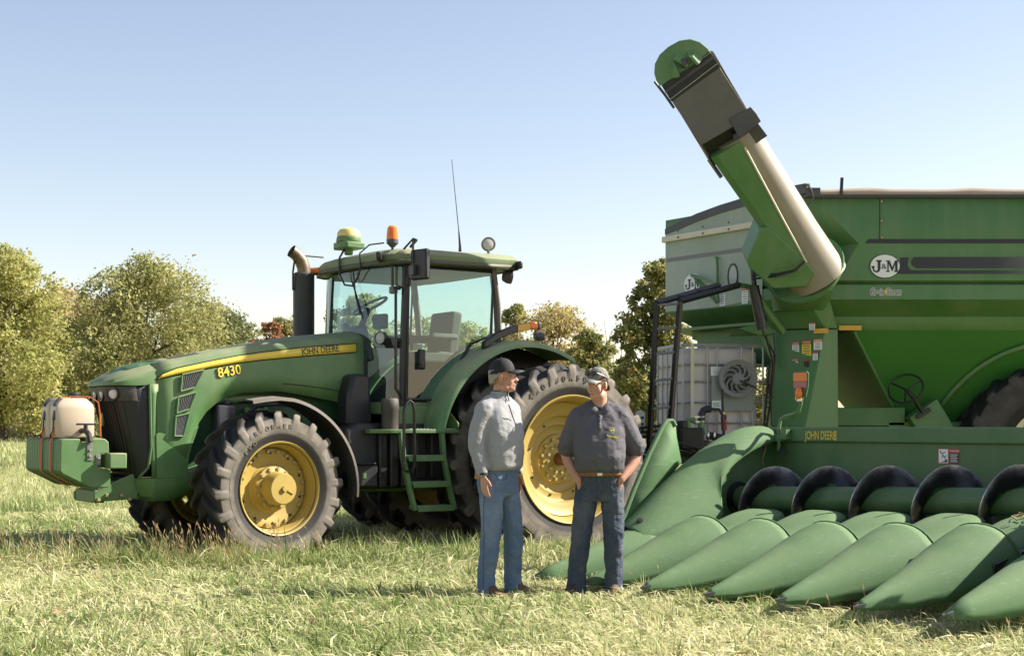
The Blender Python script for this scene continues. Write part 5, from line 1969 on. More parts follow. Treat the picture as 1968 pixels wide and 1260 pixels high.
# fillet between column and body
q = CB()
q.loft([[(2.93, 16.52, 2.76), (3.30, 16.12, 2.80), (3.62, 16.19, 2.74), (3.4, 17.0, 2.76)], [(3.00, 16.60, 2.42), (3.585, 16.27, 2.42), (3.76, 16.42, 2.42), (3.5, 17.0, 2.42)]])
q.build('column_neck', 'cart_green', smooth=15, bevel=0.008)

# ---------------------------------------------------------------- decals, trims on the side
q = CB()
q.prism([(4.02, 3.377), (4.055, 3.425), (9.1, 3.425), (9.1, 3.377)], 16.190, 16.1945)
q.build('side_stripe', 'decal_black', body)
q = CB()
q.box((4.185, 16.193, 3.65), (0.008, 0.004, 0.52))
q.build('panel_seam', 'decal_black', body)
for z in (3.44, 3.63, 3.85):
    o = link('bolt', bolt_me, body)
    o.matrix_local = axis_mat(cl((4.205, 16.194, z)), (0, -1, 0)) @ Matrix.Scale(0.75, 4)
q = CB()
q.prism([(4.60, 3.095), (4.555, 3.13), (4.545, 3.17), (4.575, 3.22), (9.0, 3.22), (9.0, 3.095)], 16.188, 16.193)


def fade_mat():
    m, nt, b = nodes_of('fading side graphic')
    tc = nt.nodes.new('ShaderNodeTexCoord')
    sx = nt.nodes.new('ShaderNodeSeparateXYZ')
    nt.links.new(tc.outputs['Object'], sx.inputs[0])
    f = math_n(nt, 'DIVIDE', math_n(nt, 'ADD', sx.outputs['X'], 0.95), 2.2, True)
    c = ramp(nt, f, [(0.0, (0.018, 0.018, 0.024)), (0.45, (0.03, 0.03, 0.036)), (0.62, (0.11, 0.115, 0.12)), (0.85, (0.20, 0.215, 0.215)), (1.0, (0.22, 0.24, 0.23))])
    nt.links.new(c, b.inputs['Base Color'])
    b.inputs['Roughness'].default_value = 0.4
    return m


FADE = fade_mat()
q.build('side_graphic', FADE, body)
q = CB()
q.prism([(4.36, 3.03), (4.43, 3.12), (4.42, 3.215), (4.52, 3.215), (4.50, 3.13), (4.53, 3.08), (4.57, 3.07), (9.0, 3.07), (9.0, 3.035)], 16.188, 16.193)
q.build('side_graphic', FADE, body)
# oval maker's badge, side and front
q = CB()
q.lathe([(0.175, 0), (0.175, 0.003), (0, 0.003)], 40, Matrix.Translation((4.245, 16.190, 3.115)) @ Matrix.Diagonal((1, 1, 0.785, 1)) @ Matrix.Rotation(R(90), 4, 'X'))
badge = q.build('badge', 'decal_black', body)
q = CB()
q.lathe([(0.166, 0), (0.166, 0.003), (0, 0.003)], 40, Matrix.Translation((4.245, 16.187, 3.115)) @ Matrix.Diagonal((1, 1, 0.785, 1)) @ Matrix.Rotation(R(90), 4, 'X'))
q.build('badge_face', 'decal_white', badge)
LET_J = [(-0.005, 0.062), (0.052, 0.062), (0.052, 0.048), (0.038, 0.045), (0.038, -0.030), (0.028, -0.052), (0.008, -0.064), (-0.018, -0.062), (-0.036, -0.048), (-0.042, -0.022), (-0.054, -0.010), (-0.054, 0.002), (-0.022, 0.002), (-0.022, -0.010), (-0.026, -0.030), (-0.016, -0.046), (0.0, -0.048), (0.010, -0.034), (0.010, 0.045), (-0.005, 0.048)]
LET_M = [(-0.068, 0.062), (-0.030, 0.062), (0.0, -0.012), (0.030, 0.062), (0.068, 0.062), (0.068, 0.050), (0.056, 0.047), (0.056, -0.047), (0.068, -0.050), (0.068, -0.062), (0.020, -0.062), (0.020, -0.050), (0.030, -0.047), (0.030, 0.022), (0.004, -0.050), (-0.008, -0.050), (-0.040, 0.028), (-0.040, -0.047), (-0.030, -0.050), (-0.030, -0.062), (-0.068, -0.062), (-0.068, -0.050), (-0.054, -0.047), (-0.054, 0.047), (-0.068, 0.050)]


def letter(poly, pos, right, parent, k=1.0):
    r, u = Vector(right).normalized(), Vector((0, 0, 1))
    n = r.cross(u)
    P = Vector(pos)
    b = MB()
    m_ = len(poly)
    b.add([cl(P + r * x * k + u * z * k + n * d) for d in (0, 0.0015) for x, z in poly], [tuple(range(m_)), tuple(range(2 * m_ - 1, m_ - 1, -1))] + [(i, m_ + i, m_ + (i + 1) % m_, (i + 1) % m_) for i in range(m_)])
    b.build('lettering', 'decal_black', parent)


letter(LET_J, (4.150, 16.1825, 3.115), (1, 0, 0), badge, 1.12)
letter(LET_M, (4.328, 16.1825, 3.115), (1, 0, 0), badge, 1.05)
text('&', 0.085, cl((4.232, 16.1815, 3.110)), (1, 0, 0), (0, 0, 1), 'decal_black', badge, 'lettering', 0.0008, 0.0, 0.06)
# second name plate
for mt, bold, y in (('decal_white', 0.010, 16.1905), ('dark_grey', 0.0, 16.189)):
    text('Grain', 0.115, cl((4.15, y, 2.822)), (1, 0, 0), (0, 0, 1), mt, body, 'lettering', 0.0008, bold * 0.6, 0.155 + bold, 0.25)
    text('Storm', 0.115, cl((4.345, y, 2.822)), (1, 0, 0), (0, 0, 1), mt, body, 'lettering', 0.0008, bold * 0.6, 0.165 + bold, 0.25)
q = CB()
q.prism([(4.225, 2.765), (4.25, 2.82), (4.232, 2.825), (4.275, 2.885), (4.258, 2.84), (4.277, 2.834)], 16.184, 16.187)
q.build('bolt_mark', 'decal_yellow', body)
q = CB()
q.box((3.92, 16.482, 2.435), (0.26, 0.005, 0.055))
q.build('amber_reflector', 'amber_tape', body)
q = CB()
q.box((3.53, 16.248, 2.385), (0.17, 0.006, 0.055), (0, 0, R(-30)))
q.build('amber_reflector', 'amber_tape', body)
# front wall trims (its pale tone is dust plus sky reflection painted into the colour)
A_, N_ = Vector((1.96, 18.1, 0)), Vector((3.31, 16.2, 0))
FD = (N_ - A_).normalized()
FN = Vector((FD.y, -FD.x, 0))


def fwp(s, z, off=0.004):
    p = A_ + FD * s + FN * off
    return (p.x, p.y, z)


def fw_poly(pts, o0, o1):
    b = CB()
    n = len(pts)
    b.add([fwp(s, z, o0) for s, z in pts] + [fwp(s, z, o1) for s, z in pts], [tuple(range(n)), tuple(range(2 * n - 1, n - 1, -1))] + [(i, n + i, n + (i + 1) % n, (i + 1) % n) for i in range(n)])
    return b


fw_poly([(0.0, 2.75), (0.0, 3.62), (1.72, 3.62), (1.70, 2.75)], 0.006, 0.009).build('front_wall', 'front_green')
fw_poly([(0, 3.62), (0, 3.745), (0.3, 3.80), (0.6, 3.85), (1.0, 3.90), (1.4, 3.93), (1.9, 3.95), (1.9, 3.62)], -0.02, 0.009).build('front_gable', 'front_green')
fw_poly([(0, 3.73), (0, 3.80), (0.3, 3.87), (0.58, 3.925), (1.0, 3.98), (1.4, 4.015), (2.0, 4.05), (2.4, 4.05), (2.4, 3.94), (1.4, 3.91), (1.0, 3.88), (0.58, 3.825), (0.3, 3.775)], -0.05, 0.02).build('tarp_end_cap', plain('dark vinyl tarp', (0.075, 0.075, 0.085), 0.6))
fw_poly([(-0.02, 3.625), (-0.02, 3.70), (1.75, 3.71), (1.75, 3.635)], 0.003, 0.06).build('tarp_rail', 'cream', bevel=0.008)
q = CB()
for s in (0.3, 0.75, 1.2):
    for z in (3.66, 3.74):
        q.lathe([(0.012, 0), (0.012, 0.01), (0, 0.01)], 6, axis_mat(fwp(s, z, 0.062), FN))
o = q.build('rail_bolts', 'dark_grey')
o['kind'] = 'stuff'
fw_poly([(0.02, 3.375), (0.02, 3.425), (1.7, 3.425), (1.7, 3.375)], 0.009, 0.012).build('front_stripe', 'grey')
q = CB()
q.lathe([(0.165, 0), (0.165, 0.003), (0, 0.003)], 36, axis_mat(fwp(0.52, 3.06, 0.011), FN) @ Matrix.Diagonal((1, 0.80, 1, 1)))
bf = q.build('badge', 'decal_white')
letter(LET_J, fwp(0.43, 3.06, 0.0165), FD, bf, 1.05)
letter(LET_M, fwp(0.61, 3.06, 0.0165), FD, bf, 1.0)
text('&', 0.085, cl(fwp(0.512, 3.055, 0.017)), FD, (0, 0, 1), 'decal_black', bf, 'lettering', 0.0008, 0.0, 0.06)
q = CB()
for k in range(36):
    pass
q.lathe([(0.088, 0), (0.088, 0.012), (0.074, 0.012), (0.074, 0)], 28, axis_mat(fwp(1.22, 3.10, 0.010), FN) @ Matrix.Diagonal((1, 1.75, 1, 1)), True)
win = q.build('sight_window', 'blackmetal')
q = CB()
q.lathe([(0.076, 0.0), (0.076, 0.004), (0, 0.004)], 28, axis_mat(fwp(1.22, 3.10, 0.010), FN) @ Matrix.Diagonal((1, 1.75, 1, 1)))
q.build('window_pane', plain('dusty sight glass', (0.36, 0.37, 0.36), 0.25), win)


def danger(pos, right, up, w, h, parent, kind='DANGER', body_=None):
    """small printed safety decal: header bar, panel and text lines"""
    r, u = Vector(right).normalized(), Vector(up).normalized()
    n = r.cross(u)
    P = Vector(pos)

    def plate(x0, x1, z0, z1, lift, mat, nm, par):
        b = MB()
        c = [P + r * x + u * z + n * d for d in (lift, lift + 0.0012) for x, z in ((x0, z0), (x1, z0), (x1, z1), (x0, z1))]
        b.add([cl(p) for p in c], [(3, 2, 1, 0), (4, 5, 6, 7), (0, 1, 5, 4), (1, 2, 6, 5), (2, 3, 7, 6), (3, 0, 4, 7)])
        return b.build(nm, mat, par)
    d = plate(-w / 2, w / 2, -h / 2, h / 2, 0.002, body_ or 'decal_white', 'safety_decal', parent)
    plate(-w / 2, w / 2, h * 0.28, h / 2, 0.004, 'decal_red' if kind != 'WARNING' else 'decal_orange', 'decal_bar', d)
    if kind:
        text(kind, h * 0.16 if h > w else h * 0.2, cl(P + u * h * 0.385 + n * 0.0055), r, u, 'decal_white', d, 'lettering', 0.0004, 0, w * 0.8)
    lines = MB()
    for k in range(5):
        c = P + u * (h * (0.18 - 0.14 * k)) + n * 0.004
        ww = w * (0.36 - 0.05 * (k % 2))
        lines.add([cl(c + r * x + u * z) for x, z in ((-ww, -h * .02), (ww, -h * .02), (ww, h * .02), (-ww, h * .02))], [(0, 1, 2, 3)])
    o = lines.build('print_lines', 'decal_black', d)
    o['kind'] = 'stuff'
    return d


danger(fwp(1.04, 2.855, 0.010), FD, (0, 0, 1), 0.10, 0.20, cart)
danger(fwp(1.42, 2.855, 0.010), FD, (0, 0, 1), 0.10, 0.20, cart)
cf = (Vector((3.345, 16.20, 0)) - Vector((3.03, 16.56, 0))).normalized()
cn = Vector((cf.y, -cf.x, 0))


def colp(s, z, off=0.016):
    f = (z - 1.3) / 1.11
    a0 = Vector((3.03, 16.56 + 0.04 * f, 0))
    a1 = Vector((3.345 + 0.24 * f, 16.20 + 0.08 * f, 0))
    d = (a1 - a0).normalized()
    p = a0 + d * s * (a1 - a0).length + Vector((d.y, -d.x, 0)) * off
    return (p.x, p.y, z), d


for s, z, w, h, k, bd in ((0.50, 2.19, 0.085, 0.16, 'DANGER', None), (0.72, 2.18, 0.11, 0.20, 'NOTICE', 'decal_yellow'), (0.93, 2.23, 0.10, 0.12, 'WARNING', None), (0.52, 2.00, 0.075, 0.15, 'STOP', None), (0.76, 2.015, 0.06, 0.09, '', 'decal_black'), (0.92, 2.10, 0.06, 0.10, '', None)):
    p, d = colp(s, z)
    danger(p, d, (0, 0, 1), w, h, cart, k, bd)
p, d = colp(0.52, 1.88)
danger(p, d, (0, 0, 1), 0.075, 0.10, cart, '', None)
danger((3.40, 16.30, 2.68), (0.80, -0.35, -0.35), (0.2, 0.05, 0.9), 0.16, 0.09, cart, 'DANGER')
danger((3.43, 16.25, 2.44), (0.86, -0.5, 0), (0, 0, 1), 0.07, 0.09, cart, '')

# ---------------------------------------------------------------- tarp
q = CB()
rings = []
for x in np.linspace(3.42, 9.2, 26):
    w1 = 0.006 * math.sin(x * 5.0) + 0.004 * math.sin(x * 17.0)
    rings.append([(x, 16.165 + dy, 3.915 + dz * (1 + 3 * w1) + (w1 if dz > 0.05 else 0)) for dy, dz in ((0, 0), (-0.012, 0.03), (0.0, 0.06), (0.05, 0.085), (0.16, 0.105), (0.3, 0.115), (0.3, 0.0))])
q.loft(rings)
q.build('rolled_tarp', plain('tan tarp vinyl', (0.36, 0.29, 0.22), 0.65, 0, 0.15, 4, 0.2, bscale=14), smooth=50)
q = CB()
q.box((6.3, 16.17, 3.905), (5.75, 0.05, 0.035))
q.build('tarp_lip', plain('dark tarp hem', (0.05, 0.045, 0.05), 0.6))
q = CB()
rings = []
for t in np.linspace(0, 1, 12):
    y = 16.4 + 3.8 * t
    z = 3.99 + 0.05 * math.sin(math.pi * t)
    rings.append([(3.3, y, z), (9.15, y, z)])
q.loft(rings, False)
q.build('tarp_cover', plain('tan tarp cover', (0.30, 0.25, 0.2), 0.7), solid=0.01)
q = CB()
q.box((3.74, 16.14, 4.02), (0.035, 0.012, 0.19), (0, R(3), 0))
q.build('tarp_stop', 'blackmetal')
q = CB()
q.box((3.42, 16.2, 3.95), (0.16, 0.12, 0.10))
q.tube([(3.30, 16.15, 4.02), (3.36, 16.13, 4.03), (3.40, 16.13, 3.96), (3.42, 16.13, 3.88), (3.36, 16.14, 3.80)], 0.014, 6)
q.build('tarp_bow_bracket', 'dark_grey')

# ---------------------------------------------------------------- unloading auger
PB = Vector((3.235, 15.9, 3.15))
AX = Vector((-0.5486, -0.306, 0.7781)).normalized()
NN = Vector((-0.0247, -0.9243, -0.3809)).normalized()
EE = Vector((-0.8357, 0.2282, -0.4995)).normalized()


def au(t, e, n=0.0):
    return tuple(PB + AX * t + EE * e + NN * n)


def au_poly(pts, n0, n1):
    b = CB()
    k = len(pts)
    b.add([au(t, e, n0) for t, e in pts] + [au(t, e, n1) for t, e in pts], [tuple(range(k)), tuple(range(2 * k - 1, k - 1, -1))] + [(i, k + i, k + (i + 1) % k, (i + 1) % k) for i in range(k)])
    return b


q = CB()
rings = []
for t, r_ in ((-0.30, 0.34), (-0.1, 0.32), (0.3, 0.29), (1.60, 0.235)):
    rings.append([au(t, -0.06 - 0.03 * t / 1.6 + r_ * math.cos(a), -0.02 + r_ * math.sin(a)) for a in (2 * math.pi * k / 40 for k in range(40))])
q.loft(rings)
tube_ = q.build('auger_tube', plain('dusty beige auger tube', (0.25, 0.215, 0.155), 0.5, 0, 0.2, 3), smooth=40)
# green underside housing
q = CB()
rings = []
for t, e0, e1, n0 in ((0.0, 0.16, -0.02, 0.30), (0.62, 0.20, -0.04, 0.275), (1.58, 0.265, -0.085, 0.23)):
    rings.append([au(t, e1, -0.1), au(t, e1, n0), au(t, e1 + 0.05, n0 + 0.012), au(t, e0 - 0.07, n0 + 0.012), au(t, e0, n0 - 0.06), au(t, e0, -0.15)])
q.loft(rings)
q.build('auger_housing', 'cart_green', smooth=20)
q = CB()
q.tube([au(0.05, -0.035, 0.305), au(0.62, -0.055, 0.282), au(1.5, -0.095, 0.240)], 0.012, 6)
q.build('housing_seam', 'cream')
au_poly([(0.66, 0.20), (0.42, 0.50), (0.33, 0.52), (-0.02, 0.42), (-0.20, 0.10), (-0.12, -0.06), (0.13, -0.03), (0.62, 0.12)], -0.20, 0.305).build('auger_knuckle', 'cart_green', bevel=0.02)
# swivel collar
q = CB()
prof = [(0.41, -0.02), (0.455, -0.02), (0.455, 0.02), (0.41, 0.02)]
q.lathe(prof, 40, axis_mat(Vector(au(-0.14, 0.02, -0.08)), (AX * 0.8 + NN * 0.45)), True)
q.build('swivel_collar', 'cart_green')
q = CB()
cz = axis_mat(Vector(au(-0.14, 0.02, -0.08)), (AX * 0.8 + NN * 0.45))
rings = [[tuple(cz @ Vector((0.44 * math.cos(a), 0.44 * math.sin(a), 0.0))) for a in (2 * math.pi * k / 24 for k in range(24))],
         [(3.32 + 0.30 * math.cos(a), 16.45 + 0.30 * math.sin(a), 2.62) for a in (2 * math.pi * k / 24 for k in range(24))]]
# match start angles: pick rotation of the second ring that gives the shortest skin
best = min(range(24), key=lambda r_: sum((Vector(rings[0][k]) - Vector(rings[1][(k + r_) % 24])).length for k in range(24)))
rev = [rings[1][(-k) % 24] for k in range(24)]
best2 = min(range(24), key=lambda r_: sum((Vector(rings[0][k]) - Vector(rev[(k + r_) % 24])).length for k in range(24)))
d1 = sum((Vector(rings[0][k]) - Vector(rings[1][(k + best) % 24])).length for k in range(24))
d2 = sum((Vector(rings[0][k]) - Vector(rev[(k + best2) % 24])).length for k in range(24))
r1 = [rings[1][(k + best) % 24] for k in range(24)] if d1 <= d2 else [rev[(k + best2) % 24] for k in range(24)]
q.loft([rings[0], r1])
q.build('auger_elbow', 'cart_green')
# spout hood: half round shell behind, dark rubber sheet in front, domed end plate
q = CB()
rings = []
for t in (1.45, 1.62, 2.1, 2.53):
    ring = []
    for k in range(19):
        a = math.pi * k / 18
        ring.append(au(t, -0.01 + 0.305 * math.cos(a), 0.16 - 0.40 * math.sin(a)))
    rings.append(ring)
q.loft(rings, False)
spout = q.build('spout_hood', plain('beige spout shell', (0.26, 0.225, 0.165), 0.55, 0, 0.15), solid=0.012, smooth=40)
au_poly([(2.53, 0.315), (2.56, -0.285), (1.74, -0.315), (1.76, 0.285)], 0.175, 0.20).build('spout_flap', plain('dark rubber sheet', (0.115, 0.115, 0.125), 0.5, 0, 0.2, 5, 0.3), spout, bevel=0.004)
au_poly([(2.44, 0.317), (2.475, -0.288), (2.505, -0.289), (2.465, 0.317)], 0.201, 0.206).build('flap_clamp', 'dark_grey', spout)
q = CB()
q.tube([au(2.36, 0.318, 0.205), au(2.41, -0.296, 0.205)], 0.007, 6)
q.build('flap_rod', 'chrome', spout)
au_poly([(2.535, 0.315), (2.56, -0.285), (2.36, -0.293), (2.33, 0.312)], 0.200, 0.204).build('flap_band', plain('navy rubber band', (0.014, 0.017, 0.034), 0.5), spout)
b = CB()
sf = [(1.84, -0.11, 0.205), (1.83, -0.36, 0.205), (1.74, -0.375, 0.23), (1.655, -0.375, 0.27), (1.62, -0.10, 0.27), (1.74, -0.10, 0.24)]
b.add([au(*p) for p in sf] + [au(p[0], p[1], p[2] + 0.012) for p in sf], [tuple(range(6)), tuple(range(11, 5, -1))] + [(i, 6 + i, 6 + (i + 1) % 6, (i + 1) % 6) for i in range(6)])
b.build('torn_flap', 'dark_grey', spout)
# dark mouth
au_poly([(1.77, 0.285), (1.75, -0.30), (1.50, -0.30), (1.565, 0.27)], -0.05, 0.02).build('spout_mouth', 'blackmetal', spout)
au_poly([(1.66, -0.05), (1.64, -0.34), (1.46, -0.36), (1.44, -0.02)], 0.10, 0.18).build('mouth_lip', 'dark_grey', spout)
# end plate, leaning back from the flap's top edge
EP = [(0.33, 0.0), (0.335, 0.06), (0.315, 0.14), (0.26, 0.22), (0.17, 0.275), (0.05, 0.295), (-0.08, 0.285), (-0.18, 0.24), (-0.25, 0.16), (-0.285, 0.06), (-0.29, 0.0)]
tip = lambda e, h, o: au(2.545 + h * 0.93 - o * 0.36, e, 0.19 - h * 0.36 + o * 0.93)
b = CB()
k = len(EP)
b.add([tip(e, h, 0) for e, h in EP] + [tip(e, h, 0.02) for e, h in EP], [tuple(range(k)), tuple(range(2 * k - 1, k - 1, -1))] + [(i, k + i, k + (i + 1) % k, (i + 1) % k) for i in range(k)])
b.build('spout_end', 'cart_green', spout, bevel=0.004)
b = CB()
for e0, sgn in ((0.10, 1), (-0.10, -1)):
    ring0 = [tip(e0, 0.03, 0.02), tip(e0 + sgn * 0.09, 0.0, 0.02), tip(e0 + sgn * 0.06, 0.12, 0.02), tip(e0 - sgn * 0.02, 0.16, 0.02)]
    ring1 = [tip(e0, 0.03, 0.13), tip(e0 + sgn * 0.03, 0.03, 0.13), tip(e0 + sgn * 0.01, 0.13, 0.13), tip(e0 - sgn * 0.02, 0.15, 0.13)]
    b.loft([ring0, ring1])
b.box(tip(0, 0.14, 0.08), (0.17, 0.02, 0.10), (R(-20), R(30), 0))
b.build('lamp_shroud', 'cart_green', spout, bevel=0.004)
b = CB()
b.ball(tip(0.0, 0.09, 0.06), 0.05, 12, 8)
b.build('spout_lamp', 'dark_grey', spout)
b = CB()
b.tube([au(2.60, 0.355, 0.15), au(2.42, 0.335, 0.15), au(2.25, 0.325, 0.15)], 0.014, 6)
b.box(au(1.44, 0.285, 0.10), (0.035, 0.05, 0.24), (0, R(-35), 0))
b.build('flap_cylinder', 'dark_grey', spout)

# ---------------------------------------------------------------- struts, cylinder, hoses beside the auger
q = CB()
q.tube([(2.66, 15.92, 3.22), (2.69, 15.9, 3.05), (2.71, 15.9, 2.86)], 0.028, 8)
q.tube([(2.70, 15.9, 2.86), (2.80, 15.92, 2.38)], 0.062, 12)
q.box((2.66, 15.92, 3.24), (0.09, 0.09, 0.09))
q.build('lift_cylinder', 'blackmetal')
q = CB()
q.tube([(2.72, 15.95, 2.80), (2.9, 16.1, 2.58), (3.10, 16.3, 2.38)], 0.045, 6)
q.build('brace_tube', 'cart_green')
q = CB()
q.prism([(2.60, 2.42), (3.03, 2.52), (3.03, 2.36), (2.82, 2.34)], 16.3, 16.36)
q.build('gusset', 'cart_green', bevel=0.005)
q = CB()
q.prism([(2.84, 2.36), (3.04, 2.36), (3.04, 1.95)], 16.4, 16.44)
q.build('gusset', 'cart_green', bevel=0.005)
q = CB()
q.prism([(16.98, 0.9), (19.9, 0.9), (19.9, 2.42), (16.98, 2.42)], 3.56, 3.60, 'yz')
q.build('bounce_blocker', 'hopper_green')  # added unseen plate, keeps ground bounce light off the hopper front
q = CB()
q.loft([[(2.35, 18.05, 2.02), (3.25, 17.0, 2.02), (3.4, 17.1, 2.02), (2.6, 18.3, 2.02)], [(2.35, 18.05, 2.48), (3.25, 17.0, 2.48), (3.4, 17.1, 2.48), (2.6, 18.3, 2.48)]])
q.build('front_bulkhead', 'cart_green')
for pts in ([(2.68, 15.88, 2.98), (2.9, 15.6, 2.96), (3.1, 15.55, 3.0), (3.2, 15.55, 3.1)], [(2.68, 15.88, 2.94), (2.9, 15.58, 2.94), (3.08, 15.53, 2.99), (3.18, 15.53, 3.08)],
            [(2.70, 15.86, 2.90), (2.72, 15.84, 2.6), (2.82, 15.9, 2.32), (2.98, 16.1, 2.1), (2.95, 16.2, 1.6), (2.90, 16.3, 1.2)],
            [(2.98, 16.2, 2.36), (3.0, 16.2, 2.15), (2.93, 16.2, 1.95), (2.90, 16.2, 1.6), (2.88, 16.3, 1.25)],
            [(2.84, 15.9, 2.30), (2.96, 16.1, 2.0), (2.94, 16.2, 1.7), (2.97, 16.2, 1.3)]):
    q = CB()
    q.tube(pts, 0.014, 6)
    q.build('hydraulic_hose', 'rubber_hose')
q = CB()
for k in range(9):
    z = 1.98 - 0.055 * k
    q.tube([(2.905 + 0.018 * math.cos(a), 16.15 + 0.006 * (1 if k % 2 else -1), z + 0.03 * math.sin(a)) for a in np.linspace(0, 2 * math.pi, 9)], 0.006, 4)
o = q.build('safety_chain', 'blackmetal')
o['kind'] = 'stuff'

# ---------------------------------------------------------------- black ladder with arms reaching over to the cart
LA = [(1.505, 15.6, 1.02), (1.587, 15.6, 2.645), (2.36, 16.2, 2.90)]
LB = [(1.715, 15.6, 1.05), (1.845, 15.6, 2.665), (2.56, 16.0, 2.885)]
for L in (LA, LB):
    q = CB()
    q.tube(L[:2] + [Vector(L[1]).lerp(Vector(L[2]), 0.02)], 0.034, 4)
    q.tube([L[1], L[2]], 0.036, 4)
    lad = q.build('ladder_rail', 'blackmetal', smooth=20)
for f in (0.11, 0.285, 0.475, 0.655, 0.825, 0.985):
    a, b = Vector(LA[0]).lerp(Vector(LA[1]), f), Vector(LB[0]).lerp(Vector(LB[1]), f)
    q = CB()
    q.tube([a, b], 0.018, 6)
    q.build('ladder_rung', 'grey')
for f in (0.30, 0.62):
    a, b = Vector(LA[1]).lerp(Vector(LA[2]), f), Vector(LB[1]).lerp(Vector(LB[2]), f)
    q = CB()
    q.tube([a, b], 0.022, 6)
    q.build('ladder_rung', 'blackmetal')
q = CB()
q.tube([(2.56, 16.0, 2.885), (2.70, 16.05, 2.86)], 0.03, 6)
q.tube([fwp(0.5, 3.17, 0.02), fwp(0.95, 3.08, 0.25), (2.36, 16.2, 2.90)], 0.022, 5)
q.tube([fwp(0.55, 3.15, 0.02), fwp(0.98, 2.80, 0.05)], 0.026, 4)
q.tube([fwp(0.93, 3.35, 0.02), fwp(0.99, 3.33, 0.06), fwp(1.0, 3.25, 0.06), fwp(1.0, 2.80, 0.05)], 0.016, 6)
q.build('ladder_brace', 'cart_green')

# ---------------------------------------------------------------- hand wheel on the hopper
HC = Vector((4.60, 16.62, 1.735))
hn = Vector((-0.42, -0.72, 0.55)).normalized()
q = CB()
hm = axis_mat(HC, hn)
q.tube([hm @ Vector((0.20 * math.cos(a), 0.20 * math.sin(a), 0)) for a in np.linspace(0, 2 * math.pi, 33)], 0.013, 6)
for a in (0.6, 2.7, 4.8):
    q.tube([hm @ Vector((0.20 * math.cos(a), 0.20 * math.sin(a), 0)), hm @ Vector((0, 0, -0.02))], 0.012, 5)
q.build('hand_wheel', 'blackmetal')
q = CB()
q.tube([HC - hn * 0.03, (4.70, 16.72, 1.66), (4.84, 16.75, 1.46)], 0.028, 6)
q.box((4.85, 16.76, 1.45), (0.18, 0.04, 0.05), (0, R(-32), 0))
q.build('hand_wheel_shaft', 'blackmetal')
q = CB()
q.prism([(4.70, 1.40), (5.02, 1.62), (5.34, 1.10), (5.0, 0.9)], 16.80, 17.1)
q.build('gate_box', 'cart_green', bevel=0.008)

# ---------------------------------------------------------------- wheel, arch, axle, tongue
WC = Vector((6.30, 16.62, 1.04))
q = CB()
rings = []
for a in np.linspace(20, 172, 30):
    ring = []
    for r_, dy in ((1.30, -0.03), (1.26, -0.035), (1.20, 0.12), (1.16, 0.75)):
        z = WC.z + r_ * math.sin(R(a)) - 0.05
        ring.append((WC.x + r_ * math.cos(R(a)), 16.5 + (2.41 - z) / 0.96 * 0.65 + dy, z))
    rings.append(ring)
q.loft(rings, False)
q.build('wheel_arch', 'cart_green', solid=0.02)
q = CB()
n_ = len(rings)
q.add([rings[i][2] for i in range(n_)] + [(WC.x, 16.5 + (2.41 - WC.z) / 0.96 * 0.65 - 0.1, WC.z - 0.05)], [(i, i + 1, n_) for i in range(n_ - 1)])
q.build('arch_liner', 'blackmetal')
CT = tyre_mesh(1.02, 0.80, 0.50, 18, 0.05, 16, 0.25)
wr = MB().lathe([(0.46, -0.3), (0.51, -0.33), (0.51, -0.36), (0.45, -0.34), (0.42, -0.1), (0.42, 0.1), (0.45, 0.34), (0.51, 0.36), (0.51, 0.33), (0.46, 0.3)], 40, None, True)
w1 = wr.build('cart_wheel', 'cream', cart)
link('tyre', CT, w1)
MB().lathe([(0.43, 0.05), (0.3, 0.08), (0.15, 0.10), (0.12, 0.2), (0, 0.2)], 32).build('wheel_disc', 'cream', w1)
w1.matrix_local = axis_mat(cl((6.30, 16.95, 1.0)), (0, -1, 0)) @ Matrix.Rotation(0.3, 4, 'Z')
w2 = copy_tree(w1, cart)
w2.matrix_local = axis_mat(cl((6.30, 19.5, 1.0)), (0, 1, 0))
q = CB()
q.box((6.3, 18.2, 0.9), (0.3, 2.4, 0.3))
q.box((5.2, 17.55, 0.72), (4.6, 0.2, 0.22))
q.box((5.2, 18.9, 0.72), (4.6, 0.2, 0.22))
q.build('axle_frame', 'cart_green', bevel=0.01)
q = CB()
q.loft([[(2.95, 17.5, .5), (2.95, 18.9, .5), (2.95, 18.9, .75), (2.95, 17.5, .75)], [(0.75, 17.72, .45), (0.75, 17.95, .45), (0.75, 17.95, .70), (0.75, 17.72, .70)]])
q.build('tongue', 'cart_green', bevel=0.01)
q = CB()
q.box((1.95, 16.6, 0.92), (1.9, 0.9, 0.10))
q.box((1.6, 17.2, 0.75), (0.2, 1.2, 0.2))
q.box((2.6, 17.0, 0.72), (0.2, 1.4, 0.25))
q.box((1.25, 16.5, 0.55), (0.16, 0.16, 1.1))
q.build('tank_platform', 'blackmetal', bevel=0.01)

# ================================================================== caged liquid tote on the platform
tote = thing('caged_tote', 'caged white plastic liquid tote under the front of the grain cart', 'liquid tote', (1.98, 16.5, 0.975), R(12))
TW, TD, THH = 0.985, 1.15, 1.28
q = MB()


def tring(z, i, dz=0.0):
    r_ = 0.09
    P = []
    for cx_, cy_, a0 in ((TW - i - r_, i + r_, -90), (TW - i - r_, TD - i - r_, 0), (i + r_, TD - i - r_, 90), (i + r_, i + r_, 180)):
        for k in range(5):
            a = R(a0 + 90 * k / 4)
            P.append((cx_ + r_ * math.cos(a), cy_ + r_ * math.sin(a), z))
    return P


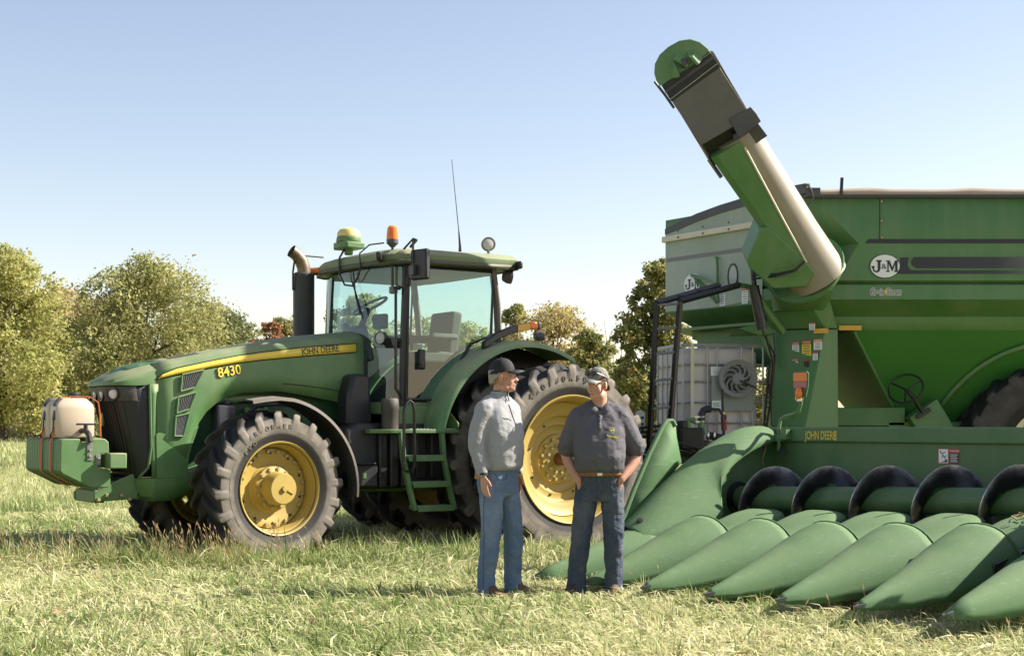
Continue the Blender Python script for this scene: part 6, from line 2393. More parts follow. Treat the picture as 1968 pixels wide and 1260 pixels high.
q.loft([tring(0.06, 0.06), tring(0.10, 0.035)] + [tring(z, 0.03 + 0.008 * (k % 2)) for k, z in enumerate(np.linspace(0.2, 1.1, 10))] + [tring(1.17, 0.035), tring(1.22, 0.06), tring(1.235, 0.10)])
q.build('bottle', 'tote', tote, smooth=50)
q = MB()
q.box((TW / 2, TD / 2, 0.03), (TW, TD, 0.06))
q.build('pallet', 'galv', tote, 0.01)


def bar(a, b, r_=0.0125):
    k = MB()
    k.tube([a, b], r_, 6)
    k.build('cage_bar', 'galv', tote)


hz = [0.14, 0.36, 0.60, 0.84, 1.04]
for z in hz:
    bar((0, 0, z), (TW, 0, z))
    bar((0, 0, z), (0, TD, z))
    bar((TW, 0, z), (TW, TD, z))
for x in (0.0, 0.12, 0.30, 0.42, 0.72, 0.86, TW):
    bar((x, -0.012, 0.06), (x, -0.012, THH - 0.04), 0.011)
for y in (0.18, 0.36, 0.54, 0.72, 0.90, TD):
    bar((-0.012, y, 0.06), (-0.012, y, THH - 0.04), 0.011)
k = MB()
for a, b in (((0, -0.012), (TW, -0.012)), ((-0.012, 0), (-0.012, TD)), ((TW, 0), (TW, TD)), ((0, TD), (TW, TD))):
    k.tube([(a[0], a[1], THH - 0.02), (b[0], b[1], THH - 0.02)], 0.024, 6)
k.build('cage_rim', 'galv', tote)
k = MB()
k.box((0.105, -0.034, 0.66), (0.04, 0.012, 1.24))
k.build('cage_strip', 'cream', tote)
k = MB()
k.box((0.60, -0.030, 0.76), (0.52, 0.006, 0.52))
pl = k.build('label_plate', plain('grey green label plate', (0.27, 0.29, 0.26), 0.5), tote)
k = MB()
k.box((0.44, -0.036, 0.96), (0.22, 0.004, 0.10))
k.build('paper_label', 'decal_white', pl)
k = MB()
k.box((0.40, -0.036, 0.57), (0.11, 0.004, 0.10))
lb_ = k.build('paper_label', 'decal_white', pl)
text('CC', 0.055, (0.40, -0.040, 0.57), (1, 0, 0), (0, 0, 1), 'green', pl, 'lettering', 0.0005, 0.002)
k = MB()
for j in range(4):
    k.box((0.44, -0.0385, 0.99 - 0.02 * j), (0.18 - 0.03 * (j % 2), 0.0006, 0.005))
o = k.build('print_lines', 'grey', pl)
o['kind'] = 'stuff'

# hose reel on the tote's front
reel = thing('hose_reel', 'grey round hose reel with curved spokes hung on the caged tote', 'hose reel')
RM = axis_mat(Vector((2.62, 16.48, 1.845)), (math.sin(R(12)) - 0.28, -math.cos(R(12)), 0.0))
RO = 0.225
FA = plain('grey reel plastic', (0.21, 0.205, 0.19), 0.55, 0, 0.1)
for z in (-0.20, 0.0):
    k = MB()
    k.lathe([(RO, -0.012), (RO, 0.012), (RO - 0.012, 0.018), (RO - 0.03, 0.012), (RO - 0.045, 0.008), (RO - 0.06, 0.006), (RO - 0.06, -0.006)], 48, RM @ Matrix.Translation((0, 0, z)), True)
    k.lathe([(0.07, -0.008), (0.07, 0.012), (0.06, 0.02), (0.0, 0.02)], 28, RM @ Matrix.Translation((0, 0, z)))
    for j in range(10):
        a0 = 2 * math.pi * j / 10
        pts = []
        for t in np.linspace(0, 1, 5):
            r_ = 0.06 + 0.11 * t
            a = a0 + 0.75 * t * t
            pts.append(RM @ Vector((r_ * math.cos(a), r_ * math.sin(a), z)))
        k.tube(pts, [0.016, 0.013, 0.011, 0.012, 0.016], 6)
    k.build('reel_flange', FA, reel)
k = MB()
k.lathe([(0.10, -0.2), (0.10, 0.0)], 24, RM)
for j in range(6):
    k.lathe([(0.125, -0.185 + 0.03 * j), (0.135, -0.17 + 0.03 * j), (0.125, -0.155 + 0.03 * j)], 24, RM)
k.build('wound_hose', 'rubber_hose', reel)
k = MB()
k.tube([RM @ Vector((0.02, -0.02, 0.02)), RM @ Vector((0.08, -0.05, 0.05)), RM @ Vector((0.19, -0.10, 0.04)), RM @ Vector((0.26, -0.16, 0.03))], 0.009, 6)
k.build('crank', 'blackmetal', reel)

# filler hose with red gun handle, valve and pipework in front of the tote
fill = thing('filler_hose', 'black filler hose with red grip hanging below the grey hose reel', 'hose')
k = MB()
k.tube([(2.42, 16.36, 1.72), (2.42, 16.34, 1.55), (2.425, 16.33, 1.44)], 0.013, 8)
k.build('hose', 'rubber_hose', fill)
k = MB()
k.tube([(2.425, 16.33, 1.46), (2.43, 16.33, 1.42)], 0.022, 8)
k.build('brass_fitting', plain('brass', (0.55, 0.36, 0.1), 0.35, 0.8), fill)
k = MB()
k.tube([(2.43, 16.33, 1.43), (2.43, 16.33, 1.38)], [0.03, 0.036], 10)
k.build('collar', 'black', fill)
k = MB()
k.tube([(2.43, 16.33, 1.38), (2.43, 16.33, 1.36), (2.435, 16.33, 1.26), (2.435, 16.33, 1.245)], [0.036, 0.032, 0.034, 0.026], 10)
k.build('grip', 'red', fill)
vp = thing('pump_plumbing', 'dark pump with green valve and ribbed hoses in front of the caged tote', 'pump')
k = MB()
k.box((2.02, 16.05, 1.16), (0.26, 0.3, 0.24))
k.tube([(1.92, 16.0, 1.1), (1.92, 16.0, 1.36)], 0.07, 10)
k.box((2.14, 15.98, 1.10), (0.16, 0.12, 0.08))
k.build('pump_body', plain('oily dark iron', (0.03, 0.026, 0.02), 0.5, 0.3, 0.4, 12, 0.3), vp, 0.02)
k = MB()
k.tube([(2.13, 16.0, 1.20), (2.13, 16.0, 1.36)], 0.04, 10)
k.tube([(1.98, 15.98, 1.28), (1.98, 15.98, 1.36), (2.06, 15.98, 1.36)], 0.035, 8)
k.build('valve_body', 'cart_green', vp)
k = MB()
k.tube([(2.13, 16.0, 1.36), (2.13, 16.0, 1.43), (2.155, 16.0, 1.475), (2.20, 16.0, 1.49), (2.24, 16.0, 1.49)], 0.042, 10)
k.build('pipe_elbow', 'black', vp)
for z in (1.345, 1.40):
    k = MB()
    k.lathe([(0.046, -0.008), (0.05, 0), (0.046, 0.008)], 14, Matrix.Translation((2.13, 16.0, z)))
    k.box((2.08, 15.97, z), (0.06, 0.02, 0.02))
    k.build('hose_clamp', 'chrome', vp)
k = MB()
k.tube([(2.24, 16.0, 1.49), (2.33, 16.0, 1.485), (2.37, 16.0, 1.42), (2.38, 16.0, 1.25), (2.39, 16.02, 1.05)], 0.017, 8)
k.build('supply_hose', 'rubber_hose', vp)
k = MB()
rp = []
rr_ = []
for t in np.linspace(0, 1, 46):
    rp.append((2.19 + 0.46 * t, 15.98, 1.20 - 0.02 * t - 0.03 * math.sin(math.pi * t)))
    rr_.append(0.042 + 0.004 * (1 if int(t * 45) % 2 else -1))
k.tube(rp, rr_, 12)
k.build('ribbed_hose', 'rubber_hose', vp)
for x in (2.20, 2.27, 2.62, 2.70):
    k = MB()
    k.lathe([(0.05, -0.01), (0.054, 0), (0.05, 0.01)], 14, axis_mat((x, 15.98, 1.195), (1, 0, 0)))
    k.build('hose_clamp', 'chrome', vp)
k = MB()
k.box((2.13, 15.95, 1.02), (0.08, 0.05, 0.11))
k.build('junction_box', 'galv', vp, 0.006)
for j in range(5):
    k = MB()
    y = 15.9 + 0.05 * j
    k.tube([(1.1 - 0.1 * j, y + .3, 0.95), (1.55, y, 1.12 - 0.04 * j), (1.8, y, 1.13 - 0.03 * j), (2.1, y, 1.05 - 0.03 * j), (2.6, y + 0.1, 1.0 - 0.06 * j), (3.0, y + 0.3, 0.9 - 0.03 * j)], 0.016, 6)
    k.build('pressure_hose', 'rubber_hose', vp)
for j in range(3):
    k = MB()
    k.tube([(0.95, 15.75, 0.9 - 0.06 * j), (1.15, 15.7, 1.12 - 0.04 * j), (1.42, 15.68, 1.28 - 0.05 * j), (1.75, 15.7, 1.31 - 0.06 * j)], 0.018, 6)
    k.build('pressure_hose', 'rubber_hose', vp)
hb2 = thing('hose_holder', 'grey perforated hose holder plate at the foot of the black ladder', 'bracket')
k = MB()
k.prism([(1.36, 1.18), (1.36, 1.44), (1.39, 1.47), (1.44, 1.47), (1.47, 1.44), (1.47, 1.18)], 15.70, 15.71)
k.build('holder_plate', 'galv', hb2)
k = MB()
for x in (1.395, 1.44):
    for z in (1.25, 1.32, 1.39):
        k.lathe([(0.017, -0.006), (0.017, 0.006), (0, 0.006)], 10, axis_mat((x, 15.70, z), (0, -1, 0)))
o = k.build('holder_slots', 'black', hb2)
o['kind'] = 'stuff'
# ================================================================== the two men
def cloth_mat(name, col, col2, nscale=9.0, rough=0.85, fine=220.0, fold=0.5, worn=None):
    m, nt, b = nodes_of(name)
    n1 = noise(nt, nscale, 5, 0.6)
    n2 = noise(nt, fine, 2, 0.5)
    c = mixc(nt, n1, col, col2)
    if worn:
        n3 = noise(nt, 3.2, 3, 0.5)
        c = mixc(nt, math_n(nt, 'MULTIPLY', math_n(nt, 'SUBTRACT', n3, 0.47, True), 3.5, True), c, worn)
    c = mixc(nt, math_n(nt, 'MULTIPLY', n2, 0.35), c, tuple(k * 0.6 for k in col))
    nt.links.new(c, b.inputs['Base Color'])
    b.inputs['Roughness'].default_value = rough
    b.inputs['Specular IOR Level'].default_value = 0.2
    tc = nt.nodes.new('ShaderNodeTexCoord')
    mp = nt.nodes.new('ShaderNodeMapping')
    mp.inputs['Scale'].default_value = (1.0, 1.0, 2.2)
    nt.links.new(tc.outputs['Object'], mp.inputs[0])
    nz = nt.nodes.new('ShaderNodeTexNoise')
    nz.inputs['Scale'].default_value = 7.0
    nz.inputs['Detail'].default_value = 3
    nz.inputs['Distortion'].default_value = 1.2
    nt.links.new(mp.outputs[0], nz.inputs['Vector'])
    bump(nt, b, nz.outputs[0], fold, 0.03)
    return m


def skin_mat(name, col):
    m, nt, b = nodes_of(name)
    n1 = noise(nt, 22.0, 5, 0.6)
    nt.links.new(mixc(nt, n1, tuple(c * 0.85 for c in col), (col[0] * 1.12, col[1] * 1.03, col[2] * 1.02)), b.inputs['Base Color'])
    b.inputs['Roughness'].default_value = 0.5
    b.inputs['Subsurface Weight'].default_value = 0.12
    b.inputs['Subsurface Radius'].default_value = (0.012, 0.005, 0.003)
    bump(nt, b, noise(nt, 160, 3, 0.6), 0.15, 0.002)
    return m


fold_tex = bpy.data.textures.new('fold_noise', 'CLOUDS')
fold_tex.noise_scale = 0.09
fold_tex.noise_depth = 1
fine_tex = bpy.data.textures.new('denim_noise', 'CLOUDS')
fine_tex.noise_scale = 0.07
fine_tex.noise_depth = 1


def ell_rings(mb, sects):
    """stack of rounded sections: (z, half width, half depth, x centre, y centre)"""
    rings = []
    for z, a, b, cx, cy in sects:
        ring = []
        for k in range(24):
            t = 2 * math.pi * k / 24
            c, s = math.cos(t), math.sin(t)
            ring.append((cx + a * math.copysign(abs(c) ** 0.88, c), cy + b * math.copysign(abs(s) ** 0.88, s), z))
        rings.append(ring)
    mb.loft(rings)


def limb(mb, pts, rs, n=14, sub=4):
    P = [Vector(p) for p in pts]
    out, rr = [], []
    for i in range(len(P) - 1):
        for k in range(sub):
            t = k / sub
            # Catmull-Rom through the joints
            p0, p1, p2, p3 = P[max(i - 1, 0)], P[i], P[i + 1], P[min(i + 2, len(P) - 1)]
            out.append(0.5 * ((2 * p1) + (p2 - p0) * t + (2 * p0 - 5 * p1 + 4 * p2 - p3) * t * t + (3 * p1 - p0 - 3 * p2 + p3) * t ** 3))
            rr.append(rs[i] + (rs[i + 1] - rs[i]) * t)
    out.append(P[-1])
    rr.append(rs[-1])
    mb.tube(out, rr, n)
    mb.ball(out[0], rr[0], 12, 8)
    mb.ball(out[-1], rr[-1], 12, 8)


def fused(mb, name, mat, parent, vox=0.008, smooth=4, disp=None, amount=0.0):
    me = mb.mesh(name, mat, 0)
    for p in me.polygons:
        p.use_smooth = True
    o = link(name, me, parent)
    r = o.modifiers.new('fuse', 'REMESH')
    r.mode = 'VOXEL'
    r.voxel_size = vox
    r.use_smooth_shade = True
    s = o.modifiers.new('relax', 'SMOOTH')
    s.factor = 0.5
    s.iterations = smooth
    if disp:
        d = o.modifiers.new('folds', 'DISPLACE')
        d.texture = disp
        d.strength = amount
        d.mid_level = 0.5
        d.texture_coords = 'LOCAL'
    return o


def head_shape(mb, c, yaw, pitch=0.0, wide=1.0, heavy=0.0):
    """c = centre of the skull; face looks along local -y turned by yaw"""
    Mx = Matrix.Translation(c) @ Matrix.Rotation(yaw, 4, 'Z') @ Matrix.Rotation(pitch, 4, 'X')

    def ball(p, r, rot=(0, 0, 0)):
        k = MB()
        k.ball(p, r, 16, 11, rot)
        mb.add(k.v, k.f, Mx)
    w = wide
    ball((0, 0.012, 0.03), (0.076 * w, 0.096, 0.098))            # skull
    ball((0, -0.035, -0.03), (0.062 * w, 0.062, 0.082))          # face
    ball((0, -0.045, -0.085), (0.046 * w, 0.048, 0.038))         # jaw
    ball((0, -0.078, -0.098), (0.022, 0.02, 0.02))               # chin
    for s in (1, -1):
        ball((s * 0.045 * w, -0.055, -0.035), (0.026, 0.03, 0.032))   # cheek
        ball((s * 0.045 * w, -0.01, -0.085), (0.022, 0.04, 0.03))     # jaw corner
        ball((s * 0.030, -0.086, 0.018), (0.024, 0.012, 0.010))       # brow
        k = MB()
        k.ball((s * 0.080 * w, 0.008, -0.012), (0.010, 0.022, 0.034), 12, 9, (R(-12), 0, s * R(22)))
        mb.add(k.v, k.f, Mx)                                          # ear
        ball((s * 0.012, -0.108, -0.040), (0.010, 0.012, 0.009))      # nostril wing
    ball((0, -0.098, -0.012), (0.011, 0.014, 0.03), (R(-14), 0, 0))  # nose bridge
    ball((0, -0.114, -0.034), (0.013, 0.015, 0.012))                 # nose tip
    ball((0, -0.089, -0.066), (0.026, 0.012, 0.009))                 # upper lip
    ball((0, -0.087, -0.079), (0.023, 0.012, 0.008))                 # lower lip
    if heavy:
        ball((0, -0.02, -0.112), (0.05 * w, 0.05, 0.03))
    return Mx


def face_parts(parent, Mx, brow, stubble=None, beard=None):
    for s in (1, -1):
        k = MB()
        k.ball((s * 0.030, -0.084, 0.000), (0.0125, 0.008, 0.0085), 12, 8)
        k.v = [tuple(Mx @ Vector(p)) for p in k.v]
        k.build('eye', plain('eye white', (0.62, 0.58, 0.54), 0.3), parent)
        k = MB()
        k.ball((s * 0.029, -0.0905, 0.0), (0.0055, 0.0035, 0.006), 10, 6)
        k.v = [tuple(Mx @ Vector(p)) for p in k.v]
        k.build('iris', plain('dark iris', (0.03, 0.02, 0.015), 0.2), parent)
        k = MB()
        k.tube([Mx @ Vector((s * 0.014, -0.0955, 0.021)), Mx @ Vector((s * 0.032, -0.0965, 0.026)), Mx @ Vector((s * 0.050, -0.081, 0.020))], [0.0035, 0.0045, 0.003], 6)
        k.build('eyebrow', brow, parent)
    k = MB()
    k.tube([Mx @ Vector((-0.021, -0.093, -0.0725)), Mx @ Vector((0, -0.1005, -0.072)), Mx @ Vector((0.021, -0.093, -0.0725))], [0.0025, 0.004, 0.0025], 6)
    k.build('mouth_line', plain('lip crease', (0.22, 0.07, 0.05), 0.5), parent)


def hand(mb, wrist, d, palm_n, thumb_dir, curl=0.35, L=1.0):
    """palm, four unequal bent fingers and a thumb from the side of the palm"""
    d = Vector(d).normalized()
    n = Vector(palm_n)
    n = (n - d * n.dot(d)).normalized()
    t = Vector(thumb_dir)
    t = (t - d * t.dot(d) - n * t.dot(n)).normalized()
    W = Vector(wrist)
    rings = []
    for s, w, h in ((-0.01, 0.026, 0.020), (0.02, 0.034, 0.018), (0.055, 0.040, 0.016), (0.088, 0.041, 0.013)):
        c = W + d * s * L
        rings.append([c + t * (w * math.cos(a)) + n * (h * math.sin(a)) for a in (2 * math.pi * k / 14 for k in range(14))])
    mb.loft(rings)
    for j, (off, ln) in enumerate(((0.030, 0.072), (0.010, 0.082), (-0.010, 0.076), (-0.029, 0.060))):
        p = W + d * 0.082 * L + t * off
        pts, rs, ang = [p], [0.0095], curl * 0.4
        for seg, fr in enumerate((0.45, 0.32, 0.23)):
            dirv = (d * math.cos(ang) + n * math.sin(ang)).normalized()
            p = p + dirv * ln * fr * L
            pts.append(p)
            rs.append(0.0088 - 0.0008 * seg)
            ang += curl * (0.9 + 0.15 * j)
        mb.tube(pts, rs, 8)
        mb.ball(pts[-1], rs[-1], 8, 6)
    p = W + d * 0.022 * L + t * 0.026
    pts = [p, p + (t * 0.75 + d * 0.75 + n * 0.15).normalized() * 0.038, p + (t * 0.75 + d * 0.75 + n * 0.15).normalized() * 0.038 + (t * 0.25 + d * 0.95 + n * 0.25).normalized() * 0.034]
    mb.tube(pts, [0.014, 0.0115, 0.0095], 8)
    mb.ball(pts[-1], 0.0095, 8, 6)


def shoe(parent, ankle, yaw, mat, length=0.29):
    q = MB()
    Mx = Matrix.Translation((ankle[0], ankle[1], 0)) @ Matrix.Rotation(yaw, 4, 'Z')
    rings = []
    for y, w, z0, z1 in ((0.095, 0.02, 0.02, 0.07), (0.085, 0.036, 0.012, 0.10), (0.04, 0.043, 0.012, 0.135), (-0.02, 0.043, 0.012, 0.135), (-0.07, 0.045, 0.012, 0.10), (-0.13, 0.050, 0.012, 0.072), (-0.175, 0.043, 0.013, 0.058), (-0.20, 0.02, 0.02, 0.045)):
        rings.append([Mx @ Vector((w * math.copysign(abs(math.cos(a)) ** 0.8, math.cos(a)), y * length / 0.29, (z0 + z1) / 2 + (z1 - z0) / 2 * math.copysign(abs(math.sin(a)) ** 0.8, math.sin(a)))) for a in (2 * math.pi * k / 16 for k in range(16))])
    q.loft(rings)
    s = q.build('boot', mat, parent, 0, 60)
    q = MB()
    q.prism([tuple((Mx @ Vector((x, y * length / 0.29, 0)))[:2]) for x, y in ((-0.04, 0.10), (0.04, 0.10), (0.045, 0.0), (0.052, -0.12), (0.04, -0.19), (0.0, -0.208), (-0.04, -0.19), (-0.052, -0.12), (-0.045, 0.0))], 0.0, 0.024, 'xy')
    q.build('boot_sole', plain('boot sole', (0.03, 0.022, 0.016), 0.8), s, 0.006)
    return s


def cap_on(parent, Mx, mat, brim_mat, wide=1.0, droop=0.0):
    q = MB()
    rings = []
    for t in np.linspace(0, 1, 9):
        a = t * math.pi / 2
        w, d, z = 0.088 * wide * math.cos(a) ** 0.8, 0.108 * math.cos(a) ** 0.8, 0.032 + 0.102 * math.sin(a)
        if t == 1:
            w = d = 0.004
        rings.append([Mx @ Vector((w * math.cos(k), 0.010 + d * math.sin(k), z - 0.018 * (math.sin(k) > 0.2) * (1 - t))) for k in (2 * math.pi * j / 28 for j in range(28))])
    q.loft(rings)
    cap = q.build('cap', mat, parent, 0, 60)
    q = MB()
    rings = []
    for x in np.linspace(-0.078, 0.078, 13):
        f = 1 - (abs(x) / 0.086) ** 2.4
        sag = -0.022 * (x / 0.08) ** 2
        y0 = -0.085 - 0.012 * f + 0.045 * (abs(x) / 0.08) ** 2
        y1 = -0.10 - 0.078 * f
        rings.append([Mx @ Vector((x, y0, 0.040 + sag)), Mx @ Vector((x, (y0 + y1) / 2, 0.040 + sag - droop * 0.3)), Mx @ Vector((x, y1, 0.033 + sag - droop))])
    q.loft(rings, False)
    q.build('cap_brim', brim_mat, cap, 0, 60, solid=0.005)
    q = MB()
    q.ball(Mx @ Vector((0, 0.010, 0.136)), (0.008, 0.008, 0.005), 10, 6)
    q.build('cap_button', mat, cap)
    return cap


def surface_of(target):
    """lookup of the finished garment surface, so that seams and stitching lie on it"""
    bpy.context.view_layer.update()
    dg = bpy.context.evaluated_depsgraph_get()
    ev = target.evaluated_get(dg)

    def at(p, off):
        ok, co, nr, _ = ev.closest_point_on_mesh(Vector(p))
        return tuple(co + nr * off) if ok else tuple(p)
    return at


def seam(at, pts, r, name, mat, parent, off=0.001, sub_=4):
    P = []
    for a_, b_ in zip(pts, pts[1:]):
        for k in range(sub_):
            P.append(Vector(a_).lerp(Vector(b_), k / sub_))
    P.append(Vector(pts[-1]))
    q = MB()
    q.tube([at(p, off) for p in P], r, 6)
    return q.build(name, mat, parent)


# ---------------------------------------------------------------- man in the light grey pullover
p1 = thing('person', 'man in light grey quarter-zip pullover, blue jeans and black cap standing side-on', 'person', (-0.10, 10.72, 0), R(50), 'men talking in front of the tractor')
SK1 = skin_mat('weathered skin', (0.47, 0.25, 0.165))
HIP = 0.93
b = MB()
hc = Vector((0.0, -0.045, 1.655))
Mh = head_shape(b, hc, R(33), R(-2), 1.0)
b.tube([(0, -0.005, 1.45), (0, -0.012, 1.52), (0.0, -0.03, 1.60)], [0.07, 0.060, 0.06], 16)
ell_rings(b, [(0.92, .13, .10, 0, 0), (1.10, .15, .115, 0, -0.01), (1.30, .16, .105, 0, 0), (1.43, .15, .08, 0, 0), (1.47, .06, .06, 0, 0)])
RA = [(-0.185, 0.01, 1.415), (-0.245, 0.03, 1.17), (-0.235, -0.035, 0.925)]
LA_ = [(0.185, 0.01, 1.415), (0.245, 0.05, 1.17), (0.23, 0.0, 0.93)]
for A in (RA, LA_):
    limb(b, A, [0.055, 0.043, 0.029])
hand(b, (-0.235, -0.038, 0.915), (0.02, -0.16, -1), (1.0, -0.12, 0.02), (0.1, -1, 0), 0.28)
hand(b, (0.23, 0.0, 0.92), (-0.02, -0.10, -1), (-1.0, -0.1, 0), (-0.1, -1, 0), 0.3)
LR = [(-0.095, 0.0, 0.90), (-0.115, -0.02, 0.50), (-0.125, 0.03, 0.09)]
LL = [(0.095, 0.0, 0.90), (0.125, -0.05, 0.50), (0.14, -0.03, 0.09)]
for A in (LR, LL):
    limb(b, A, [0.085, 0.055, 0.038])
body1 = fused(b, 'body', SK1, p1, 0.007, 3)
HAIR1 = plain('grey cropped hair', (0.30, 0.26, 0.21), 0.85, 0, 0.3, 60, 0.5, bscale=250)
face_parts(p1, Mh, HAIR1)
q = MB()
rings = []
for z, k in ((-0.055, 0.985), (-0.03, 1.03), (0.0, 1.045), (0.045, 1.05)):
    rings.append([Mh @ Vector((0.078 * k * math.cos(a), 0.014 + 0.097 * k * math.sin(a), z)) for a in np.linspace(R(2 if z > -0.02 else 28), R(178 if z > -0.02 else 152), 18)])
q.loft(rings, False)
q.build('hair', HAIR1, p1, 0, 60, solid=0.006)
cap_on(p1, Mh, plain('black cap cloth', (0.010, 0.010, 0.013), 0.8, 0, 0.2, 30), plain('black cap brim', (0.018, 0.018, 0.020), 0.7), 1.02, 0.004)
GREY = cloth_mat('light grey fleece', (0.29, 0.29, 0.295), (0.33, 0.33, 0.335), 5, 0.85, 300, 0.35)
s = MB()
ell_rings(s, [(0.955, .178, .142, 0, -.012), (0.985, .192, .158, 0, -.018), (1.08, .196, .168, 0, -.03), (1.20, .197, .165, 0, -.028), (1.32, .200, .146, 0, -.014), (1.40, .196, .122, 0, 0), (1.455, .15, .098, 0, .0), (1.49, .088, .082, 0, .0), (1.50, .078, .078, 0, -.002)])
limb(s, [(-0.165, 0.005, 1.395), (-0.24, 0.03, 1.17), (-0.235, -0.033, 0.945)], [0.084, 0.070, 0.048])
limb(s, [(0.165, 0.005, 1.395), (0.24, 0.05, 1.17), (0.23, 0.0, 0.945)], [0.084, 0.070, 0.048])
for sg in (1, -1):
    limb(s, [(sg * 0.035, 0.01, 1.485), (sg * 0.10, 0.01, 1.455), (sg * 0.165, 0.006, 1.41)], [0.05, 0.06, 0.075])
shirt1 = fused(s, 'pullover', GREY, p1, 0.0085, 6, fold_tex, 0.018)
s = MB()
s.lathe([(0.086, 1.475), (0.078, 1.495), (0.072, 1.535), (0.066, 1.543), (0.064, 1.50)], 28, Matrix.Translation((0, -0.008, 0)), False, False)
col1 = s.build('collar', GREY, p1, 0, 60)
on1 = surface_of(shirt1)
seam(on1, [(0.0, -0.13, 1.46), (0.004, -0.17, 1.40), (0.008, -0.19, 1.33), (0.008, -0.2, 1.285)], 0.0042, 'zipper', 'decal_black', p1)
s = MB()
s.tube([(0.0, -0.094, 1.55), (0.0, -0.098, 1.50), (0.0, -0.112, 1.47)], 0.0042, 6)
s.build('zipper', 'decal_black', p1)
s = MB()
s.tube([(0.0665 * math.sin(a) , -0.008 - 0.0665 * math.cos(a), 1.5435) for a in np.linspace(-2.6, 2.6, 20)], 0.004, 5)
s.build('collar_trim', 'decal_black', p1)
for A, r_ in (((-0.2365, -0.036, 0.925), 0.043), ((0.2315, 0.0, 0.925), 0.043)):
    s = MB()
    s.tube([A, (A[0], A[1] + 0.001, A[2] + 0.016)], r_, 18)
    s.build('cuff', plain('dark cuff', (0.02, 0.02, 0.025), 0.8), p1)
# chest embroidery: a short run of dark stitches
seam(on1, [(-0.125 + 0.011 * k, -0.2, 1.355 + 0.008 * math.sin(k * 2.1) + (0.010 if k == 0 else 0)) for k in range(9)], 0.0028, 'chest_embroidery', plain('dark thread', (0.03, 0.03, 0.035), 0.9), p1)
JEAN1 = cloth_mat('blue denim', (0.10, 0.15, 0.24), (0.15, 0.21, 0.305), 6, 0.85, 320, 0.6, (0.26, 0.315, 0.385))
s = MB()
ell_rings(s, [(0.975, .168, .128, 0, -.004), (0.93, .176, .135, 0, .004), (0.86, .182, .142, 0, .012), (0.80, .180, .132, 0, .01), (0.76, .165, .11, 0, .006)])
limb(s, [(-0.092, 0.0, 0.82), (-0.113, -0.018, 0.50), (-0.124, 0.025, 0.18), (-0.125, 0.015, 0.065)], [0.104, 0.084, 0.074, 0.080])
limb(s, [(0.092, 0.0, 0.82), (0.125, -0.048, 0.50), (0.139, -0.03, 0.18), (0.14, -0.045, 0.065)], [0.104, 0.084, 0.074, 0.080])
jeans1 = fused(s, 'jeans', JEAN1, p1, 0.0085, 4, fine_tex, 0.017)
on1j = surface_of(jeans1)
SEAM = plain('dark seam', (0.03, 0.05, 0.10), 0.9)
seam(on1j, [(-0.165, -0.09, 0.945), (-0.135, -0.125, 0.895), (-0.07, -0.14, 0.89), (-0.045, -0.14, 0.935)], 0.0025, 'pocket_seam', SEAM, p1)
seam(on1j, [(-0.21, -0.01, z) for z in np.linspace(0.93, 0.1, 14)], 0.0022, 'side_seam', SEAM, p1)
BOOT = plain('brown leather boot', (0.12, 0.062, 0.03), 0.6, 0, 0.35, 14, 0.3)
shoe(p1, (-0.125, 0.0), R(-6), BOOT)
shoe(p1, (0.14, -0.06), R(14), BOOT)
s = MB()
s.box((-0.172, 0.075, 0.925), (0.012, 0.05, 0.07), (R(8), 0, R(20)))
s.build('phone_pouch', plain('tan leather pouch', (0.35, 0.17, 0.08), 0.6), p1, 0.006)

# ---------------------------------------------------------------- man in the charcoal polo
p2 = thing('person', 'man in charcoal polo shirt, dark jeans and camouflage cap with both hands in pockets', 'person', (0.665, 10.80, 0), R(-3), 'men talking in front of the tractor')
SK2 = skin_mat('fair skin', (0.50, 0.27, 0.185))
b = MB()
hc2 = Vector((-0.012, -0.03, 1.595))
Mh2 = head_shape(b, hc2, R(-42), R(2), 1.06, 1)
b.tube([(0, 0.0, 1.39), (0, -0.008, 1.46), (-0.005, -0.02, 1.54)], [0.082, 0.070, 0.068], 16)
ell_rings(b, [(0.92, .15, .11, 0, 0), (1.10, .17, .13, 0, -0.02), (1.28, .18, .12, 0, 0), (1.38, .16, .09, 0, 0), (1.42, .07, .07, 0, 0)])
RA2 = [(-0.20, 0.01, 1.32), (-0.300, 0.05, 1.08), (-0.19, -0.088, 0.89)]
LA2 = [(0.20, 0.01, 1.32), (0.330, 0.05, 1.08), (0.19, -0.088, 0.89)]
for A in (RA2, LA2):
    limb(b, A, [0.060, 0.053, 0.034])
hand(b, (-0.182, -0.088, 0.878), (0.34, 0.12, -0.9), (0.5, 0.9, 0), (0.8, -0.5, 0.2), 0.2)
hand(b, (0.182, -0.088, 0.878), (-0.34, 0.12, -0.9), (-0.5, 0.9, 0), (-0.8, -0.5, 0.2), 0.2)
LR2 = [(-0.11, 0.0, 0.88), (-0.165, -0.01, 0.48), (-0.205, 0.03, 0.09)]
LL2 = [(0.11, 0.0, 0.88), (0.125, -0.02, 0.48), (0.125, 0.02, 0.09)]
for A in (LR2, LL2):
    limb(b, A, [0.09, 0.058, 0.04])
fused(b, 'body', SK2, p2, 0.007, 3)
HAIR2 = plain('brown hair', (0.10, 0.055, 0.03), 0.8, 0, 0.3, 60, 0.5, bscale=250)
face_parts(p2, Mh2, HAIR2)
q = MB()
rings = []
for z, k in ((-0.05, 0.99), (-0.02, 1.035), (0.0, 1.045), (0.045, 1.05)):
    rings.append([Mh2 @ Vector((0.080 * 1.03 * k * math.cos(a), 0.014 + 0.097 * k * math.sin(a), z)) for a in np.linspace(R(0 if z > -0.01 else 30), R(180 if z > -0.01 else 150), 18)])
q.loft(rings, False)
q.build('hair', HAIR2, p2, 0, 60, solid=0.006)


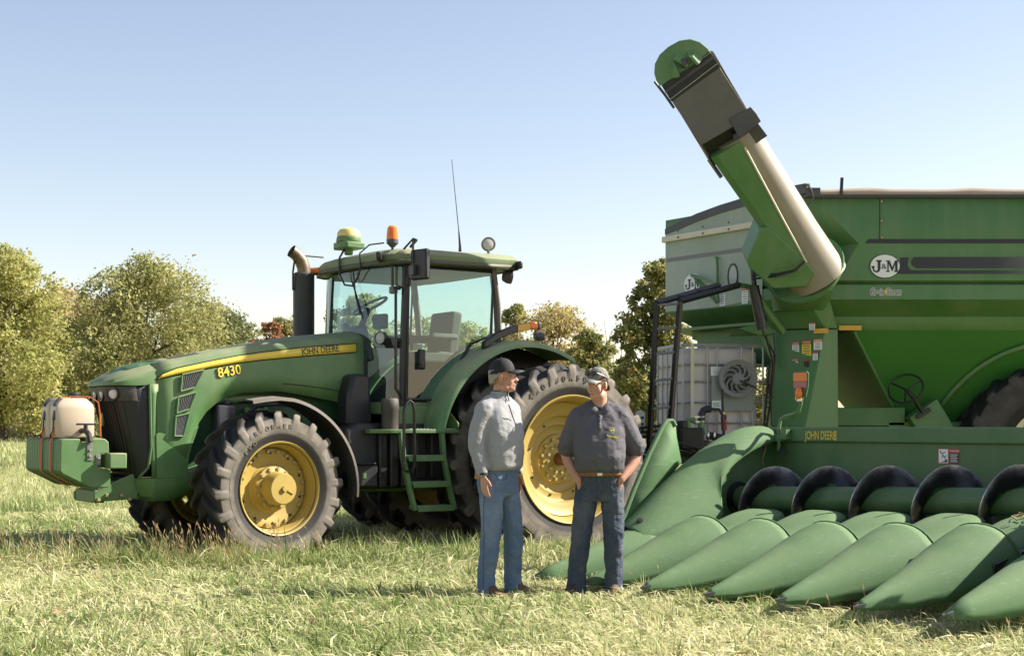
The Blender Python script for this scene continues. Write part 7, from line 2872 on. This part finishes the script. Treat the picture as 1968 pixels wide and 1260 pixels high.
def camo_mat():
    m, nt, b_ = nodes_of('camouflage cap cloth')
    n1 = noise(nt, 26, 3, 0.6)
    c = ramp(nt, n1, [(0.0, (0.05, 0.045, 0.035)), (0.42, (0.10, 0.09, 0.07)), (0.5, (0.26, 0.24, 0.19)), (0.6, (0.16, 0.15, 0.12)), (1.0, (0.34, 0.32, 0.27))])
    nt.links.new(c, b_.inputs['Base Color'])
    b_.inputs['Roughness'].default_value = 0.85
    return m


CAMO = camo_mat()
cap2 = cap_on(p2, Mh2, CAMO, plain('pale grey brim', (0.32, 0.31, 0.27), 0.8, 0, 0.2, 30), 1.06, 0.012)
# sunglasses on the cap
gl = MB()
for s_ in (1, -1):
    gl.ball(Mh2 @ Vector((s_ * 0.036, -0.105, 0.082)), (0.030, 0.011, 0.019), 14, 8, (0, 0, R(-42)))
gl.build('sunglasses_lens', plain('dark lens', (0.02, 0.02, 0.025), 0.1), cap2)
gl = MB()
for s_ in (1, -1):
    gl.tube([Mh2 @ Vector((s_ * 0.066, -0.092, 0.084)), Mh2 @ Vector((s_ * 0.094, -0.03, 0.060)), Mh2 @ Vector((s_ * 0.092, 0.03, 0.035))], 0.006, 6)
gl.tube([Mh2 @ Vector((-0.012, -0.115, 0.088)), Mh2 @ Vector((0.012, -0.115, 0.088))], 0.004, 6)
gl.build('sunglasses_frame', 'decal_black', cap2)
POLO = cloth_mat('charcoal polo knit', (0.095, 0.09, 0.10), (0.125, 0.118, 0.13), 5, 0.75, 300, 0.4)
s = MB()
ell_rings(s, [(0.925, .200, .158, 0, -.03), (0.96, .226, .185, 0, -.042), (1.05, .232, .195, 0, -.052), (1.17, .230, .180, 0, -.04), (1.28, .236, .150, 0, -.016), (1.345, .232, .124, 0, 0), (1.395, .17, .10, 0, .0), (1.425, .10, .088, 0, .0), (1.435, .09, .085, 0, 0)])
limb(s, [(-0.19, 0.005, 1.325), (-0.262, 0.03, 1.19), (-0.288, 0.042, 1.125)], [0.098, 0.092, 0.090])
limb(s, [(0.19, 0.005, 1.325), (0.282, 0.03, 1.19), (0.318, 0.042, 1.125)], [0.098, 0.092, 0.090])
for sg in (1, -1):
    limb(s, [(sg * 0.04, 0.01, 1.42), (sg * 0.12, 0.01, 1.39), (sg * 0.19, 0.006, 1.345)], [0.06, 0.07, 0.085])
shirt2 = fused(s, 'polo_shirt', POLO, p2, 0.0085, 6, fold_tex, 0.02)
for sg in (1, -1):
    s = MB()
    s.loft([[(sg * 0.012, -0.098, 1.405), (sg * 0.045, -0.118, 1.372), (sg * 0.085, -0.105, 1.395)], [(sg * 0.055, -0.072, 1.445), (sg * 0.085, -0.085, 1.415), (sg * 0.105, -0.070, 1.41)], [(sg * 0.082, -0.01, 1.478), (sg * 0.10, -0.015, 1.44), (sg * 0.115, -0.01, 1.43)], [(sg * 0.06, 0.06, 1.482), (sg * 0.072, 0.072, 1.45), (sg * 0.08, 0.08, 1.435)], [(0.0, 0.085, 1.482), (0.0, 0.097, 1.45), (0.0, 0.105, 1.435)]], False)
    s.build('shirt_collar', POLO, p2, 0, 60, solid=0.007)
s = MB()
s.ball((0, -0.045, 1.405), (0.062, 0.055, 0.035), 16, 8)
s.build('undershirt', plain('black undershirt', (0.008, 0.008, 0.009), 0.9), p2)
on2 = surface_of(shirt2)
s = MB()
s.loft([[on2((x, -0.2, z), 0.0035) for x in (-0.018, 0.0, 0.018)] for z in np.linspace(1.40, 1.265, 8)], False)
s.build('placket', POLO, p2, 0, 60, solid=0.003)
for z in (1.355, 1.31):
    s = MB()
    s.ball(on2((0.0, -0.19, z), 0.006), (0.006, 0.003, 0.006), 10, 6)
    s.build('shirt_button', plain('shirt button', (0.05, 0.05, 0.055), 0.3), p2)
# breast crest and script line
YEL = plain('gold thread', (0.50, 0.44, 0.05), 0.8)
s = MB()
cr = [(-0.024, 0.028), (0.024, 0.028), (0.027, 0.0), (0.016, -0.022), (0.0, -0.036), (-0.016, -0.022), (-0.027, 0.0)]
s.loft([[on2((0.118 + x * k, -0.20, 1.268 + z * k), 0.003) for x, z in cr] for k in (1.0, 0.86)], True, False)
s.add([on2((0.118 + x, -0.20, 1.268 + z), 0.003) for x, z in ((-.018, .0), (-.008, .010), (.006, .010), (.01, .022), (.014, .012), (.016, .004), (.012, -.014), (.006, -.002), (-.006, -.002), (-.014, -.016))], [tuple(range(10))])
s.build('chest_crest', YEL, p2, 0, 0)
seam(on2, [(0.062 + 0.115 * t, -0.2, 1.212 - 0.012 * t + 0.0065 * math.sin(t * 46) * (1.8 if t < 0.08 or 0.72 < t < 0.8 else 1)) for t in np.linspace(0, 1, 46)], 0.0022, 'chest_script', YEL, p2, 0.0015, 1)
JEAN2 = cloth_mat('dark denim', (0.045, 0.062, 0.092), (0.072, 0.092, 0.125), 6, 0.85, 320, 0.6, (0.15, 0.155, 0.155))
s = MB()
ell_rings(s, [(0.945, .196, .158, 0, -.028), (0.90, .200, .160, 0, -.012), (0.83, .205, .158, 0, .0), (0.77, .200, .145, 0, .004), (0.72, .18, .12, 0, .004)])
limb(s, [(-0.108, 0.0, 0.80), (-0.163, -0.008, 0.48), (-0.203, 0.025, 0.16), (-0.205, 0.015, 0.06)], [0.113, 0.092, 0.080, 0.088])
limb(s, [(0.108, 0.0, 0.80), (0.125, -0.018, 0.48), (0.125, 0.015, 0.16), (0.125, 0.005, 0.06)], [0.113, 0.092, 0.080, 0.088])
jeans2 = fused(s, 'jeans', JEAN2, p2, 0.0085, 4, fine_tex, 0.022)
s = MB()
rg_ = []
for k in range(36):
    a = 2 * math.pi * k / 36
    rg_.append((0.203 * math.copysign(abs(math.cos(a)) ** .88, math.cos(a)), -0.026 + 0.166 * math.copysign(abs(math.sin(a)) ** .88, math.sin(a))))
s.loft([[(x, y, 0.912) for x, y in rg_], [(x * 1.01, y * 1.01, 0.93) for x, y in rg_], [(x, y, 0.945) for x, y in rg_]], True, False)
bl = s.build('belt', plain('brown leather belt', (0.20, 0.085, 0.03), 0.5), p2, 0, 60, solid=0.006)
s = MB()
s.box((0.0, -0.199, 0.928), (0.045, 0.008, 0.024))
s.build('belt_buckle', 'chrome', bl, 0.004)
on2j = surface_of(jeans2)
TAN = plain('tan stitching', (0.16, 0.10, 0.05), 0.9)
seam(on2j, [(0.0, -0.2, z) for z in np.linspace(0.90, 0.72, 6)], 0.0025, 'fly_seam', TAN, p2)
for sg in (1, -1):
    seam(on2j, [(sg * 0.12, -0.19, 0.905), (sg * 0.165, -0.17, 0.855), (sg * 0.20, -0.12, 0.825)], 0.003, 'pocket_seam', TAN, p2)
BOOT2 = plain('dark brown boot', (0.055, 0.032, 0.02), 0.6, 0, 0.35, 14, 0.3)
BOOT3 = plain('dusty brown boot', (0.16, 0.10, 0.06), 0.7, 0, 0.35, 14, 0.3)
shoe(p2, (-0.205, 0.0), R(-38), BOOT2)
shoe(p2, (0.125, 0.0), R(8), BOOT3)

p1.scale = (0.93, 0.93, 1.012)
p2.scale = (0.85, 0.92, 1.012)
